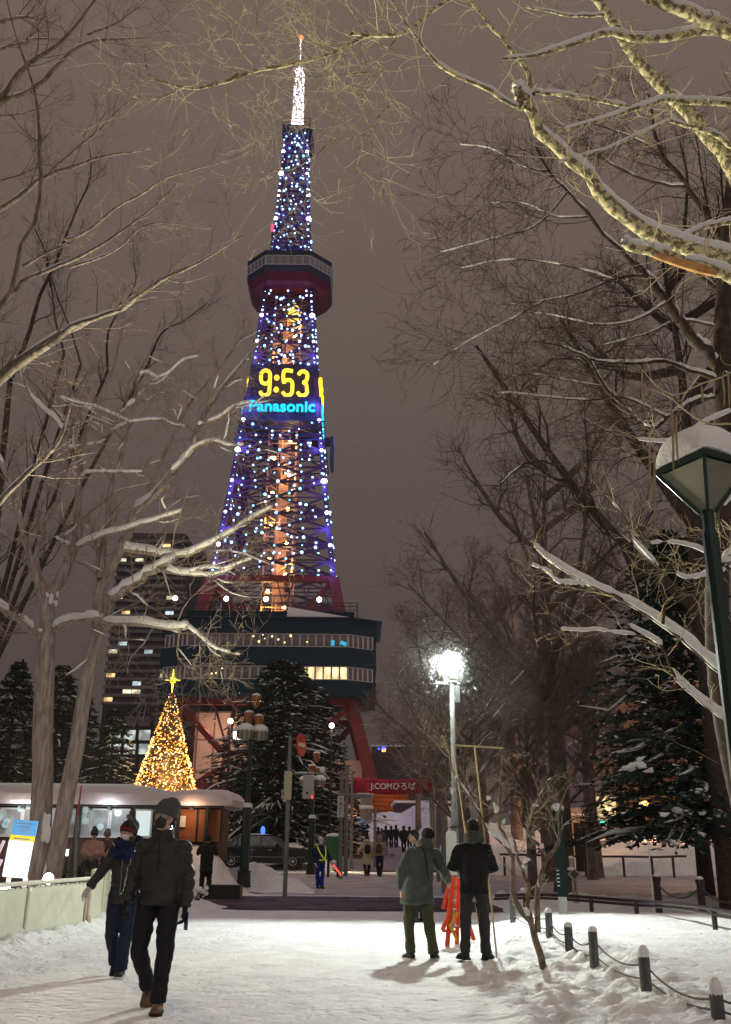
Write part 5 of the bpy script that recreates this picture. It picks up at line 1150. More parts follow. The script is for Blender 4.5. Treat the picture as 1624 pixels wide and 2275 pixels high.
# white plastic sign board beside the pole
f = foot(1002, 1960, 10, 30); D = 18.6; sx0 = at(1003, 1900, D)[0]; z1, z2 = at(1003, 1944, D)[2], at(1003, 1846, D)[2]
sg = empty('sign_board', (sx0, D, g(sx0, D)), label='blank white upright board standing just left of the park lamp pole', cat='sign')
mb = MB(); w_ = .098; zb_ = z1-g(sx0, D); zt_ = z2-g(sx0, D)
mb.prism([(-w_, zb_), (w_, zb_), (w_, zt_-.05), (w_-.04, zt_), (-w_+.04, zt_), (-w_, zt_-.05)], 'y', -.03, .03); mb.build('panel', mat('white_plastic', (.62, .66, .62), rough=.4), sg)
mb = MB(); mb.tube([(0, .05, -.1), (0, .05, zt_-.05)], .02, 6); mb.build('post', m_grey, sg)

# ------------------------------------------------------------------ near green lamp at the right edge
D = 6.0
ba = at(1560, 1110, D); hx = ba[0]+.005
nl = empty('street_lamp', (hx+.02, D, g(hx, D)), label='green four-sided lantern street lamp with a dome of snow on its roof', cat='street lamp')
zb_ = at(1580, 1290, D)[2]-g(hx, D)
ztop = at(1580, 1046, D)[2]-g(hx, D); zlow = at(1560, 1140, D)[2]-g(hx, D)
mb = MB(); mb.lathe([(.055, 0), (.052, zlow-.15), (.040, zlow-.12), (.038, zlow+.1)], n=8); mb.build('pole', m_darkgreen, nl)
def frust(mb, z0, z1, a, b, rz=R_(38)):
    V = []
    for z, r in ((z0, a), (z1, b)):
        for k in range(4): V.append((r*math.cos(rz+k*math.pi/2), r*math.sin(rz+k*math.pi/2), z))
    mb.add(V, [(0, 1, 5, 4), (1, 2, 6, 5), (2, 3, 7, 6), (3, 0, 4, 7), (3, 2, 1, 0), (4, 5, 6, 7)])
RZ = R_(-107); RW = .30
for k in range(4):
    a = RZ+k*math.pi/2
    mb = MB(); mb.tube([(.05*math.cos(a), .05*math.sin(a), zlow), (RW*math.cos(a), RW*math.sin(a), ztop)], .016, 4); mb.build('frame', m_darkgreen, nl)
mb = MB(); frust(mb, zlow+.02, ztop-.01, .052, RW-.02, RZ); mb.build('lamp_glass', mat('frosted_glass', (.20, .205, .15), rough=.35, var=.12, scale=3, spec=.5), nl)
mb = MB(); frust(mb, ztop, ztop+.035, RW+.015, RW+.02, RZ); frust(mb, ztop+.035, ztop+.05, RW+.02, RW-.05, RZ); mb.build('roof', m_darkgreen, nl)
# snow dome, square at the bottom and round on top
V = []; Fc = []; ns = 32; K = 9
for k in range(K):
    t = k/(K-1); z = ztop+.045+.25*math.sin(t*math.pi/2); r = (RW+.03)*math.cos(t*math.pi/2)**.62
    for j in range(ns):
        a = 2*math.pi*j/ns; q = a-RZ; sq = 1/max(abs(math.cos(q))+abs(math.sin(q)), .01); m_ = sq*(1-t*.9)+.86*(t*.9)
        V.append(((r*m_)*math.cos(a)*1.02, (r*m_)*math.sin(a)*1.02, z+.012*math.sin(a*3+k)*(1-t)))
Fc = [(k*ns+j, k*ns+(j+1) % ns, (k+1)*ns+(j+1) % ns, (k+1)*ns+j) for k in range(K-1) for j in range(ns)]+[tuple((K-1)*ns+j for j in range(ns)), tuple(range(ns))[::-1]]
mb = MB(); mb.add(V, Fc); mb.build('snow', m_snow, nl, smooth=True)
# ------------------------------------------------------------------ ornate lamp posts by the street
m_brass = mat('copper', (.40, .16, .07), rough=.3, metal=.7); m_lampg = mat('globe_glass', (.30, .27, .20), rough=.3, spec=.6)
def ornate(px, py, D, s, label, lit):
    x = at(px, py, D)[0]; z = g(x, D)-.05; H = at(px-2, 1528 if s > .8 else 1660, D)[2]-z
    r = empty('ornate_lamp', (x, D, z), label=label, cat='street lamp', group=None)
    mb = MB(); mb.lathe([(.24, 0), (.22, .12), (.20, .42), (.24, .46), (.12, .50), (.115, .55)], n=12); mb.build('base', m_black, r, smooth=False)
    mb = MB(); mb.lathe([(.155, .5), (.15, 2.35), (.16, 2.45), (.09, 2.62), (.075, 2.65), (.065, H-1.3)], n=12); mb.build('pole', m_darkgreen, r)
    mb = MB(); mb.lathe([(.175, 2.40), (.17, 2.46), (.02, 2.72)], n=12); mb.build('snow', m_snow, r, smooth=True)
    for i, (dx, dy, dz, k) in enumerate(((.12, -.05, -.30, .8), (-.10, .05, -.85, .8), (.22, .15, -.95, .75))):
        mb = MB(); mb.lathe([(.05*k, -.48*k), (.12*k, -.4*k), (.22*k, 0), (.20*k, .02), (.02, .05)], (dx, dy, H+dz), 12); cp = mb.build('copper_shade', m_brass, r, smooth=True)
        mb = MB(); mb.ball((dx, dy, H+dz+.03), .2*k, 10, 6, sc_=(1, 1, .5)); mb.build('snow', m_snow, cp, smooth=True)
    for i, (dx, dy, k) in enumerate(((-.16, -.22, 1), (.30, .05, .95), (-.42, .25, .8))):
        mb = MB(); mb.lathe([(.10*k, -.30*k), (.26*k, -.26*k), (.27*k, 0), (.27*k, .04)], (dx, dy, H-1.45), 14); gl = mb.build('globe', m_lampg if not (lit and i == 2) else glow('globe_lit', (1, .8, .6), 5), r, smooth=True)
        mb = MB()
        for q in range(10): a = q*.628; bar(mb, (dx+.275*k*math.cos(a), dy+.275*k*math.sin(a), H-1.74), (dx+.275*k*math.cos(a), dy+.275*k*math.sin(a), H-1.43), .02)
        mb.build('cage', m_black, gl)
        mb = MB(); mb.ball((dx, dy, H-1.41), .29*k, 12, 6, sc_=(1, 1, .75)); mb.build('snow', m_snow, gl, smooth=True)
    return r
ornate(541, 1965, 32.0, 1, 'ornate dark green lamp post with snow-capped copper cups, left of the round no-entry sign', True)
ornate(692, 1885, 44.0, .75, 'farther ornate lamp post with snow-capped globes behind the traffic guard', False)
for px, py, D, e in ((512, 1602, 44, 160), (737, 1612, 46, 160)):
    p = at(px, py, D); z = g(p[0], D)
    r = empty('street_lamp', (p[0], D, z), label='small pale glowing lamp to the %s of the big snow-flecked conifer' % ('left' if px < 600 else 'right'), cat='street lamp')
    mb = MB(); mb.tube([(0, 0, 0), (0, 0, p[2]-z-.2)], .05, 8); mb.build('pole', m_black, r)
    mb = MB(); mb.ball((0, 0, p[2]-z), .13, 12, 8); mb.build('globe', glow('warm_globe', (1, .86, .62), 6, False), r, smooth=True)
    l_ = bpy.data.lights.new('globe_light', 'POINT'); l_.energy = e; l_.color = (1, .8, .55); l_.shadow_soft_size = .2; o = bpy.data.objects.new('globe_light', l_); col.objects.link(o); o.parent = r; o.location = (0, -.1, p[2]-z)
# orange sodium lamps across the street
for i, (px, py, D, nm) in enumerate([(1350, 1797, 82, 'leftmost of the orange lamps by the shopfront'), (1370, 1799, 86, 'second orange lamp, right beside the leftmost one'), (1433, 1786, 66, 'brightest orange lamp, just left of the snowy bough'), (1621, 1785, 60, 'orange lamp cut by the right edge of the picture'), (1583, 1792, 74, 'small orange lamp between the conifer boughs'), (1515, 1793, 78, 'faint orange lamp behind the middle of the conifer')]):
    p = at(px, py, D); z = g(p[0], D)
    r = empty('street_lamp', (p[0], D, z), label=nm, cat='street lamp', group='orange lamps lighting the far street')
    mb = MB(); mb.tube([(0, 0, 0), (0, 0, p[2]-z-.1)], .06, 8); mb.build('pole', m_black, r)
    mb = MB(); mb.ball((0, 0, p[2]-z), .22, 10, 8); mb.build('globe', glow('sodium', (1, .42, .08), 12, False), r, smooth=True)
    l_ = bpy.data.lights.new('sodium_light', 'POINT'); l_.energy = [2000, 2000, 7000, 9000, 3500, 3500][i]; l_.color = (1, .43, .15); l_.shadow_soft_size = .25; o = bpy.data.objects.new('sodium_light', l_); col.objects.link(o); o.parent = r; o.location = (0, -.05, p[2]-z)
D = 75; p = at(1387, 1808, D); z = g(p[0], D)
r = empty('street_lamp', (p[0], D, z), label='small blue-white lamp right of the two orange ones', cat='street lamp')
mb = MB(); mb.tube([(0, 0, 0), (0, 0, p[2]-z-.1)], .05, 8); mb.build('pole', m_black, r); mb = MB(); mb.ball((0, 0, p[2]-z), .2, 10, 8, sc_=(1.4, 1, .6)); mb.build('globe', glow('bluewhite', (.7, .75, 1), 6, False), r)
# traffic signal
D = 78; p = at(1338, 1831, D); z = g(p[0], D)
r = empty('traffic_signal', (p[0], D, z), label='traffic signal showing green at the foot of the pale building', cat='traffic light')
mb = MB(); mb.tube([(-.6, 0, 0), (-.6, 0, p[2]-z+1)], .08, 8); mb.build('pole', m_grey, r); mb = MB(); mb.box((0, 0, p[2]-z), (1.5, .3, .6)); h = mb.build('housing', m_black, r)
mb = MB(); mb.ball((0, -.2, p[2]-z), .26, 10, 6, sc_=(1, .4, 1)); mb.build('green_lens', glow('green_lens', (.05, 1, .6), 3, False), h, smooth=True)

# ------------------------------------------------------------------ poles with signs
D = 30.5; x = at(633, 1980, D)[0]; z = g(x, D)-.1; H = at(634, 1636, D)[2]-z
r = empty('signal_pole', (x, D, z), label='grey pole with a side arm, a no-entry disc seen edge-on and a grey signal box', cat='pole')
mb = MB(); mb.lathe([(.07, 0), (.065, H-.1), (.055, H-.05), (.01, H+.05)], n=10); mb.build('pole', m_grey, r, smooth=False)
za = at(670, 1720, D)[2]-z; mb = MB(); mb.tube([(0, 0, za), (1.05, -.1, za+.02)], .035, 8); mb.build('arm', m_grey, r)
mb = MB(); mb.ball((1.05, -.1, za+.12), .09, 6, 5, sc_=(1, 1, 1.3)); mb.ball((.5, -.05, za+.04), .06, 6, 4, sc_=(6, 1, .5)); mb.build('snow', m_snow, r, smooth=True)
zc = at(680, 1749, D)[2]-z; m_box = mat('signal_grey', (.42, .42, .41), rough=.5)
mb = MB(); mb.box((.62, -.1, zc), (.34, .26, .72)); o = mb.build('signal_box', m_box, r); bv = o.modifiers.new('b', 'BEVEL'); bv.width = .04; bv.segments = 2
mb = MB(); mb.box((.60, -.24, zc-.18), (.08, .01, .06)); mb.build('plate', m_black, o)
mb = MB(); mb.box((.76, -.22, zc-.30), (.05, .03, .09)); mb.build('red_light', glow('pedestrian_red', (1, .05, .04), 2, False), o)
mb = MB(); mb.box((.62, -.1, zc+.42), (.05, .05, .16)); mb.build('hanger', m_grey, o)
zs_ = at(655, 1655, D)[2]-z
mb = MB(); mb.lathe([(.36, -.012), (.36, .012)], n=28); dsc = mb.build('no_entry_sign', mat('sign_red', (.50, .02, .02), rough=.4), r, loc=(.36, -.05, zs_), rot=(R_(90), 0, R_(68)))
mb = MB(); mb.box((0, 0, .016), (.50, .12, .006)); mb.build('white_bar', mat('sign_white', (.7, .7, .68), rough=.4), dsc)
mb = MB(); mb.box((.27, .06, zs_), (.035, .035, .74)); mb.box((.14, .03, zs_+.2), (.3, .03, .03)); mb.build('sign_bracket', m_grey, r)
mb = MB(); mb.box((-.02, -.08, at(630, 1745, D)[2]-z), (.24, .03, .86)); mb.build('side_board', mat('cream_board', (.55, .52, .36), rough=.5), r)
# second pole with vertical plate + arm
D = 41.0; x = at(756, 1930, D)[0]; z = g(x, D); H = at(756, 1714, D)[2]-z
r = empty('sign_pole', (x, D, z), label='grey pole carrying a narrow white vertical name plate, right of the traffic guard', cat='pole')
mb = MB(); mb.lathe([(.09, 0), (.085, H), (.01, H+.1)], n=10); mb.build('pole', m_grey, r)
mb = MB(); mb.tube([(0, 0, H-.95), (1.0, 0, H-.95)], .06, 8); mb.box((.9, 0, H-1.0), (.7, .1, .12)); mb.build('arm', m_grey, r)
zc = at(756, 1792, D)[2]-z
mb = MB(); mb.box((-.03, -.12, zc), (.26, .03, .86)); pl_ = mb.build('name_plate', mat('plate_white', (.62, .62, .60), rough=.4), r)
def text_mesh(s, size, m_, ext=.004, offset=0):
    fc_ = bpy.data.curves.new('t', 'FONT'); fc_.body = s; fc_.size = size; fc_.extrude = ext; fc_.align_x = 'CENTER'; fc_.align_y = 'CENTER'; fc_.offset = offset
    to = bpy.data.objects.new('t', fc_); col.objects.link(to); bpy.context.view_layer.update()
    me = bpy.data.meshes.new_from_object(to.evaluated_get(bpy.context.evaluated_depsgraph_get())); bpy.data.objects.remove(to); me.materials.clear(); me.materials.append(m_); return me
for i, ch in enumerate('大通西三'):
    link('character', text_mesh(ch, .17, m_black), pl_, loc=(-.03, -.14, zc+.28-i*.19), rot=(R_(90), 0, 0))
D = 43; x = at(768, 1920, D)[0]; z = g(x, D); mb = MB(); H = at(768, 1700, D)[2]-z; mb.lathe([(.1, 0), (.08, H)], n=10); o = mb.build('pole', m_grey, None, loc=(x, D, z)); tag(o, 'plain taller grey pole right behind the name-plate pole', 'pole')
D = 50; x = at(822, 1880, D)[0]+.25; z = g(x, D)
r = empty('ornate_lamp', (x, D, z), label='small snow-capped lantern on a post below the left end of the banner', cat='street lamp'); zc = at(805, 1795, D)[2]-z
mb = MB(); mb.tube([(0, 0, 0), (0, 0, zc)], .08, 8); mb.build('pole', m_grey, r)
for k, (dx, dz) in enumerate(((-.35, .35), (-.35, -.35))):
    mb = MB(); mb.lathe([(.3, 0), (.36, .5)], (dx-.1, 0, zc+dz-.2), 10); lt_ = mb.build('lantern', m_lampg, r); mb = MB(); mb.ball((dx-.1, 0, zc+dz+.35), .38, 10, 6, sc_=(1, 1, .55)); mb.build('snow', m_snow, lt_, smooth=True)
mb = MB()
for k in range(9): a = k*.7; mb.tube([(0, 0, zc-.5), (math.cos(a)*1.1, .2, zc-.6-.25*abs(math.sin(a*2)))], [.09, .03], 5)
mb.build('brackets', m_snow, r)
for px, D, top in ((1078-120, 46, 1760), (973, 40, 1790), (985, 33, 1765)):
    x = at(px, 1880, D)[0]; z = g(x, D); mb = MB(); mb.lathe([(.09, 0), (.075, at(px, top, D)[2]-z)], n=8)
    o = mb.build('pole', m_grey, None, loc=(x, D, z)); tag(o, {958: 'thin bright pole under the right end of the red banner', 973: 'brown-grey pole right of the banner, behind the bowed heads', 985: 'slim grey pole close to the left of the lamp post'}[px], 'pole')
# ------------------------------------------------------------------ banner
D = 48; c0 = at(785, 1745, D); c1 = at(960, 1745, D); zt_, zb_ = at(870, 1728, D)[2], at(870, 1762, D)[2]
r = empty('banner', ((c0[0]+c1[0])/2, D, g(2, D)), label='red banner with white lettering J:COM and three hiragana hung over the walkway', cat='banner'); w_ = c1[0]-c0[0]; zc = (zt_+zb_)/2-g(2, D)
m_ban = mat('banner_red', (.30, .008, .035), rough=.45, var=.25, scale=1.2)
V = []; n1 = 41; n2 = 6; h_ = zt_-zb_
for j in range(n2):
    for i in range(n1):
        u = i/(n1-1); V.append((-w_/2+w_*u, .05*math.sin(u*23+j)+.02*math.sin(u*51), zc-h_/2+h_*j/(n2-1)+.02*math.sin(u*9)*(1 if j in (0, n2-1) else .5)-.05*4*u*(1-u)))
F = [(j*n1+i, j*n1+i+1, (j+1)*n1+i+1, (j+1)*n1+i) for j in range(n2-1) for i in range(n1-1)]
mb = MB(); mb.add(V, F); cl = mb.build('cloth', m_ban, r, smooth=True); so = cl.modifiers.new('s', 'SOLIDIFY'); so.thickness = .012
m_wt = mat('letter_white', (.75, .72, .72), rough=.5)
me = text_mesh('J:COMひろば', .46, m_wt, .012, .006); s_ = w_*.575/(max(v.co.x for v in me.vertices)-min(v.co.x for v in me.vertices))
o = link('lettering', me, r, loc=(.02, -.10, zc-.06), rot=(R_(90), 0, 0)); o.scale = (s_, s_, 1)
for k in (-1, 1):
    mb = MB(); mb.lathe([(.085, -.3), (.075, zt_+.2-g(2, D))], (k*(w_/2+.06), 0, 0), 10); mb.build('pole', m_grey, r)
# ------------------------------------------------------------------ rink fence (left)
m_pad = mat('fence_vinyl', (.62, .64, .50), rough=.35, var=.06, scale=2, bump=.5, bscale=3, spec=.5)
m_rail = mat('fence_rail', (.52, .46, .34), rough=.5)
fR = foot(190, 2041, 8, 30); fL = foot(0, 2088, 8, 30)
dirv = (fL-fR); dirv[2] = 0; Ln = np.linalg.norm(dirv); dirv /= Ln; az = math.atan2(dirv[1], dirv[0])
fence = empty('rink_fence', (fR[0], fR[1], 0), rz=az, label='low cream vinyl-covered rink fence running along the left side of the path', cat='fence')
Hf = at(190, 1949, fR[1])[2]
pw_ = 2.35
for k in range(5):
    x0 = k*pw_; n1, n2 = 34, 8; V = []
    for j in range(n2):
        for i in range(n1):
            u, v = i/(n1-1), j/(n2-1); e = math.sin(math.pi*u)*math.sin(math.pi*v)
            V.append((x0+.03+(pw_-.06)*u, .030*e*math.sin(u*21+v*7+k*2)+.014*e*math.sin(u*57-v*11+k), .10+(Hf-.17)*v))
    F = [(j*n1+i, j*n1+i+1, (j+1)*n1+i+1, (j+1)*n1+i) for j in range(n2-1) for i in range(n1-1)]
    mb = MB(); mb.add(V, F); o = mb.build('vinyl_panel', m_pad, fence, smooth=True); so = o.modifiers.new('s', 'SOLIDIFY'); so.thickness = .012
    mb = MB(); mb.tube([(x0, 0, -.05), (x0, 0, Hf)], .03, 8); mb.build('post', m_rail, fence, smooth=True)
    mb = MB(); mb.tube([(x0, 0, Hf-.02), (x0+pw_, 0, Hf-.02)], .034, 8); mb.build('top_rail', mat('pad_top', (.70, .70, .58), rough=.4), fence, smooth=True)
    mb = MB(); mb.tube([(x0, 0, .06), (x0+pw_, 0, .06)], .022, 8); mb.build('bottom_rail', m_grey, fence)
    mb = MB()
    for q in range(12): mb.box((x0+.12+q*.19, .035, Hf-.075), (.02, .02, .02)); mb.box((x0+.12+q*.19, .035, .10), (.02, .02, .02))
    mb.build('eyelets', m_grey, fence, kind='stuff')
mb = MB(); mb.ball((0, .05, Hf*.22), .09, 10, 6, sc_=(.7, .6, 1.2)); mb.build('rope_coil', m_rail, fence, smooth=True)
mb = MB(); mb.tube([(0, .03, 0), (0, .03, Hf-.03)], .035, 8); mb.tube([(.14, .03, .15), (.08, .03, Hf-.05)], .02, 6); mb.build('end_post', m_rail, fence, smooth=True)
f2 = empty('rink_fence', (fR[0]-.05, fR[1]+.35, 0), rz=R_(97), label='second cream vinyl fence section beyond the first, behind the woman', cat='fence')
for k in range(3):
    mb = MB(); n1 = 20; n2 = 6; V = []
    for j in range(n2):
        for i in range(n1):
            u, v = i/(n1-1), j/(n2-1); e = math.sin(math.pi*u)*math.sin(math.pi*v); V.append((k*1.6+1.56*u, -.03*e*math.sin(u*17+v*7), .02+(Hf+.08)*v))
    mb.add(V, [(j*n1+i, j*n1+i+1, (j+1)*n1+i+1, (j+1)*n1+i) for j in range(n2-1) for i in range(n1-1)]); o = mb.build('vinyl_panel', m_pad, f2, smooth=True); so = o.modifiers.new('s', 'SOLIDIFY'); so.thickness = .012
    mb = MB(); mb.tube([(k*1.6, 0, 0), (k*1.6, 0, Hf+.1), (k*1.6+1.6, 0, Hf+.1)], .03, 8); mb.build('frame', m_rail, f2, smooth=True)
# the two lamps on the fence
def flood(px, py, D, e, label, aim, colr, rball, cone=150):
    p = at(px, py, D); z = max(g(p[0], D), 0)
    r = empty('floodlight', (p[0], D, z), label=label, cat='floodlight')
    mb = MB(); mb.tube([(0, .05, 0), (0, .05, p[2]-z-.05)], .02, 6); mb.build('post', m_black, r)
    mb = MB(); mb.box((0, .06, p[2]-z-.06), (.26, .12, .05)); mb.build('housing', m_black, r)
    mb = MB(); mb.ball((0, 0, p[2]-z+.02), rball, 10, 8); mb.build('bulb', glow('flood_bulb', (1, .93, .80), 30, False), r, smooth=True)
    l_ = bpy.data.lights.new('fence_light', 'SPOT'); l_.energy = e; l_.color = colr; l_.shadow_soft_size = .1; l_.spot_size = R_(cone); l_.spot_blend = .6
    o = bpy.data.objects.new('fence_light', l_); col.objects.link(o); o.parent = r; o.location = (0, 0, p[2]-z+rball+.04); o.rotation_euler = Vector(aim).to_track_quat('-Z', 'Y').to_euler()
flood(107, 1955, fR[1]-1.2, 3000, 'small dazzling floodlight on top of the fence at the foot of the tree', (.55, -.45, .95), (1, .88, .56), .085)
flood(8, 1985, 15.5, 8500, 'small dazzling floodlight at the foot of the floodlit notice board', (8, -6.5, 9), (1, .90, .62), .11, 72)
# A-board at the left edge, floodlight on it painted in as emission
D = 17.0; a = at(27, 1990, D); z = g(a[0], D)
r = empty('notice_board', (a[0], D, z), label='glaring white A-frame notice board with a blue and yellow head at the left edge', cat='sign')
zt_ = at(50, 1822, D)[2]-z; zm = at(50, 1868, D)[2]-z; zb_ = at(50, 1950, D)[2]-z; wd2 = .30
m_bw = mat('board_floodlit_white', (.88, .88, .86), rough=.4, emit=(1, .98, 1), estr=.75)
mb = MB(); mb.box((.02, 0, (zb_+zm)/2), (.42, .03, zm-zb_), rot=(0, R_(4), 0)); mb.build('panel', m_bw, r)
mb = MB(); mb.box((.07, 0, (zt_*.62+zm*.38)), (.42, .03, (zt_-zm)*.75), rot=(0, R_(4), 0)); mb.build('blue_panel', mat('board_floodlit_blue', (.10, .33, .62), rough=.4, emit=(.12, .42, .85), estr=.6), r)
mb = MB(); mb.box((.05, 0, zm+(zt_-zm)*.13), (.42, .032, (zt_-zm)*.25), rot=(0, R_(4), 0)); mb.build('yellow_panel', mat('board_floodlit_yellow', (.8, .6, .04), rough=.4, emit=(1, .75, .03), estr=.7), r)
mb = MB()
for j in range(3): mb.box((.08, -.018, zt_-.06-j*.055), (.26-.05*j, .01, .018), rot=(0, R_(4), 0))
mb.box((.05, -.02, zm+.03), (.28, .01, .02), rot=(0, R_(4), 0)); mb.build('print_lines', mat('print_white', (.5, .6, .7)), r)
for dx in (-.12, .16):
    mb = MB(); mb.box((dx, 0, zb_/2), (.07, .03, zb_), rot=(0, R_(4), 0)); mb.build('leg', m_bw, r)
mb = MB(); mb.tube([(-.22, -.1, zm-.0), (-.55, -.1, .5)], .03, 4); mb.tube([(-.22, -.1, zm-.3), (-.55, -.1, .2)], .03, 4); mb.build('brace', mat('brace_floodlit_pink', (.7, .55, .6), rough=.4, emit=(1, .8, .9), estr=.4), r)

# ------------------------------------------------------------------ kiosk
D = 31.0
K0 = at(-140, 1860, D)[0]; K1 = at(497, 1860, D)[0]; zk = g(-8, 33)
kio = empty('kiosk', ((K0+K1)/2, D, 0), label='long low kiosk with thick roof snow, glass front and brown boards', cat='building')
xo = (K0+K1)/2; kx = lambda px: at(px, 1860, D)[0]-xo
zz = lambda py: at(250, py, D)[2]
m_wood = mat('brown_board', (.20, .060, .014), rough=.6, c2=(.30, .10, .03), scale=3, stretch=(1, 1, 8), bump=.2)
m_kdark = mat('kiosk_dark', (.035, .028, .026), rough=.7, var=.3, scale=2)
m_ktrim = mat('kiosk_trim', (.02, .022, .022), rough=.5)
# snow roof with rounded edge
zr0, zr1 = zz(1788), zz(1757); zr2 = zz(1740)
prf = [(-.75, zr0-.02), (-.82, zr0+.10), (-.78, zr1-.12), (-.60, zr1-.02), (.4, zr1+.08), (3.5, zr1+.10), (3.5, zr0-.02)]
n = 60; V = []
for i in range(n):
    x = K0-xo-.2+(K1-K0+.5)*i/(n-1); e = min(1, (n-1-i)/2.2); w2 = .03*math.sin(x*1.7)+.02*math.sin(x*4.1)
    for (y, z) in prf: V.append((x, y, zr0+(z-zr0+ (w2 if z > zr0 else 0))*(.35+.65*e) if z > zr0 else z))
k = len(prf); F = [(i*k+j, i*k+(j+1) % k, (i+1)*k+(j+1) % k, (i+1)*k+j) for i in range(n-1) for j in range(k)]+[tuple(range(k))[::-1], tuple((n-1)*k+j for j in range(k))]
mb = MB(); mb.add(V, F); mb.build('roof_snow', mat('roof_snow', (.62, .54, .55), rough=.8, bump=.4, bscale=5, var=.05), kio, smooth=True)
mb = MB(); V = []
for i in range(30):
    u = i/29; x = kx(-140)+(kx(362)-kx(-140))*u; h = (zr2-zr1)*min(1, (29-i)/5)**.6; 
    for y, z in ((.1, zr1-.1), (.05, zr1+h*.7), (.35, zr1+h), (3.2, zr1+h), (3.3, zr1-.1)): V.append((x, y, z))
mb.add(V, [(i*5+j, i*5+(j+1) % 5, (i+1)*5+(j+1) % 5, (i+1)*5+j) for i in range(29) for j in range(5)]+[(4, 3, 2, 1, 0), (145, 146, 147, 148, 149)]); mb.build('roof_snow', m_snow, kio, smooth=True)
mb = MB(); mb.box((0, -.62, (zz(1795)+zr0)/2), (K1-K0+.1, .12, zr0-zz(1795)-.02)); mb.build('fascia', m_ktrim, kio)
mb = MB(); mb.box((0, 1.9, (zr0+zk)/2), (K1-K0-.6, 2.6, zr0-zk)); mb.build('core', m_kdark, kio)
zw0, zw1 = zz(1862), zz(1797)
mb = MB(); mb.box(((kx(-140)+kx(345))/2, -.1, (zw0+0)/2), (kx(345)-kx(-140), .3, zw0-.05)); mb.build('low_wall', mat('kiosk_brown', (.10, .055, .045), rough=.7, var=.15), kio)
m_kg = bpy.data.materials.new('kiosk_glass'); m_kg.use_nodes = True; nb_ = m_kg.node_tree.nodes['Principled BSDF']; nb_.inputs['Base Color'].default_value = (.25, .27, .27, 1); nb_.inputs['Roughness'].default_value = .12
nb_.inputs['Emission Color'].default_value = (.62, .70, .68, 1); nb_.inputs['Emission Strength'].default_value = .30
t_ = m_kg.node_tree.nodes.new('ShaderNodeTexNoise'); t_.inputs['Scale'].default_value = 1.6; rpp = m_kg.node_tree.nodes.new('ShaderNodeValToRGB'); rpp.color_ramp.elements[0].position = .42; rpp.color_ramp.elements[0].color = (.05, .05, .05, 1); rpp.color_ramp.elements[1].position = .58; rpp.color_ramp.elements[1].color = (.60, .68, .66, 1)
tc_ = m_kg.node_tree.nodes.new('ShaderNodeTexCoord'); m_kg.node_tree.links.new(tc_.outputs['Object'], t_.inputs[0]); m_kg.node_tree.links.new(t_.outputs[0], rpp.inputs[0]); m_kg.node_tree.links.new(rpp.outputs[0], nb_.inputs['Emission Color'])
m_dec = mat('decal_dot', (.35, .48, .50), rough=.5, emit=(.45, .62, .66), estr=.35); m_kfr = mat('kiosk_frame', (.55, .56, .55), rough=.4)
edges = [-140, -95, -48, -2, 52, 104, 136, 202, 246, 298, 340]
for a_, b_ in zip(edges[:-1], edges[1:]):
    x0, x1 = kx(a_), kx(b_)
    mb = MB(); w_ = x1-x0
    for q in (x0+.03, x1-.03): mb.box((q, -.30, (zw0+zw1)/2), (.05, .06, zw1-zw0))
    mb.box(((x0+x1)/2, -.30, zw0+.04), (w_, .08, .07)); mb.box(((x0+x1)/2, -.30, zw1-.03), (w_, .06, .05)); f_ = mb.build('window', m_kfr, kio)
    mb = MB(); mb.box(((x0+x1)/2, -.27, (zw0+zw1)/2), (w_-.1, .02, zw1-zw0-.1)); mb.build('pane', m_kg if b_ < 320 else glow('kiosk_bright', (.75, .85, .85), .9), f_)
for px, py in [(0, 1815), (12, 1852-20), (62, 1789), (86, 1797), (76, 1822), (86, 1829), (46, 1797), (151, 1826), (190, 1799), (190, 1824), (223, 1837), (-30, 1830), (-60, 1800), (15, 1826)]:
    mb = MB(); p = at(px, py, D-.34); mb.lathe([(.105, -.004), (.105, .004)], n=20); mb.build('dot_decal', m_dec, kio, loc=(p[0]-xo, -.345, p[2]), rot=(R_(90), 0, 0))
for px in (180, 462, 400):
    x = kx(px); mb = MB(); mb.box((x, -.5, (zr0)/2), (.17 if px == 180 else .10, .14, zr0)); mb.build('post', m_ktrim, kio)
zb0, zb1 = zz(1868), zz(1797); nbd = 15
x0, x1 = kx(388), kx(494)
me_bd = MB().box((0, 0, 0), ((x1-x0)/2-.08, .07, (zb1-zb0)/nbd*.9)).mesh('plank', m_wood)
for s_ in (0, 1):
    for j in range(nbd): link('plank', me_bd, kio, loc=(x0+(x1-x0)*(.25+.5*s_), -.32+rnd.uniform(-.008, .008), zb0+(j+.5)*(zb1-zb0)/nbd))
mb = MB(); mb.box(((x0+x1)/2, -.2, (zb0+zb1)/2), (x1-x0, .1, zb1-zb0)); mb.build('board_backing', m_ktrim, kio)
mb = MB(); p = at(402, 1825, D-.4); mb.box((p[0]-xo, -.42, p[2]), (.30, .08, .33)); mb.build('meter_box', mat('meter_white', (.55, .52, .46), rough=.5), kio)
mb = MB(); rs = random.Random(3)
for i in range(46): mb.ball((kx(383)+rs.uniform(-.08, .08), -.44+rs.uniform(-.05, .05), zw0+.2+rs.random()*1.15), .014, 4, 3)
mb.build('fairy_lights', glow('fairy', (.5, .7, 1), 14, False), kio, kind='stuff')
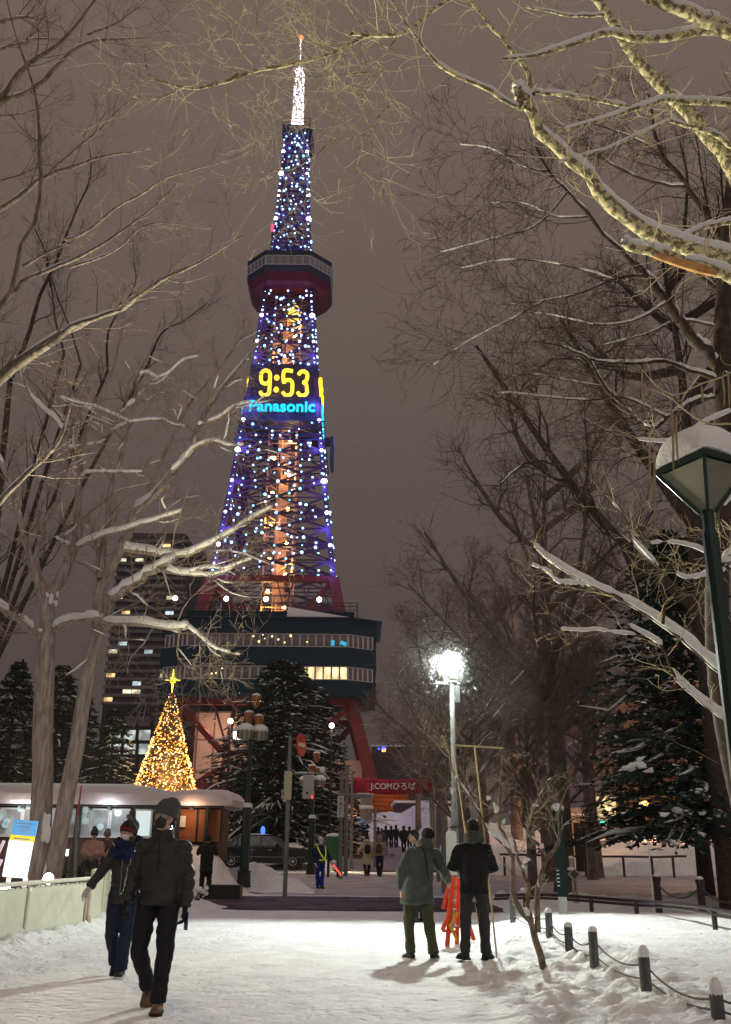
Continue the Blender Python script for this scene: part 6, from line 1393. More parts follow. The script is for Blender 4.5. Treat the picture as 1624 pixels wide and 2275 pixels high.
for px, e, c in ((60, 25, (1, .95, .9)), (430, 22, (1, .6, .35)), (250, 22, (.9, .95, 1))):
    mb = MB(); mb.lathe([(.10, 0), (.05, .12)], (kx(px), -.70, zr0-.16), 10); fx = mb.build('ceiling_lamp', m_ktrim, kio)
    l_ = bpy.data.lights.new('eave_light', 'POINT'); l_.energy = e; l_.color = c; l_.shadow_soft_size = .1; o = bpy.data.objects.new('eave_light', l_); col.objects.link(o); o.parent = kio; o.location = (kx(px), -.95, zr0-.22)
# long white bench snow beside kiosk wall, terrace rail, stripy stake
z0_ = at(115, 1942, 27)[2]
mb = MB(); p0 = at(50, 1939, 27); p1 = at(210, 1941, 27); zg = 0
r = empty('terrace_rail', (p0[0], 27, 0), label='low steel rail with a lit upper edge in front of the kiosk', cat='railing')
mb.tube([(0, 0, p0[2]), (p1[0]-p0[0], 0, p0[2])], .035, 8); mb.build('rail', m_grey, r)
for q in (0.1, .5, .95): mb = MB(); mb.box(((p1[0]-p0[0])*q, 0, p0[2]/2), (.06, .06, p0[2])); mb.build('post', m_grey, r)
D2 = 26; a = at(172, 1940, D2); b = at(181, 1745, D2)
r = empty('snow_stake', (a[0], D2, 0), label='slim upright pole with a red tip in front of the kiosk windows', cat='pole')
mb = MB(); mb.tube([(0, 0, -.1), (b[0]-a[0]-.02, 0, b[2]-.75)], .045, 8); mb.build('shaft', m_grey, r); mb = MB(); mb.tube([(b[0]-a[0]-.02, 0, b[2]-.75), (b[0]-a[0], 0, b[2])], [.03, .02], 6); mb.build('tip', mat('stake_red', (.45, .04, .04), rough=.5), r)
# small bright phone-like lamp on table
D2 = 26.5; a = at(141, 1945, D2); b = at(141, 1894, D2)
r = empty('terrace_table', (a[0], D2, 0), label='dark terrace table carrying a small bright white screen', cat='table')
mb = MB(); mb.box((0, 0, .72), (.8, .6, .05)); mb.build('table_top', m_kdark, r); mb = MB(); mb.tube([(0, 0, 0), (0, 0, .7)], .05, 8); mb.build('leg', m_kdark, r)
t_ = MB(); t_.box((0, 0, 0), (.13, .03, .17)); o = t_.build('tablet', glow('screen', (1, .9, .95), 2.5, False), None, loc=(a[0], D2, b[2])); tag(o, 'small bright white screen glowing above the terrace table', 'tablet')
mb = MB(); mb.tube([(0, 0, .74), (0, 0, b[2]-.1)], .07, 8); mb.build('stand', m_kdark, r)
# low wall / bin at the foot of the dark man
p = foot(500, 1985, 20, 40); mb = MB(); mb.box((0, 0, .2), (1.0, .6, .42)); o = mb.build('planter', m_ktrim, None, loc=(at(497, 1980, 28.6)[0], 28.6, -.05)); tag(o, 'low dark planter box at the edge of the brick paving by the standing man', 'planter')
# green bin
D = 42; p = at(740, 1908, D); z = g(p[0], D)
r = empty('litter_bin', (p[0], D, z), label='green litter bin on legs behind the traffic guard', cat='bin'); zc = at(740, 1884, D)[2]-z
mb = MB(); mb.box((0, 0, zc), (.66, .5, .95)); o = mb.build('body', mat('bin_green', (.05, .16, .06), rough=.5), r); bv = o.modifiers.new('b', 'BEVEL'); bv.width = .08; bv.segments = 3
for k in (-.2, .2): mb = MB(); mb.tube([(k, 0, 0), (k, 0, zc-.4)], .05, 6); mb.build('leg', m_ktrim, r)
mb = MB(); mb.ball((0, 0, zc+.48), .33, 10, 6, sc_=(1, .8, .35)); mb.build('snow', m_snow, r, smooth=True)
# blue info screen & planks
D = 76; p = at(800, 1835, D); z = g(p[0], D); r = empty('info_screen', (p[0], D, z), label='blue lit information screen beside the far walkway', cat='sign')
mb = MB(); mb.box((0, 0, at(0, 1837, D)[2]-z if False else (at(800, 1838, D)[2]-z)), (1.3, .2, 1.3)); mb.build('casing', m_black, r); mb = MB(); mb.box((0, -.12, at(800, 1832, D)[2]-z), (1.0, .04, .75)); mb.build('screen', glow('blue_screen', (.12, .25, .9), .55, False), r)
# ------------------------------------------------------------------ taxi
D = 48.5; cx0 = at(478, 1900, D)[0]; cx1 = at(697, 1900, D)[0]; zc_ = at(650, 1938, D)[2]
D = 47.0; cx1 = at(697, 1905, D)[0]; LN = 4.7
zc_ = g(cx1-1, D)
taxi = empty('taxi', (cx1-LN/2, D, zc_), label='black taxi with a glowing blue roof lamp and a lit headlight facing right', cat='car')
m_car = mat('car_black', (.008, .008, .010), rough=.18, spec=.7); m_tyre = mat('tyre', (.015, .015, .015), rough=.8)
def car_body(side, ws, zs_off=0):
    V = []; k = len(side)
    for y, sc1 in ws: V += [(x, y, z) for x, z in side] if sc1 == 1 else [(x*sc1, y, .35+(z-.35)*sc1) for x, z in side]
    F = [(a*k+i, a*k+(i+1) % k, (a+1)*k+(i+1) % k, (a+1)*k+i) for a in range(len(ws)-1) for i in range(k)]+[tuple(range(k))[::-1], tuple((len(ws)-1)*k+i for i in range(k))]
    return V, F
low = [(-2.33, .30), (-2.36, .62), (-2.30, .88), (-1.5, .95), (0, .96), (1.0, .95), (1.9, .88), (2.22, .80), (2.33, .60), (2.35, .34), (1.85, .22), (1.1, .22), (-1.1, .22), (-1.8, .22)]
V, F = car_body(low, [(-.85, .985), (-.80, 1), (.80, 1), (.85, .985)]); mb = MB(); mb.add(V, F); bod = mb.build('body', m_car, taxi); bv = bod.modifiers.new('b', 'BEVEL'); bv.width = .035; bv.segments = 3
cab = [(-1.72, .94), (-1.32, 1.40), (-.95, 1.48), (.25, 1.48), (.55, 1.40), (1.12, .94)]
V = []; 
for y, sc1 in ((-.78, 1), (-.66, 0), (.66, 0), (.78, 1)):
    V += [(x, y if z < 1 else (y*.86), z) for x, z in cab]
k = 6; V = [(x, -.80 if z < 1 else -.66, z) for x, z in cab]+[(x, .80 if z < 1 else .66, z) for x, z in cab]
F = [(i, (i+1) % 6, 6+(i+1) % 6, 6+i) for i in range(6)]+[(5, 4, 3, 2, 1, 0), (6, 7, 8, 9, 10, 11)]
mb = MB(); mb.add(V, F); mb.build('cabin', m_car, taxi)
m_cg = mat('car_glass', (.05, .055, .06), rough=.05, spec=1, var=.8, scale=3)
for pts in ([(-1.42, .99), (-1.15, 1.38), (-.92, 1.38), (-.92, .99)], [(-.86, .99), (-.86, 1.40), (-.12, 1.40), (-.12, .99)], [(-.04, .99), (-.04, 1.40), (.30, 1.39), (.86, .99)]):
    V = [(x, -.83+(z-.94)*.30, z) for x, z in pts]+[(x, -.80+(z-.94)*.30, z) for x, z in pts]; n = len(pts)
    mb = MB(); mb.add(V, [tuple(range(n)), tuple(range(n, 2*n))[::-1]]+[(i, (i+1) % n, n+(i+1) % n, n+i) for i in range(n)]); mb.build('window', m_cg, taxi)
V = [(1.09, -.70, .99), (1.09, .70, .99), (.58, .60, 1.40), (.58, -.60, 1.40)]; V = [(a+.03, b, c+.02) for a, b, c in V]+[(a, b, c) for a, b, c in V]; mb = MB(); mb.add(V, [(0, 1, 2, 3), (7, 6, 5, 4), (0, 4, 5, 1), (1, 5, 6, 2), (2, 6, 7, 3), (3, 7, 4, 0)]); mb.build('windscreen', m_cg, taxi)
m_hub = mat('hubcap', (.42, .42, .42), rough=.3, metal=.7)
for wx in (-1.42, 1.43):
    for wy in (-.76, .76):
        mb = MB(); mb.lathe([(.20, -.10), (.31, -.09), (.32, 0), (.31, .09), (.20, .10)], n=20); w_ = mb.build('wheel', m_tyre, taxi, loc=(wx, wy, .31), rot=(R_(90), 0, 0), smooth=False)
        mb = MB(); mb.lathe([(.20, .0), (.19, .035), (.10, .02), (.05, .045), (.01, .05)], n=16); mb.build('hubcap', m_hub, w_, loc=(0, 0, .07)); mb = MB(); mb.lathe([(.33, -.11), (.39, -.11), (.39, .06), (.33, .06)], n=20)
mb = MB(); mb.box((-1.42, -.845, .36), (.82, .03, .40)); mb.box((1.43, -.845, .36), (.82, .03, .40)); 
mb = MB(); mb.lathe([(.09, 0), (.12, .1), (.10, .22), (.03, .28)], n=12); rl = mb.build('roof_lamp', glow('roof_lamp_blue', (.04, .12, 1), 3, False), taxi, loc=(-.1, 0, 1.50), smooth=True); rl.scale = (.9, 1.4, 1.3)
for wy in (-.62, .62):
    mb = MB(); mb.box((2.29, wy*1.1, .68), (.17, .40, .17)); mb.build('headlight', glow('headlight', (1, .80, .50), 9), taxi)
    mb = MB(); mb.box((2.30, wy*1.2, .42), (.14, .24, .10)); mb.build('fog_light', glow('foglight', (1, .9, .75), 4, False), taxi)
mb = MB(); mb.box((2.2, -.82, .70), (.16, .05, .10)); mb.build('indicator', glow('indicator', (1, .4, .08), 3, False), taxi)
mb = MB(); mb.box((.70, -.93, 1.02), (.16, .14, .10)); mb.build('mirror', m_car, taxi)
for dx in (-.45, .35): mb = MB(); mb.box((dx, -.86, .80), (.18, .03, .035)); mb.build('door_handle', m_hub, taxi)
mb = MB(); mb.box((-.48, -.853, .62), (.012, .006, .58)); mb.box((.95, -.853, .62), (.012, .006, .58)); mb.box((0, -.853, .50), (4.0, .006, .02)); mb.build('door_seam', m_hub, taxi)
mb = MB(); mb.ball((-.5, 0, 1.48), .5, 12, 6, sc_=(1.5, 1.1, .08)); mb.ball((-1.9, 0, .95), .35, 10, 6, sc_=(1, 2, .3)); mb.build('snow', m_snow, taxi, smooth=True)
l_ = bpy.data.lights.new('headlight_beam', 'SPOT'); l_.energy = 900; l_.color = (1, .72, .42); l_.spot_size = R_(75); l_.spot_blend = .8; l_.shadow_soft_size = .1
o = bpy.data.objects.new('headlight_beam', l_); col.objects.link(o); o.parent = taxi; o.location = (2.4, -.5, .68); o.rotation_euler = Vector((1, -.15, -.16)).to_track_quat('-Z', 'Y').to_euler()
# ------------------------------------------------------------------ bollards with ropes (right)
m_bol = mat('bollard_wood', (.085, .085, .09), rough=.7, var=.3, scale=12, stretch=(1, 1, .2), bump=.3)
bl_px = [(1221, 2078, 2025), (1265, 2110, 2056), (1321, 2144, 2066), (1436, 2198, 2120), (1596, 2263, 2201)]
labs = ['farthest wooden rope post, beside the leaning tree trunk', 'second wooden rope post from the far end', 'middle wooden rope post at the edge of the untrodden snow', 'wooden rope post with a rounded snow cap, second nearest', 'nearest wooden rope post with a tall snow cap at the right edge']
bt = []
for (px, pb, pt), lb in zip(bl_px, labs):
    f = foot(px, pb, 5, 25); H = at(px, pt, f[1])[2]-f[2]
    r = empty('rope_post', tuple(f), label=lb, cat='post', group='rope posts along the untrodden snow')
    mb = MB(); mb.lathe([(.052, -.3), (.052, H-.02), (.045, H)], n=12); mb.build('post', m_bol, r, smooth=False)
    k = {2120: .085, 2201: .10}.get(pt, .045); mb = MB(); mb.ball((0, 0, H), .056, 10, 6, sc_=(1, 1, k/.056)); mb.build('snow_cap', m_snow, r, smooth=True); bt.append((f, H))
m_rope = mat('rope', (.10, .095, .08), rough=.9)
pre = (np.array([2.75, 18.5, g(2.75, 18.5)]), .45)
allb = [pre]+bt+[(np.array([bt[-1][0][0]+.55, bt[-1][0][1]-1.3, g(bt[-1][0][0]+.4, bt[-1][0][1]-1.3)]), .4)]
mb = MB(); mb.lathe([(.052, -.2), (.052, .45)], n=12); o = mb.build('rope_post', m_bol, None, loc=tuple(pre[0])); tag(o, 'rope post hidden behind the young tree', 'post')
mb = MB(); mb.lathe([(.052, -.2), (.052, .4)], n=12); o = mb.build('rope_post', m_bol, None, loc=tuple(allb[-1][0])); tag(o, 'rope post just outside the lower right corner', 'post')
for i, (a, b) in enumerate(zip(allb[:-1], allb[1:])):
    for lvl, sg_ in ((.72, .10), (.28, .06)):
        A_ = a[0]+(0, 0, a[1]*lvl); B_ = b[0]+(0, 0, b[1]*lvl); P = np.array([A_+(B_-A_)*t+np.array([0, 0, -4*sg_*t*(1-t)]) for t in np.linspace(0, 1, 12)])
        mb = MB(); mb.tube(P-A_, .009, 6); o = mb.build('rope', m_rope, None, loc=tuple(A_), smooth=True)
        tag(o, '%s rope of span %s between the wooden posts' % ('upper' if lvl > .5 else 'lower', ['one, by the leaning trunk', 'two', 'three', 'four', 'five, the longest', 'six, leaving the picture'][i]), 'rope', 'ropes strung between the wooden posts')
f = foot(1630-14-5*0+0-10-6*0-112-5, 2273) if False else None
# ------------------------------------------------------------------ black rails behind
m_rl = mat('rail_bronze', (.05, .04, .038), rough=.3, metal=.5)
rl = empty('guard_rail', (6, 17, 0), label='low bronze pipe rail running across the right side behind the untrodden snow', cat='railing')
pts = [(1100, 1990), (1215, 1988), (1400, 2001), (1520, 2010), (1640, 2030), (1750, 2052)]
Ds = [23.0, 22.3, 20.5, 18.3, 16.0, 14.6]
W_ = [at(x, y, d) for (x, y), d in zip(pts, Ds)]
P = cr(np.array(W_), 24); 
mb = MB(); mb.tube(P-np.array([6, 17, 0]), .035, 10); mb.build('top_rail', m_rl, rl, smooth=True)
mb = MB(); mb.tube(P+np.array([0, .25, -.08])-np.array([6, 17, 0]), .03, 8); mb.build('rear_rail', m_rl, rl, smooth=True)
for px, i0 in ((1170, .12), (1324, .33), (1403, .5), (1660, 0), (1585, 0), (1845, 0)):
    k = np.argmin([abs(proj(p)[0]-px) for p in P]); p = P[k]; zg = g(p[0], p[1])
    mb = MB(); mb.tube([np.array([p[0], p[1], zg-.1])-np.array([6, 17, 0]), p-np.array([6, 17, 0])], .045, 8); mb.build('post', m_rl, rl, smooth=True)
# green totem sign
f = foot(1252, 2030, 12, 26); H = at(1238, 1795, f[1])[2]-f[2]
r = empty('info_totem', tuple(f), rz=R_(-14), label='slender dark green information pillar with a snow cap and white lettering on its left face', cat='sign')
mb = MB(); mb.box((0, 0, .10), (.17, .17, .42)); mb.build('base', mat('concrete2', (.3, .3, .28)), r)
mb = MB(); mb.prism([(-.10, -.07), (.10, -.07), (.10, .07), (-.10, .07)], 'z', .26, H); mb.build('pillar', mat('totem_green', (.004, .012, .010), rough=.7, spec=.15), r)
mb = MB(); mb.ball((0, 0, H), .13, 10, 6, sc_=(1, .8, .75)); mb.build('snow_cap', m_snow, r, smooth=True)
mb = MB()
for j in range(9): mb.box((-.102, 0, H*.62-j*.05-.2*(j > 3)), (.004, .10, .02))
for j in range(5): mb.box((-.06, -.072, H*.40-j*.07), (.05, .004, .02))
mb.build('lettering', mat('letter_pale', (.55, .6, .58), rough=.5), r)
# diamond sign stand
f = foot(1278, 2004, 15, 32); D = f[1]
r = empty('diamond_marker', tuple(f), label='pale stone-coloured marker post with a small diamond sign beside the green pillar', cat='sign'); H = at(1270, 1905, D)[2]-f[2]
m_st = mat('pale_stone', (.33, .31, .27), rough=.7, var=.15)
mb = MB(); mb.box((-.03, 0, H*.32), (.06, .10, H*.7)); mb.box((.07, 0, H*.32), (.06, .10, H*.7)); mb.box((-.04, 0, H*.86), (.12, .08, H*.28)); mb.build('post', m_st, r)
mb = MB(); mb.box((0, -.07, H*.62), (.26, .05, .26), rot=(0, R_(45), 0)); dd = mb.build('diamond', m_st, r); mb = MB(); mb.box((0, -.10, H*.62), (.17, .02, .17), rot=(0, R_(45), 0)); mb.build('plate', mat('plate_dark', (.06, .065, .07)), dd)
mb = MB(); mb.ball((-.06, -.05, H*.74), .10, 8, 5, sc_=(1.3, .8, .5)); mb.ball((-.04, 0, H), .08, 8, 5, sc_=(1, 1, .6)); mb.build('snow', m_snow, r, smooth=True)
# chain posts
cps = []
for i, (px, pt, pb, D) in enumerate(((1458, 1946, 2000, 24.5), (1554, 1952, 2010, 23.0), (1660, 1958, 2020, 21.6))):
    p = at(px, pt, D); z = g(p[0], D); H = p[2]-z
    r = empty('chain_post', (p[0], D, z), label=['black chain post left of the pair with a white pole leaning on it', 'black chain post right of the pair', 'black chain post outside the right edge'][i], cat='post', group='black posts with hanging chains')
    mb = MB(); mb.lathe([(.085, -.1), (.085, H-.12), (.10, H-.11), (.10, H-.02), (.06, H)], n=12); mb.build('post', m_rl, r); mb = MB(); mb.ball((0, 0, H), .09, 8, 5, sc_=(1, 1, .6)); mb.build('snow_cap', m_snow, r, smooth=True); cps.append(np.array([p[0], D, p[2]-.16]))
for i in (0, 1):
    A_, B_ = cps[i], cps[i+1]; r = None; mb = MB(); n = 26
    for t in np.linspace(0.02, .98, n):
        q = (B_-A_)*t+np.array([0, 0, -4*.30*t*(1-t)]); mb.ball(q, .022, 6, 4, sc_=(1.5, 1, .8))
    P = np.array([(B_-A_)*t+np.array([0, 0, -4*.30*t*(1-t)]) for t in np.linspace(0, 1, 14)]); mb.tube(P, .013, 5)
    o = mb.build('chain', m_rope, None, loc=tuple(A_)); tag(o, ['sagging chain between the two black posts', 'sagging chain leaving the picture at the right'][i], 'chain')
a = at(1450, 2000, 24.2); b = at(1440, 1868, 24.2); mb = MB(); mb.tube([(0, 0, -.3), (b[0]-a[0], 0, b[2]-a[2])], .016, 6); o = mb.build('snow_stake', m_snow, None, loc=(a[0], 24.2, a[2])); tag(o, 'thin white stake standing left of the black chain posts', 'pole')
# rails beyond the street
D = 44.0; pts = [(1110, 1898), (1200, 1900), (1290, 1903), (1385, 1903), (1460, 1904), (1525, 1902)]
W_ = [at(x, y, D) for x, y in pts]; r = empty('guard_rail', tuple(W_[0]-(0, 0, 1)), label='dark pipe rail along the far side of the street', cat='railing')
mb = MB(); mb.tube(np.array(W_)-W_[0]+(0, 0, 1), .05, 8); mb.build('top_rail', m_rl, r)
for px in (1120, 1210, 1300, 1384, 1447, 1494):
    p = at(px, 1903, D); mb = MB(); q = p-W_[0]+(0, 0, 1); mb.tube([q, (q[0], q[1], g(p[0], D)-W_[0][2]+1-.1)], .055, 8); mb.build('post', m_rl, r)
# dark notice board, booth and thick trunk across the street
D = 45; p = at(1294, 1905, D); z = g(p[0], D); r = empty('notice_board', (p[0], D, z), label='tall dark brown notice board panel in front of the orange-lit booth', cat='sign'); zt_ = at(1294, 1828, D)[2]-z
mb = MB(); mb.box((0, 0, zt_/2), (.62, .14, zt_)); mb.build('panel', mat('board_brown', (.05, .03, .022), rough=.5), r); mb = MB()
for j in range(7): mb.box((0, -.075, zt_*.9-j*.13), (.4, .006, .03))
mb.build('lettering', mat('letter_grey', (.16, .12, .10)), r)
D = 52; a, b = at(1252, 1896, D), at(1318, 1812, D); z = g(a[0], D); r = empty('booth', ((a[0]+b[0])/2, D, z), label='small cream booth lit orange across the street', cat='booth'); w_ = b[0]-a[0]; h_ = b[2]-z
mb = MB(); mb.box((0, 1, h_/2), (w_, 2, h_)); mb.build('wall', mat('booth_wall', (.46, .32, .20), rough=.8), r)
for k in (-.35, .1, .45): mb = MB(); mb.box((k*w_, -.03, h_/2), (.06, .04, h_)); mb.build('batten', m_kdark, r)
mb = MB(); mb.box((-.1, 1, h_+.18), (w_*.5, 1.2, .45)); mb.build('vent_box', mat('vent_pink', (.45, .30, .26)), r); mb = MB(); mb.box((0, 1, h_+.04), (w_+.2, 2.2, .08)); mb.build('roof', m_snow, r)
l_ = bpy.data.lights.new('booth_light', 'POINT'); l_.energy = 110; l_.color = (1, .55, .25); l_.shadow_soft_size = .2; o = bpy.data.objects.new('booth_light', l_); col.objects.link(o); o.parent = r; o.location = (.4, -2.2, h_+.6)
# red lamp of a distant vehicle
D = 74; p = at(1325, 1850, D); z = g(p[0], D); V, F = car_body(low, [(-.85, .985), (-.80, 1), (.80, 1), (.85, .985)])
r = empty('parked_car', (p[0], D, p[2]-.8), rz=R_(70), label='distant dark car with red tail lamps beyond the thick trunk', cat='car')
mb = MB(); mb.add(V, F); mb.build('body', m_car, r); mb = MB(); mb.add([(x, -.66, z) for x, z in cab]+[(x, .66, z) for x, z in cab], [(i, (i+1) % 6, 6+(i+1) % 6, 6+i) for i in range(6)]+[(5, 4, 3, 2, 1, 0), (6, 7, 8, 9, 10, 11)]); mb.build('cabin', m_cg, r)
for k in (-.6, .6): mb = MB(); mb.box((-2.37, k, .7), (.06, .3, .16)); mb.build('tail_light', glow('tail_red', (1, .03, .02), 4, False), r)
for wx in (-1.4, 1.4):
    for wy in (-.78, .78): mb = MB(); mb.lathe([(.31, -.09), (.31, .09)], n=14); mb.build('wheel', m_tyre, r, loc=(wx, wy, .3), rot=(R_(90), 0, 0))
# thick dark trunk next to the board
D = 43.5; p = at(1322, 1897, D); z = g(p[0], D); r = empty('tree_trunk', (p[0], D, z-.1), label='thick dark trunk standing right of the dark brown notice board', cat='tree')
T = Tree(D); b = np.array([p[0], D, z-.1]); q = at(1303, 1640, D); q2 = at(1300, 1440, D)
P = T.raw([b, (b+q)/2+(-.05, 0, 0), q, q2], [.36, .27, .24, .12], n=16); V, Q = tubes(P[None], T.L[0][1][None], 12); link('trunk', fast_mesh('trunk', V-b, Q, m_bg), r)
A_, B_ = grow(P[None], T.L[0][1][None], 9, 3.2, .9, rf=.4, n=8, upb=.12, t0=.4, seed=2, wander=.2); A2, B2 = grow(A_, B_, 7, 1.5, .7, rf=.5, n=5, seed=3, rmin=.006); A3, B3 = grow(A2, B2, 4, .7, .7, rf=.6, n=4, seed=4, rmin=.004)
V, Q = join([tubes(A_, B_, 4), tubes(A2, B2, 3), tubes(A3, B3, 3)]); link('crown', fast_mesh('crown', V-b, Q, m_bg), r, kind='stuff')
V, Q = snow_on(A_, B_, cover=.4, seed=4); link('snow', fast_mesh('snow', V-b, Q, m_snow), r, kind='stuff')
# conifer-shaped snowy low shrub at left edge of paving
D = 24.4; p = at(437, 1975, D); z = g(p[0], D)
r = empty('shrub', (p[0], D, z-.05), label='small dark shrub holding balls of snow at the end of the snow heap', cat='shrub')
mb = MB(); rs = random.Random(6)
for k in range(14): a = rs.uniform(0, 6.28); mb.tube([(0, 0, 0), (math.cos(a)*.25, math.sin(a)*.2, .18+rs.random()*.12)], [.012, .005], 5)
mb.build('twigs', m_dark, r, kind='stuff'); mb = MB()
for k in range(16): mb.ball((rs.uniform(-.26, .26), rs.uniform(-.2, .2), .18+rs.uniform(0, .16)), rs.uniform(.035, .06), 8, 6)
mb.build('snow', m_snow, r, smooth=True, kind='stuff')
# dry plants on bank
for px, py, D in ((495, 1893, 33.4), (432, 1895, 33.6)):
    p = at(px, py, D); z = g(p[0], D); r = empty('dry_plant', (p[0], D, z-.05), label='dry brown plant sticking out of the ploughed bank, %s of the standing man' % ('right' if px > 455 else 'left'), cat='plant'); mb = MB()
    for k in range(40): a = rs.uniform(0, 6.28); h = rs.uniform(.3, .8); mb.tube([(rs.uniform(-.1, .1), 0, 0), (math.cos(a)*.15, math.sin(a)*.1, h*.6), (math.cos(a)*.32, math.sin(a)*.2, h)], [.012, .008, .005], 3)
    mb.build('stems', mat('dry_brown', (.20, .12, .08)), r, kind='stuff')
# ------------------------------------------------------------------ orange folding barrier
m_org = mat('barrier_orange', (.75, .075, .02), rough=.45); m_org2 = mat('barrier_yellow', (.80, .33, .02), rough=.45)
f = foot(1012, 2098, 10, 22); D = f[1]; r = empty('folding_barrier', tuple(f), label='orange plastic folding barrier leaning together behind the man in black', cat='barrier')
def bp(px, py, dy=0): q = at(px, py, D+dy); return q-f
b2 = lambda x, y: (810+.2494*x, 1755+.2494*y)
def strut(pts, w, m_, dy=0, nm='frame'):
    mb = MB(); mb.tube([bp(*b2(*p), dy) for p in pts], w, 4); return mb.build(nm, m_, r)
strut([(770, 760), (700, 1060)], .035, m_org); strut([(800, 770), (740, 1140), (690, 1250)], .04, m_org, -.05); strut([(690, 1250), (830, 1265)], .03, m_org, -.05); strut([(795, 850), (770, 1020), (735, 1390)], .045, m_org)
strut([(840, 780), (830, 1000), (820, 1400)], .04, m_org, .1); strut([(745, 1020), (830, 1040)], .035, m_org); strut([(765, 1120), (830, 1130)], .03, m_org2); strut([(830, 1090), (760, 1210), (830, 1350)], .03, m_org2, -.08, 'handle')
strut([(860, 900), (900, 1100), (975, 1340)], .04, m_org, .15); strut([(835, 1180), (940, 1200)], .035, m_org, .15); strut([(760, 860), (840, 870)], .035, m_org)
mb = MB()
for x, y in ((790, 900), (800, 980), (800, 1060), (805, 1130), (815, 1210)): mb.ball(bp(*b2(x, y), -.05), .018, 6, 5, sc_=(1.8, .9, .6))
mb.build('snow', m_snow, r, smooth=True)
# falling snow, plus a dense flake cluster added to imitate the lamp's halo
rs = np.random.default_rng(12); n = 900; mb = MB()
D_ = 13+rs.random(n)**1.2*34; X_ = (rs.random(n)-.5)*D_*.95; Z_ = rs.random(n)*(1.2+D_*.95)
t = MB().ball((0, 0, 0), 1, 5, 4); v0 = t.v[0]; f0 = t.f; k = len(v0); sz = .003+.004*rs.random(n)
V = v0[None]*sz[:, None, None]+np.stack([X_, D_, Z_+.1], -1)[:, None, :]
n2 = 9000; r3 = np.random.default_rng(5); off_ = r3.normal(size=(n2, 3)); off_ /= np.linalg.norm(off_, axis=1, keepdims=True); rad_ = .20+1.4*r3.random(n2)**2.1  # extra flakes packed around the park lamp, added as its glow
V2 = v0[None]*(.0016+.0018*r3.random(n2))[:, None, None]+(np.array([LX, LY-.15, LZ])+off_*rad_[:, None])[:, None, :]
V = np.concatenate([V, V2]); n = n+n2
me = bpy.data.meshes.new('falling_snow_and_halo'); me.from_pydata(V.reshape(-1, 3).tolist(), [], [tuple(i+k*j for i in f_) for j in range(n) for f_ in f0]); me.materials.append(m_snow); link('falling_snow_and_halo', me, kind='stuff', label='snowflakes falling through the air, densely added round the park lamp as its glow')
# ------------------------------------------------------------------ people
def remesh(mb, vox, smooth=4):
    me = mb.mesh('tmp', m_black); o = bpy.data.objects.new('tmp', me); col.objects.link(o)
    r = o.modifiers.new('r', 'REMESH'); r.mode = 'VOXEL'; r.voxel_size = vox; r.use_smooth_shade = True
    s = o.modifiers.new('s', 'SMOOTH'); s.iterations = smooth; s.factor = .5
    out = bpy.data.meshes.new_from_object(o.evaluated_get(bpy.context.evaluated_depsgraph_get())); bpy.data.objects.remove(o); bpy.data.meshes.remove(me); return out
def ell(mb, C, rx, ry, fx=(1, 0, 0), n=14, caps=True):
    """loft with elliptical rings; rx along fx side axis, ry across"""
    C = np.asarray(C, float); k = len(C); rx = np.broadcast_to(rx, k); ry = np.broadcast_to(ry, k)
    T = np.gradient(C, axis=0); T /= np.linalg.norm(T, axis=1)[:, None]+1e-9; V = []
    if caps:   # round the ends a little
        pass
    for i in range(k):
        s_ = np.array(fx, float) if np.ndim(fx) == 1 else np.array(fx[i], float)
        s_ = s_-(s_@T[i])*T[i]; s_ /= np.linalg.norm(s_)+1e-9; q = np.cross(T[i], s_)
        for j in range(n):
            a = 2*math.pi*j/n; V.append(C[i]+s_*rx[i]*math.cos(a)+q*ry[i]*math.sin(a))
    F = [(i*n+j, i*n+(j+1) % n, (i+1)*n+(j+1) % n, (i+1)*n+j) for i in range(k-1) for j in range(n)]+[tuple(range(n))[::-1], tuple((k-1)*n+j for j in range(n))]
    mb.add(V, F); return mb
def wrinkle(me, amp, sc_, puff=None, seed=0):
    n = len(me.vertices); co = np.empty(n*3); me.vertices.foreach_get('co', co); co = co.reshape(-1, 3)
    no = np.empty(n*3); me.vertex_normals.foreach_get('vector', no); no = no.reshape(-1, 3)
    d = amp*2*(fbm(co[:, 0]*sc_+co[:, 1]*sc_*.7+seed, co[:, 2]*sc_*1.6+seed, 3))
    if puff: d += puff[1]*(np.abs(np.sin(co[:, 2]*math.pi/puff[0]+.35*np.sin(co[:, 0]*9)))**.5-.75)
    co += no*d[:, None]; me.vertices.foreach_set('co', co.ravel().astype(np.float32)); me.update()
def ell_band(mb, P0, P1, c):
    n = len(P0); o = lambda p, k: p+(p-np.array([c[0], c[1], p[2]]))*k; V = [o(p, .04) for p in P0]+[o(p, .07) for p in P1]+[o(p, .0) for p in P0]+[o(p, .0) for p in P1]
    mb.add(V, [(i, i+1, n+i+1, n+i) for i in range(n-1)]+[(n+i, n+i+1, 3*n+i+1, 3*n+i) for i in range(n-1)]+[(2*n+i, 2*n+i+1, i+1, i) for i in range(n-1)])
def seg(a, b, n=3): a, b = np.array(a, float), np.array(b, float); return [a+(b-a)*i/(n-1) for i in range(n)]
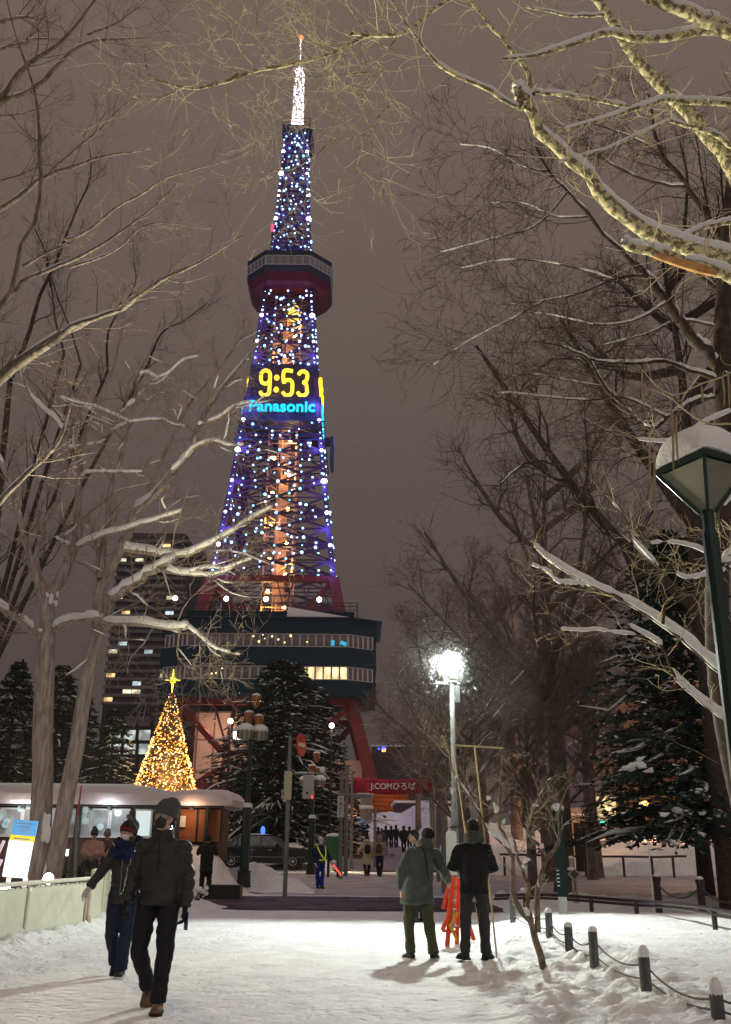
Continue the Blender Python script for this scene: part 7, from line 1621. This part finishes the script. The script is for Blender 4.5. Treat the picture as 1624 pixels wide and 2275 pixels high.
def hand_mesh(mb, w, d, palm, s=1.0, curl=.5, thick=1.0):
    """w wrist point, d direction of the hand, palm = direction the palm faces"""
    d = np.array(d, float); d /= np.linalg.norm(d); p = np.array(palm, float); p -= (p@d)*d; p /= np.linalg.norm(p); sd = np.cross(d, p)
    w = np.array(w, float)
    ell(mb, [w-d*.02*s, w+d*.03*s, w+d*.08*s, w+d*.095*s], [.026*s*thick, .038*s*thick, .042*s*thick, .036*s*thick], [.02*s*thick, .018*s*thick, .015*s*thick, .012*s], fx=sd, n=10)
    for k, (off, ln) in enumerate(((-.030, .062), (-.010, .075), (.011, .070), (.030, .054))):
        b = w+d*.085*s+sd*off*s; a1 = curl*.5; d1 = d*math.cos(a1)+p*math.sin(a1); a2 = curl*1.5; d2 = d*math.cos(a2)+p*math.sin(a2)
        m_ = b+d1*ln*.5*s; e = m_+d2*ln*.55*s; mb.tube([b-d*.02*s, b, m_, e, e+d2*.006*s], np.array([.0095, .0098, .0092, .0082, .004])*s*thick, 8)
    tb = w+d*.03*s-sd*.03*s; td = (d*.75-sd*.6+p*.35); td /= np.linalg.norm(td); mb.tube([tb, tb+td*.04*s, tb+td*.065*s+d*.012*s, tb+td*.07*s+d*.016*s], np.array([.013, .012, .010, .005])*s*thick, 8)
def shoe_mesh(ank, f, pitch=0, s=1.0, kind='boot', w=.051, drop=.085):
    """ankle point, facing angle f (0 = +y), pitch>0 heel up; returns (upper, sole)"""
    up_, so_ = MB(), MB(); c, s_ = math.cos(pitch), math.sin(pitch)
    def tr(x, y, z):   # local: y forward, z up, origin at the ankle
        y2, z2 = y*c+z*s_*1, -y*s_+z*c
        return (ank[0]+x*math.cos(f)-y2*math.sin(f), ank[1]+x*math.sin(f)+y2*math.cos(f), ank[2]+z2)
    rings = [(-.075, .030, .032, -drop+.034), (-.055, w*.80, .050, -drop+.050), (0, w*.88, .060, -drop+.058), (.06, w*1.0, .044, -drop+.044), (.12, w*1.06, .034, -drop+.036), (.165, w*.85, .026, -drop+.030), (.185, w*.4, .014, -drop+.022)]
    V = []; n = 12
    for y, rx, rz, zc in rings:
        for j in range(n): a = 2*math.pi*j/n; V.append(tr(rx*s*math.cos(a), y*s, zc+rz*math.sin(a)*(1 if math.sin(a) > 0 else .7)))
    F = [(i*n+j, i*n+(j+1) % n, (i+1)*n+(j+1) % n, (i+1)*n+j) for i in range(len(rings)-1) for j in range(n)]+[tuple(range(n))[::-1], tuple((len(rings)-1)*n+j for j in range(n))]
    up_.add(V, F)
    if kind == 'boot':
        V = []
        for z, r in ((-.05, .050), (0, .048), (.06, .050), (.10, .054), (.11, .045)):
            for j in range(n): a = 2*math.pi*j/n; V.append(tr(r*math.cos(a), r*1.1*math.sin(a)-.012, z))
        up_.add(V, [(i*n+j, i*n+(j+1) % n, (i+1)*n+(j+1) % n, (i+1)*n+j) for i in range(4) for j in range(n)]+[tuple(range(n))[::-1], tuple(4*n+j for j in range(n))])
    prof = [(-.08, .6), (-.06, .92), (0, .9), (.07, 1.0), (.13, 1.08), (.17, .85), (.19, .45)]; V = []
    for z in (-drop, -drop+.024):
        for y, q in prof: V.append(tr(w*1.08*q*s, y*s, z))
        for y, q in prof[::-1]: V.append(tr(-w*1.08*q*s, y*s, z))
    m_ = 14; so_.add(V, [tuple(range(m_))[::-1], tuple(range(m_, 2*m_))]+[(i, (i+1) % m_, m_+(i+1) % m_, m_+i) for i in range(m_)])
    return up_, so_
PD = dict(pelvis=(0, 0, .93), chest=(0, 0, 1.30), neck=(0, -.01, 1.46), head=(0, .02, 1.60),
          shR=(.18, 0, 1.375), elR=(.23, -.02, 1.12), wrR=(.24, .04, .87), shL=(-.18, 0, 1.375), elL=(-.23, -.02, 1.12), wrL=(-.24, .04, .87),
          hiR=(.09, 0, .90), knR=(.10, .02, .50), anR=(.10, 0, .085), hiL=(-.09, 0, .90), knL=(-.10, .02, .50), anL=(-.10, 0, .085))
def person(loc_, rz, H, label, pose=None, group=None, vox=.014, jacket=None, trousers=None, hat=None, mask=None, hair=None, hood=None, skin=None, shoes=None, gloves=None,
           jk=(1.0, .80, 0), head_yaw=0, head_pitch=0, sh_pitch=(0, 0), sh_yaw=(0, 0), tw=1.0, simple=False, puff=None, hands=True, curl=.6, coat_flare=1.0, extras=None):
    """jk = (jacket bulk, hem height as z, collar)"""
    J = {k: np.array(v, float) for k, v in PD.items()}
    if pose:
        for k, v in pose.items(): J[k] = np.array(v, float)
    s = H/1.75
    m_skin = skin or mat('skin', (.45, .27, .20), rough=.6, var=.06, scale=20)
    root = empty('person', tuple(loc_), rz, label, 'person', group); root.scale = (s, s, s)
    pe, ch, nk, hd = J['pelvis'], J['chest'], J['neck'], J['head']
    ax = lambda a, b: (np.array(J[a])-np.array(J[b]))/np.linalg.norm(np.array(J[a])-np.array(J[b]))
    sx_ = ax('shR', 'shL'); hx_ = ax('hiR', 'hiL')
    # body: one continuous skinned figure inside the clothes
    b = MB()
    ell(b, [pe-(0, 0, .06), pe+(0, 0, .04), (pe+ch)/2, ch, (ch*.45+nk*.55), nk+(0, 0, -.01)], [.13, .13, .115, .145, .11, .05], [.095, .10, .085, .10, .07, .05], fx=[hx_, hx_, (hx_+sx_)/2, sx_, sx_, sx_])
    ell(b, [nk-(0, 0, .04), nk+(0, 0, .02), hd-(0, .012, .075)], [.056, .050, .052], [.058, .054, .058])
    for S in 'RL':
        b.tube(seg(J['sh'+S], J['el'+S])+seg(J['el'+S], J['wr'+S])[1:], [.052, .045, .038, .032, .025], 10)
        b.tube(seg(J['hi'+S]+(0, 0, .02), J['kn'+S])+seg(J['kn'+S], J['an'+S])[1:], [.085, .072, .055, .045, .026], 10)
    cy_, sy_ = math.cos(head_yaw), math.sin(head_yaw); cp_, sp_ = math.cos(head_pitch), math.sin(head_pitch)
    def ht(p):   # head-local (x right, y forward, z up) -> person space
        x, y, z = p; y, z = y*cp_-z*sp_, y*sp_+z*cp_; return np.array([hd[0]+x*cy_-y*sy_, hd[1]+x*sy_+y*cy_, hd[2]+z])
    def hball(mb_, c, r, sc_, n=14, k=10):
        t = MB().ball((0, 0, 0), r, n, k, sc_=sc_); V = np.array([ht(np.array(v)+np.array(c)) for v in t.v[0]]); mb_.add(V, t.f)
    hball(b, (0, .0, .03), .088, (.86, 1.08, 1.12)); hball(b, (0, .035, -.045), .062, (.88, 1.0, 1.1)); 
    if not simple:
        hball(b, (0, .100, -.005), .017, (.8, 1.2, 1.5), 8, 6); hball(b, (.079, .0, -.005), .02, (.5, .9, 1.4), 8, 6); hball(b, (-.079, .0, -.005), .02, (.5, .9, 1.4), 8, 6); hball(b, (0, .082, -.05), .016, (1.5, .8, .6), 8, 6)
        hball(b, (0, .085, .028), .02, (2.4, .6, .5), 8, 6)
    hm = MB()
    if hands:
        for S in 'RL':
            d = J['wr'+S]-J['el'+S]; pm = (-1, .2, 0) if S == 'R' else (1, .2, 0)
            if gloves: hm = MB()
            hand_mesh(b if not gloves else hm, J['wr'+S], d, pm, 1.0, curl, 1.0 if not gloves else 1.35)
            if gloves: me = remesh(hm, .0075 if not simple else .014, 1); me.materials.clear(); me.materials.append(gloves); link('glove', me, root)
    me = remesh(b, vox*.75 if not simple else vox, 3); me.materials.clear(); me.materials.append(m_skin); body = link('body', me, root)
    if not simple:
        for k in (-1, 1):
            mb = MB(); hball(mb, (k*.030, .084, .012), .0105, (1.3, .6, .8), 8, 6); mb.build('eye', mat('eye', (.03, .02, .018), rough=.2), root, smooth=True)
    # trousers
    t = MB()
    ell(t, [pe-(0, 0, .05), pe+(0, 0, .02), pe+(0, 0, .12)], [.165*tw, .165*tw, .15*tw], [.12, .125, .115], fx=hx_)
    for S in 'RL':
        h_, k_, a_ = J['hi'+S], J['kn'+S], J['an'+S]; e = a_+(a_-k_)/np.linalg.norm(a_-k_)*.005; 
        t.tube(seg(h_+(0, 0, .03), k_, 4)+seg(k_, e, 4)[1:], np.array([.094, .096, .088, .078, .074, .070, .072])*tw, 12)
    me = remesh(t, vox, 3); wrinkle(me, .011, 7, seed=3); me.materials.clear(); me.materials.append(trousers); link('trousers', me, root)
    # jacket
    bulk, hem, col_ = jk; j_ = MB(); hemp = np.array([pe[0]*1.0, pe[1], hem])
    ell(j_, [hemp, hemp*.6+(pe*.4+(0, 0, .03)), pe*.35+ch*.65, ch, ch*.5+nk*.5+(0, 0, -.01), nk+(0, 0, -.02), nk+(0, 0, .03+col_)], np.array([.172*coat_flare, .172*(coat_flare*.5+.5), .180, .186, .132, .078, .072])*bulk, np.array([.145*coat_flare, .145, .140, .145, .11, .082, .075])*bulk, fx=[hx_, hx_, sx_, sx_, sx_, sx_, sx_], n=18)
    for S in 'RL':
        j_.ball(J['sh'+S]*.985+ch*.015+(0, 0, -.004), .073*bulk, 12, 8, sc_=(1, 1, .95)); j_.tube([nk+(0, 0, -.035), J['sh'+S]*.55+nk*.45+(0, 0, -.03), J['sh'+S]*.96+(0, 0, -.012)], np.array([.062, .068, .068])*bulk, 10)
        j_.tube(seg(J['sh'+S]+(0, 0, -.0), J['el'+S], 4)+seg(J['el'+S], J['wr'+S]-(J['wr'+S]-J['el'+S])*.04, 4)[1:], np.array([.070, .071, .069, .065, .063, .058, .050])*bulk, 12)
    me = remesh(j_, vox, 4); wrinkle(me, .013, 6, puff, seed=1); me.materials.clear(); me.materials.append(jacket); link('jacket', me, root)
    # head wear
    if hat:
        mb = MB(); hball(mb, (0, -.018, .060), .114, (.94, 1.08, 1.04)); hball(mb, (0, -.065, .10), .100, (.92, .98, .92))
        me = remesh(mb, .010, 2); 
        bmx = bmesh.new(); bmx.from_mesh(me)
        cc = ht((0, 0, 0)); nrm = ht((0, -.28, 1.0))-cc; bmesh.ops.bisect_plane(bmx, geom=bmx.verts[:]+bmx.edges[:]+bmx.faces[:], plane_co=ht((0, 0, .010)), plane_no=nrm/np.linalg.norm(nrm), clear_inner=True); bmx.to_mesh(me); bmx.free(); wrinkle(me, .004, 30)
        me.materials.clear(); me.materials.append(hat[0]); ho = link('hat', me, root)
        mb = MB(); P0 = [ht((.096*math.cos(a), -.012+.111*math.sin(a), .020+.036*math.sin(a))) for a in np.linspace(0, 2*math.pi, 33)]; P1 = [ht((.098*math.cos(a), -.012+.114*math.sin(a), .062+.034*math.sin(a))) for a in np.linspace(0, 2*math.pi, 33)]; ell_band(mb, P0, P1, hd); me = mb.mesh('hat_band', hat[1], True); link('hat_band', me, ho)
        if len(hat) > 2: mb = MB(); hball(mb, (0, -.03, .19), .052, (1, 1, 1), 12, 8); me = mb.mesh('pompom', hat[2], True); wrinkle(me, .02, 60); link('pompom', me, ho)
    if hair:
        mb = MB(); hball(mb, (0, -.016, .045), .102, (.92, 1.05, 1.03)); hball(mb, (0, -.045, .0), .085, (.98, .8, 1.1))
        if hair[1] > 0: hball(mb, (0, -.05, -.06), .07, (1.1, .7, 1+hair[1]*6))
        me = remesh(mb, .010, 2); bmx = bmesh.new(); bmx.from_mesh(me)
        nrm = ht((0, -.62, .8))-ht((0, 0, 0)); bmesh.ops.bisect_plane(bmx, geom=bmx.verts[:]+bmx.edges[:]+bmx.faces[:], plane_co=ht((0, .045, .045)), plane_no=nrm/np.linalg.norm(nrm), clear_inner=True); bmx.to_mesh(me); bmx.free(); wrinkle(me, .006, 40); me.materials.clear(); me.materials.append(hair[0]); link('hair', me, root)
    if mask:
        mb = MB(); hball(mb, (0, .048, -.036), .066, (1.0, .86, 1.02)); hball(mb, (0, .092, -.018), .022, (.9, .9, 1.5)); hball(mb, (0, .080, -.062), .032, (1.2, .8, .9)); me = remesh(mb, .009, 1); bmx = bmesh.new(); bmx.from_mesh(me); nrm = ht((0, 1, 0))-ht((0, 0, 0))
        bmesh.ops.bisect_plane(bmx, geom=bmx.verts[:]+bmx.edges[:]+bmx.faces[:], plane_co=ht((0, .034, 0)), plane_no=nrm, clear_inner=True); bmx.to_mesh(me); bmx.free(); me.materials.clear(); me.materials.append(mask); link('face_mask', me, root)
        mb = MB()
        for k in (-1, 1): mb.tube([ht((k*.052, .06, -.02)), ht((k*.082, .0, .0))], .0035, 4)
        mb.build('mask_strap', mask, root)
    if hood is not None:
        mb = MB(); c = np.array(nk)+np.array([0, -.06, .05]) if hood[1] == 0 else hd
        if hood[1] == 0: mb.ball(c, .12, 16, 10, sc_=(1.05, .72, .75)); mb.ball(c+(0, .03, -.03), .125, 16, 10, sc_=(1.05, .8, .5))
        else: hball(mb, (0, -.01, .03), .118, (1, 1.05, 1.15)); mb.ball(nk+(0, -.02, .04), .10, 12, 8)
        me = remesh(mb, .014, 2); wrinkle(me, .01, 14); me.materials.clear(); me.materials.append(hood[0]); link('hood', me, root)
    # shoes
    for i, S in enumerate('RL'):
        u, so_ = shoe_mesh(J['an'+S], sh_yaw[i], sh_pitch[i], kind=shoes[2]); me = remesh(u, .010 if not simple else .016, 2); me.materials.clear(); me.materials.append(shoes[0]); nm = 'boot' if shoes[2] == 'boot' else 'shoe'
        o = link(nm, me, root); so_.build('sole', shoes[1], o)
    if extras: extras(root, J, ht)
    return root
def fmat(name, c, var=.15, scale=30, rough=.85, bump=.25): return mat(name, c, rough=rough, var=var, scale=scale, bump=bump)
k_nylon = mat('nylon_black', (.022, .021, .021), rough=.55, bump=.2, scale=30, spec=.4); k_trs = fmat('cloth_black', (.012, .012, .014)); k_char = fmat('knit_grey', (.075, .078, .08), scale=90, bump=.5)
k_tan = fmat('leather_tan', (.16, .10, .06), .3, 12); k_sole = mat('rubber', (.02, .018, .016), rough=.8); k_navy = fmat('fleece_navy', (.008, .012, .060), .4, 40, bump=.6); k_jean = fmat('denim', (.012, .019, .042), .25, 25)
k_glv = fmat('glove_black', (.013, .013, .014)); k_dsk = mat('mask_dark', (.035, .035, .036), rough=.8); k_wsk = mat('mask_white', (.68, .66, .60), rough=.8); k_haird = fmat('hair_dark', (.012, .010, .009), .4, 60, bump=.8); k_hairb = fmat('hair_brown', (.07, .045, .03), .4, 60)
k_red = fmat('knit_red', (.16, .012, .012), scale=60); k_dg = fmat('knit_dark', (.03, .035, .032), .8, 10); k_park = fmat('parka_green', (.065, .080, .075), .1, 8); k_oliv = fmat('trousers_olive', (.060, .062, .028)); k_canv = mat('canvas_black', (.02, .02, .022), rough=.8); k_wsol = mat('sole_white', (.62, .60, .55), rough=.6)
k_whg = fmat('glove_white', (.55, .52, .47))
HM = 1.76
fw_ = foot(335, 2247, 5, 20)
# --- walking man (front)
def ex_man(root, J, ht):
    mb = MB(); p = J['wrL']+np.array([-.025, .045, -.10]); mb.box(p, (.012, .075, .15), rot=(0, 0, .5)); o = mb.build('phone', mat('phone_blue', (.02, .03, .12), rough=.3), None); 
    o.parent = root; bpy.context.view_layer.update(); mw = o.matrix_world.copy(); o.parent = None; o.matrix_world = mw
    tag(o, 'slim dark blue phone held in the left glove of the man in the grey beanie', 'phone')
    mb = MB(); ell(mb, [J['neck']+(0, 0, -.03), J['neck']+(0, .0, .055)], [.078, .070], [.078, .072]); mb.build('collar', k_nylon, root, smooth=True)
    mb = MB(); mb.box((0, .186, 1.26), (.008, .01, .28)); mb.build('zip', k_glv, root)
person((fw_[0], fw_[1], fw_[2]-.0), R_(180), HM, 'man in black quilted jacket, grey beanie, black mask and brown boots walking towards the viewer',
       pose=dict(pelvis=(.0, 0, .93), hiR=(.10, .0, .90), knR=(.135, .06, .50), anR=(.085, -.22, .17), hiL=(-.09, .0, .90), knL=(-.105, .10, .50), anL=(-.08, .12, .088),
                 shR=(.182, .0, 1.365), elR=(.26, -.03, 1.10), wrR=(.28, .10, .88), shL=(-.182, .0, 1.365), elL=(-.235, -.03, 1.09), wrL=(-.245, .03, .84), head=(.0, .03, 1.62)),
       jacket=k_nylon, trousers=k_trs, hat=(k_char, k_char), mask=k_dsk, shoes=(k_tan, k_sole, 'boot'), gloves=k_glv, jk=(1.10, .86, .03), head_yaw=R_(-38), sh_pitch=(R_(52), R_(0)), sh_yaw=(R_(4), R_(6)), tw=1.03, puff=(.11, .020), extras=ex_man, vox=.011, curl=.9)
# --- woman behind
fw2 = foot(260, 2170, 6, 24)
def ex_woman(root, J, ht):
    t = MB(); c = J['neck']
    for r, z, k in ((.135, -.045, .075), (.125, .02, .065), (.14, -.10, .06)):
        P = [c+np.array([r*math.cos(a), r*.85*math.sin(a)+.02, z+.03*math.sin(a*2)-.03*math.sin(a)]) for a in np.linspace(0, 2*math.pi, 20)]; t.tube(P, k, 10, cap=False)
    me = remesh(t, .013, 2); wrinkle(me, .02, 18, seed=4); me.materials.clear(); me.materials.append(k_navy); link('scarf', me, root)
    mb = MB(); mb.box((.02, .185, 1.1), (.006, .01, .40)); mb.build('zip', m_grey, root)
    for k in (-1, 1): mb = MB(); mb.tube([ht((k*.07, -.02, -.02)), ht((k*.085, .0, -.10)), ht((k*.08, .03, -.17))], [.03, .026, .012], 8); mb.build('hair_lock', k_hairb, root, smooth=True)
person((fw2[0], fw2[1], fw2[2]), R_(182), 1.66, 'woman in navy scarf and red-banded bobble hat walking behind the man, wearing a white mask',
       pose=dict(anR=(.07, -.16, .13), knR=(.10, .06, .50), anL=(-.06, .10, .088), knL=(-.08, .09, .50), elR=(.30, -.02, 1.16), wrR=(.42, .06, .97), shR=(.18, 0, 1.38), wrL=(-.26, -.05, .86), head=(.02, .03, 1.59)),
       jacket=k_nylon, trousers=k_jean, hat=(k_dg, k_red, fmat('pompom_grey', (.12, .13, .13))), mask=k_wsk, hair=(k_hairb, .8), shoes=(k_canv, k_wsol, 'boot'), gloves=k_whg, jk=(1.0, .80, .02), head_yaw=R_(-32), sh_pitch=(R_(38), 0), sh_yaw=(R_(8), 0), tw=1.05, extras=ex_woman, vox=.012, curl=.5)
# --- man in parka (back view, leaning right)
fm = foot(932, 2133, 8, 22)
def ex_parka(root, J, ht):
    mb = MB(); P = [(.03, -.19, 1.44), (.07, -.19, 1.36), (.10, -.195, 1.2), (.12, -.19, 1.0)]; mb.tube(P, .014, 4); mb.build('strap', k_glv, root)
person((fm[0], fm[1], fm[2]), R_(0), 1.72, 'man in dark green parka and olive trousers seen from behind, leaning to the right',
       pose=dict(pelvis=(-.02, 0, .90), chest=(.02, .07, 1.26), neck=(.10, .15, 1.42), head=(.15, .22, 1.545), shR=(.25, .12, 1.34), shL=(-.10, .06, 1.37), elR=(.37, .16, 1.10), wrR=(.44, .36, .98), elL=(-.24, .02, 1.12), wrL=(-.24, .08, .86), hiR=(.09, 0, .87), hiL=(-.12, 0, .87), knR=(.13, .03, .48), knL=(-.14, .03, .48), anR=(.19, 0, .085), anL=(-.12, -.02, .085)),
       jacket=k_park, trousers=k_oliv, hair=(k_haird, 0), hood=(k_park, 0), shoes=(k_canv, k_wsol, 'shoe'), jk=(1.14, .70, .02), head_yaw=R_(-20), head_pitch=R_(-28), sh_yaw=(R_(-18), R_(28)), tw=1.0, extras=ex_parka, vox=.012, coat_flare=1.22)
# blue bag he holds
p = at(907, 1985, fm[1]+.05); mb = MB(); mb.prism([(-.05, -.07), (.06, -.09), (.07, .09), (.0, .06)], 'y', -.04, .04); o = mb.build('bag', mat('bag_blue', (.05, .14, .28), rough=.4), None, loc=tuple(p)); tag(o, 'small blue pouch dangling from the left hand of the man in the parka', 'bag')
# --- man in black (back view)
fk = foot(1058, 2134, 8, 22)
person((fk[0], fk[1], fk[2]), R_(-2), 1.73, 'man in black jacket seen from behind, holding both hands in front of him',
       pose=dict(elR=(.27, .03, 1.12), wrR=(.17, .30, 1.08), elL=(-.29, .02, 1.14), wrL=(-.12, .30, 1.10), shR=(.18, 0, 1.36), shL=(-.18, 0, 1.36), anR=(.13, 0, .085), anL=(-.14, .02, .085), knR=(.12, .03, .49), knL=(-.12, .03, .49), head=(0, .05, 1.60)),
       jacket=fmat('jacket_black', (.008, .008, .010)), trousers=fmat('trousers_dark', (.03, .03, .033)), hair=(k_haird, 0), hood=(fmat('collar_green', (.045, .055, .05)), 0), shoes=(k_canv, k_sole, 'shoe'), jk=(1.10, .80, .03), head_pitch=R_(-12), sh_yaw=(R_(-30), R_(25)), tw=.98, vox=.012)
# --- person hidden behind the parka man, lit face
fh_ = foot(950, 2050, 12, 24); xh = at(925, 1900, fh_[1])[0]
person((xh+.05, fh_[1], fh_[2]), R_(35), 1.74, 'dark-clothed person with a brightly lit face half hidden by the man in the parka', jacket=k_trs, trousers=k_trs, hair=(k_haird, 0), shoes=(k_canv, k_sole, 'shoe'), jk=(1.0, .80, .0), head_yaw=R_(60), simple=False, vox=.018,
       pose=dict(neck=(-.03, .02, 1.46), head=(-.10, .05, 1.60)))
# --- distant people
def far_person(px, py, D, rz, H, label, jk_c, tr_c, pose=None, group=None, jk=(1.0, .8, 0), hat=None, hood=None, mask=None, hair=True, extras=None, yaw=0, gl=None, z=None, sp=(0, 0)):
    x = at(px, py, D)[0]; return person((x, D, g(x, D) if z is None else z), rz, H, label, pose=pose, group=group, jacket=jk_c, trousers=tr_c, hat=hat, hood=hood, mask=mask, hair=(k_haird, 0) if hair else None, shoes=(k_canv, k_sole, 'shoe'), jk=jk, simple=True, vox=.022, gloves=gl, extras=extras, head_yaw=yaw, sh_pitch=sp)
d_dark = fmat('coat_dark', (.010, .010, .013))
far_person(455, 1980, 29.0, R_(8), 1.76, 'man in dark coat standing by the brick paving, raising both hands to his face', d_dark, k_trs, pose=dict(elL=(-.27, .12, 1.20), wrL=(-.10, .22, 1.42), elR=(.27, .12, 1.20), wrR=(.10, .22, 1.42)), jk=(1.08, .72, .02))
# traffic guard
def ex_guard(root, J, ht):
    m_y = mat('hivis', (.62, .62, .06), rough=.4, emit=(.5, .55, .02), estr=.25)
    mb = MB(); mb.tube([(.16, .08, 1.42), (.08, .17, 1.2), (-.10, .175, .98)], .028, 4); mb.tube([(-.17, .05, 1.42), (-.16, .14, 1.2), (-.12, .17, .98)], .022, 4); mb.tube([(-.18, .0, .97), (0, .185, .96), (.18, .0, .97)], .026, 4); mb.build('reflective_belt', m_y, root)
    mb = MB(); t_ = MB().ball((0, 0, .07), .112, 14, 8, sc_=(1, 1.1, .85)); mb.add([ht(v) for v in t_.v[0]], t_.f); mb.build('helmet', mat('helmet_white', (.55, .56, .55), rough=.3), root, smooth=True)
    w_ = J['wrL']; mb = MB(); d = np.array([-.35, .45, -.62]); d /= np.linalg.norm(d); mb.tube([w_, w_+d*.16], .022, 8); s_ = mb.build('handle', m_black, None)
    r = empty('light_baton', (0, 0, 0), label='glowing red signal baton held out by the traffic guard', cat='baton'); bpy.context.view_layer.update(); r.matrix_world = root.matrix_world
    s_.parent = r; mb = MB(); mb.tube([w_+d*.16, w_+d*.62], .024, 8); mb.build('glow_stick', glow('baton_red', (1, .06, .03), 2.5), r, smooth=True)
far_person(710, 1973, 35.3, R_(205), 1.70, 'traffic guard in blue uniform with white helmet, yellow belts and a red baton', fmat('uniform_blue', (.008, .014, .075)), fmat('uniform_trousers', (.008, .022, .24)), pose=dict(elL=(-.30, .02, 1.14), wrL=(-.36, .16, .92), elR=(.22, -.04, 1.12), wrR=(.20, .06, .84), anR=(.06, -.05, .085), anL=(-.04, .1, .085)), mask=k_wsk, hair=False, extras=ex_guard, gl=k_whg, yaw=R_(-5))
l_ = bpy.data.lights.new('taxi_blue', 'POINT')
def pack(c): 
    def f_(root, J, ht):
        t_ = MB(); ell(t_, [(0, -.20, .98), (0, -.23, 1.1), (0, -.21, 1.32), (0, -.19, 1.36)], [.12, .15, .13, .07], [.07, .09, .07, .04]); me = remesh(t_, .02, 2); me.materials.clear(); me.materials.append(c); link('backpack', me, root)
    return f_
far_person(815, 1946, 43, R_(5), 1.66, 'woman in long cream coat with a navy backpack walking away, arm swung out', fmat('coat_cream', (.60, .50, .34)), k_trs, pose=dict(elL=(-.32, -.04, 1.16), wrL=(-.46, -.02, .98), anR=(.07, .12, .085), anL=(-.06, -.08, .09)), jk=(1.15, .50, .0), hood=(fmat('coat_cream', (.6, .5, .34)), 0), extras=pack(fmat('pack_navy', (.01, .014, .05))), coat=None) if False else \
far_person(815, 1946, 43, R_(5), 1.66, 'woman in long cream coat with a navy backpack walking away, arm swung out', fmat('coat_cream', (.60, .50, .34)), k_trs, pose=dict(elL=(-.32, -.04, 1.16), wrL=(-.46, -.02, .98), anR=(.07, .12, .085), anL=(-.06, -.08, .09)), jk=(1.15, .50, .0), hood=(fmat('coat_cream', (.6, .5, .34)), 0), extras=pack(fmat('pack_navy', (.01, .014, .05))))
far_person(843, 1946, 42.8, R_(-8), 1.68, 'woman in pale jacket with a brown backpack walking away beside the cream coat', fmat('coat_grey', (.30, .26, .23)), k_trs, pose=dict(elR=(.30, -.05, 1.15), wrR=(.38, -.02, .94), anR=(.05, -.08, .09), anL=(-.05, .12, .085)), jk=(1.1, .86, .0), hood=(fmat('coat_grey', (.3, .26, .23)), 1), hair=False, extras=pack(fmat('pack_brown', (.10, .045, .03))))
far_person(783, 1892, 66, R_(15), 1.72, 'dark figure standing alone at the left of the far walkway', d_dark, k_trs, jk=(1.05, .66, 0))
grp = 'walkers in dark clothes far up the walkway'
for px, D, H, lb, jj, c in ((840, 72, 1.68, 'hooded walker in a long coat, leftmost of the far group', (1.15, .5, 0), d_dark), (848, 70, 1.62, 'walker in a grey coat, second of the far group', (1.1, .55, 0), fmat('coat_grey2', (.07, .055, .05))), (857, 76, 1.7, 'walker in a dark jacket, third of the far group', (1.05, .7, 0), d_dark), (869, 78, 1.66, 'slim walker, fourth of the far group', (1.0, .8, 0), d_dark), (880, 78, 1.7, 'walker with a short jacket, fifth of the far group', (1.05, .8, 0), d_dark), (897, 70, 1.8, 'broad tall walker at the front right of the far group', (1.25, .78, 0), d_dark), (910, 71, 1.74, 'walker behind the parka man\'s head, rightmost of the far group', (1.2, .7, 0), d_dark)):
    k = rnd.uniform(-.12, .12); far_person(px, 1885, D, R_(rnd.uniform(-12, 12)), H, lb, c, k_trs, pose=dict(anR=(.07, k, .09), anL=(-.07, -k, .09)), group=grp, jk=jj, hood=(c, 1), hair=False)
# people seated by the kiosk
sit = dict(pelvis=(0, 0, .52), chest=(0, .04, .90), neck=(0, .06, 1.06), head=(0, .10, 1.20), shR=(.18, .03, 1.0), shL=(-.18, .03, 1.0), elR=(.25, .12, .78), elL=(-.25, .12, .78), wrR=(.05, .30, .72), wrL=(-.05, .30, .72), hiR=(.09, .02, .50), hiL=(-.09, .02, .50), knR=(.13, .42, .50), knL=(-.13, .42, .50), anR=(.12, .45, .085), anL=(-.12, .45, .085))
k_pink = fmat('coat_pink', (.42, .22, .19))
for px, D, c, lb, ht_ in ((207, 26.5, k_pink, 'seated person in a pink coat and black bobble hat by the kiosk', (k_trs, k_trs, k_trs)), (236, 27.4, fmat('coat_maroon', (.10, .03, .03)), 'seated person in dark red beside the one in the pink coat', (fmat('hat_grey', (.16, .14, .15)),)*2)):
    x = at(px, 1900, D)[0]
    r = person((x, D, .45), R_(182), 1.72, lb, pose=sit, jacket=c, trousers=k_trs, hat=ht_, hair=(k_haird, 0), shoes=(k_canv, k_sole, 'shoe'), jk=(1.25, .44, 0), simple=True, vox=.02, head_pitch=R_(-20))
    mb = MB(); mb.box((0, 0, .42), (1.0, .5, .06)); b = empty('bench', (x, D+.02, .45), label='low bench under the seated person %s' % ('in pink' if px == 207 else 'in dark red'), cat='bench'); mb.build('seat', m_kdark, b)
    for k in (-.4, .4): mb = MB(); mb.box((k, 0, -.02), (.08, .4, .84)); mb.build('leg', m_kdark, b)
# ------------------------------------------------------------------ snowy air
hz = bpy.data.materials.new('haze_air'); hz.use_nodes = True; n_ = hz.node_tree; n_.nodes.clear()
v_ = n_.nodes.new('ShaderNodeVolumePrincipled'); v_.inputs['Color'].default_value = (.86, .86, .88, 1); v_.inputs['Density'].default_value = .00016; v_.inputs['Anisotropy'].default_value = .35
o_ = n_.nodes.new('ShaderNodeOutputMaterial'); n_.links.new(v_.outputs[0], o_.inputs['Volume'])
mb = MB(); mb.box((0, 480, 77.5), (6000, 6200, 159)); o = mb.build('haze', hz, kind='stuff', label='thin snowy air between the camera and the tower')
print('\nTRIS', sum(len(o.data.loops)-2*len(o.data.polygons) for o in bpy.data.objects if o.type == 'MESH'))
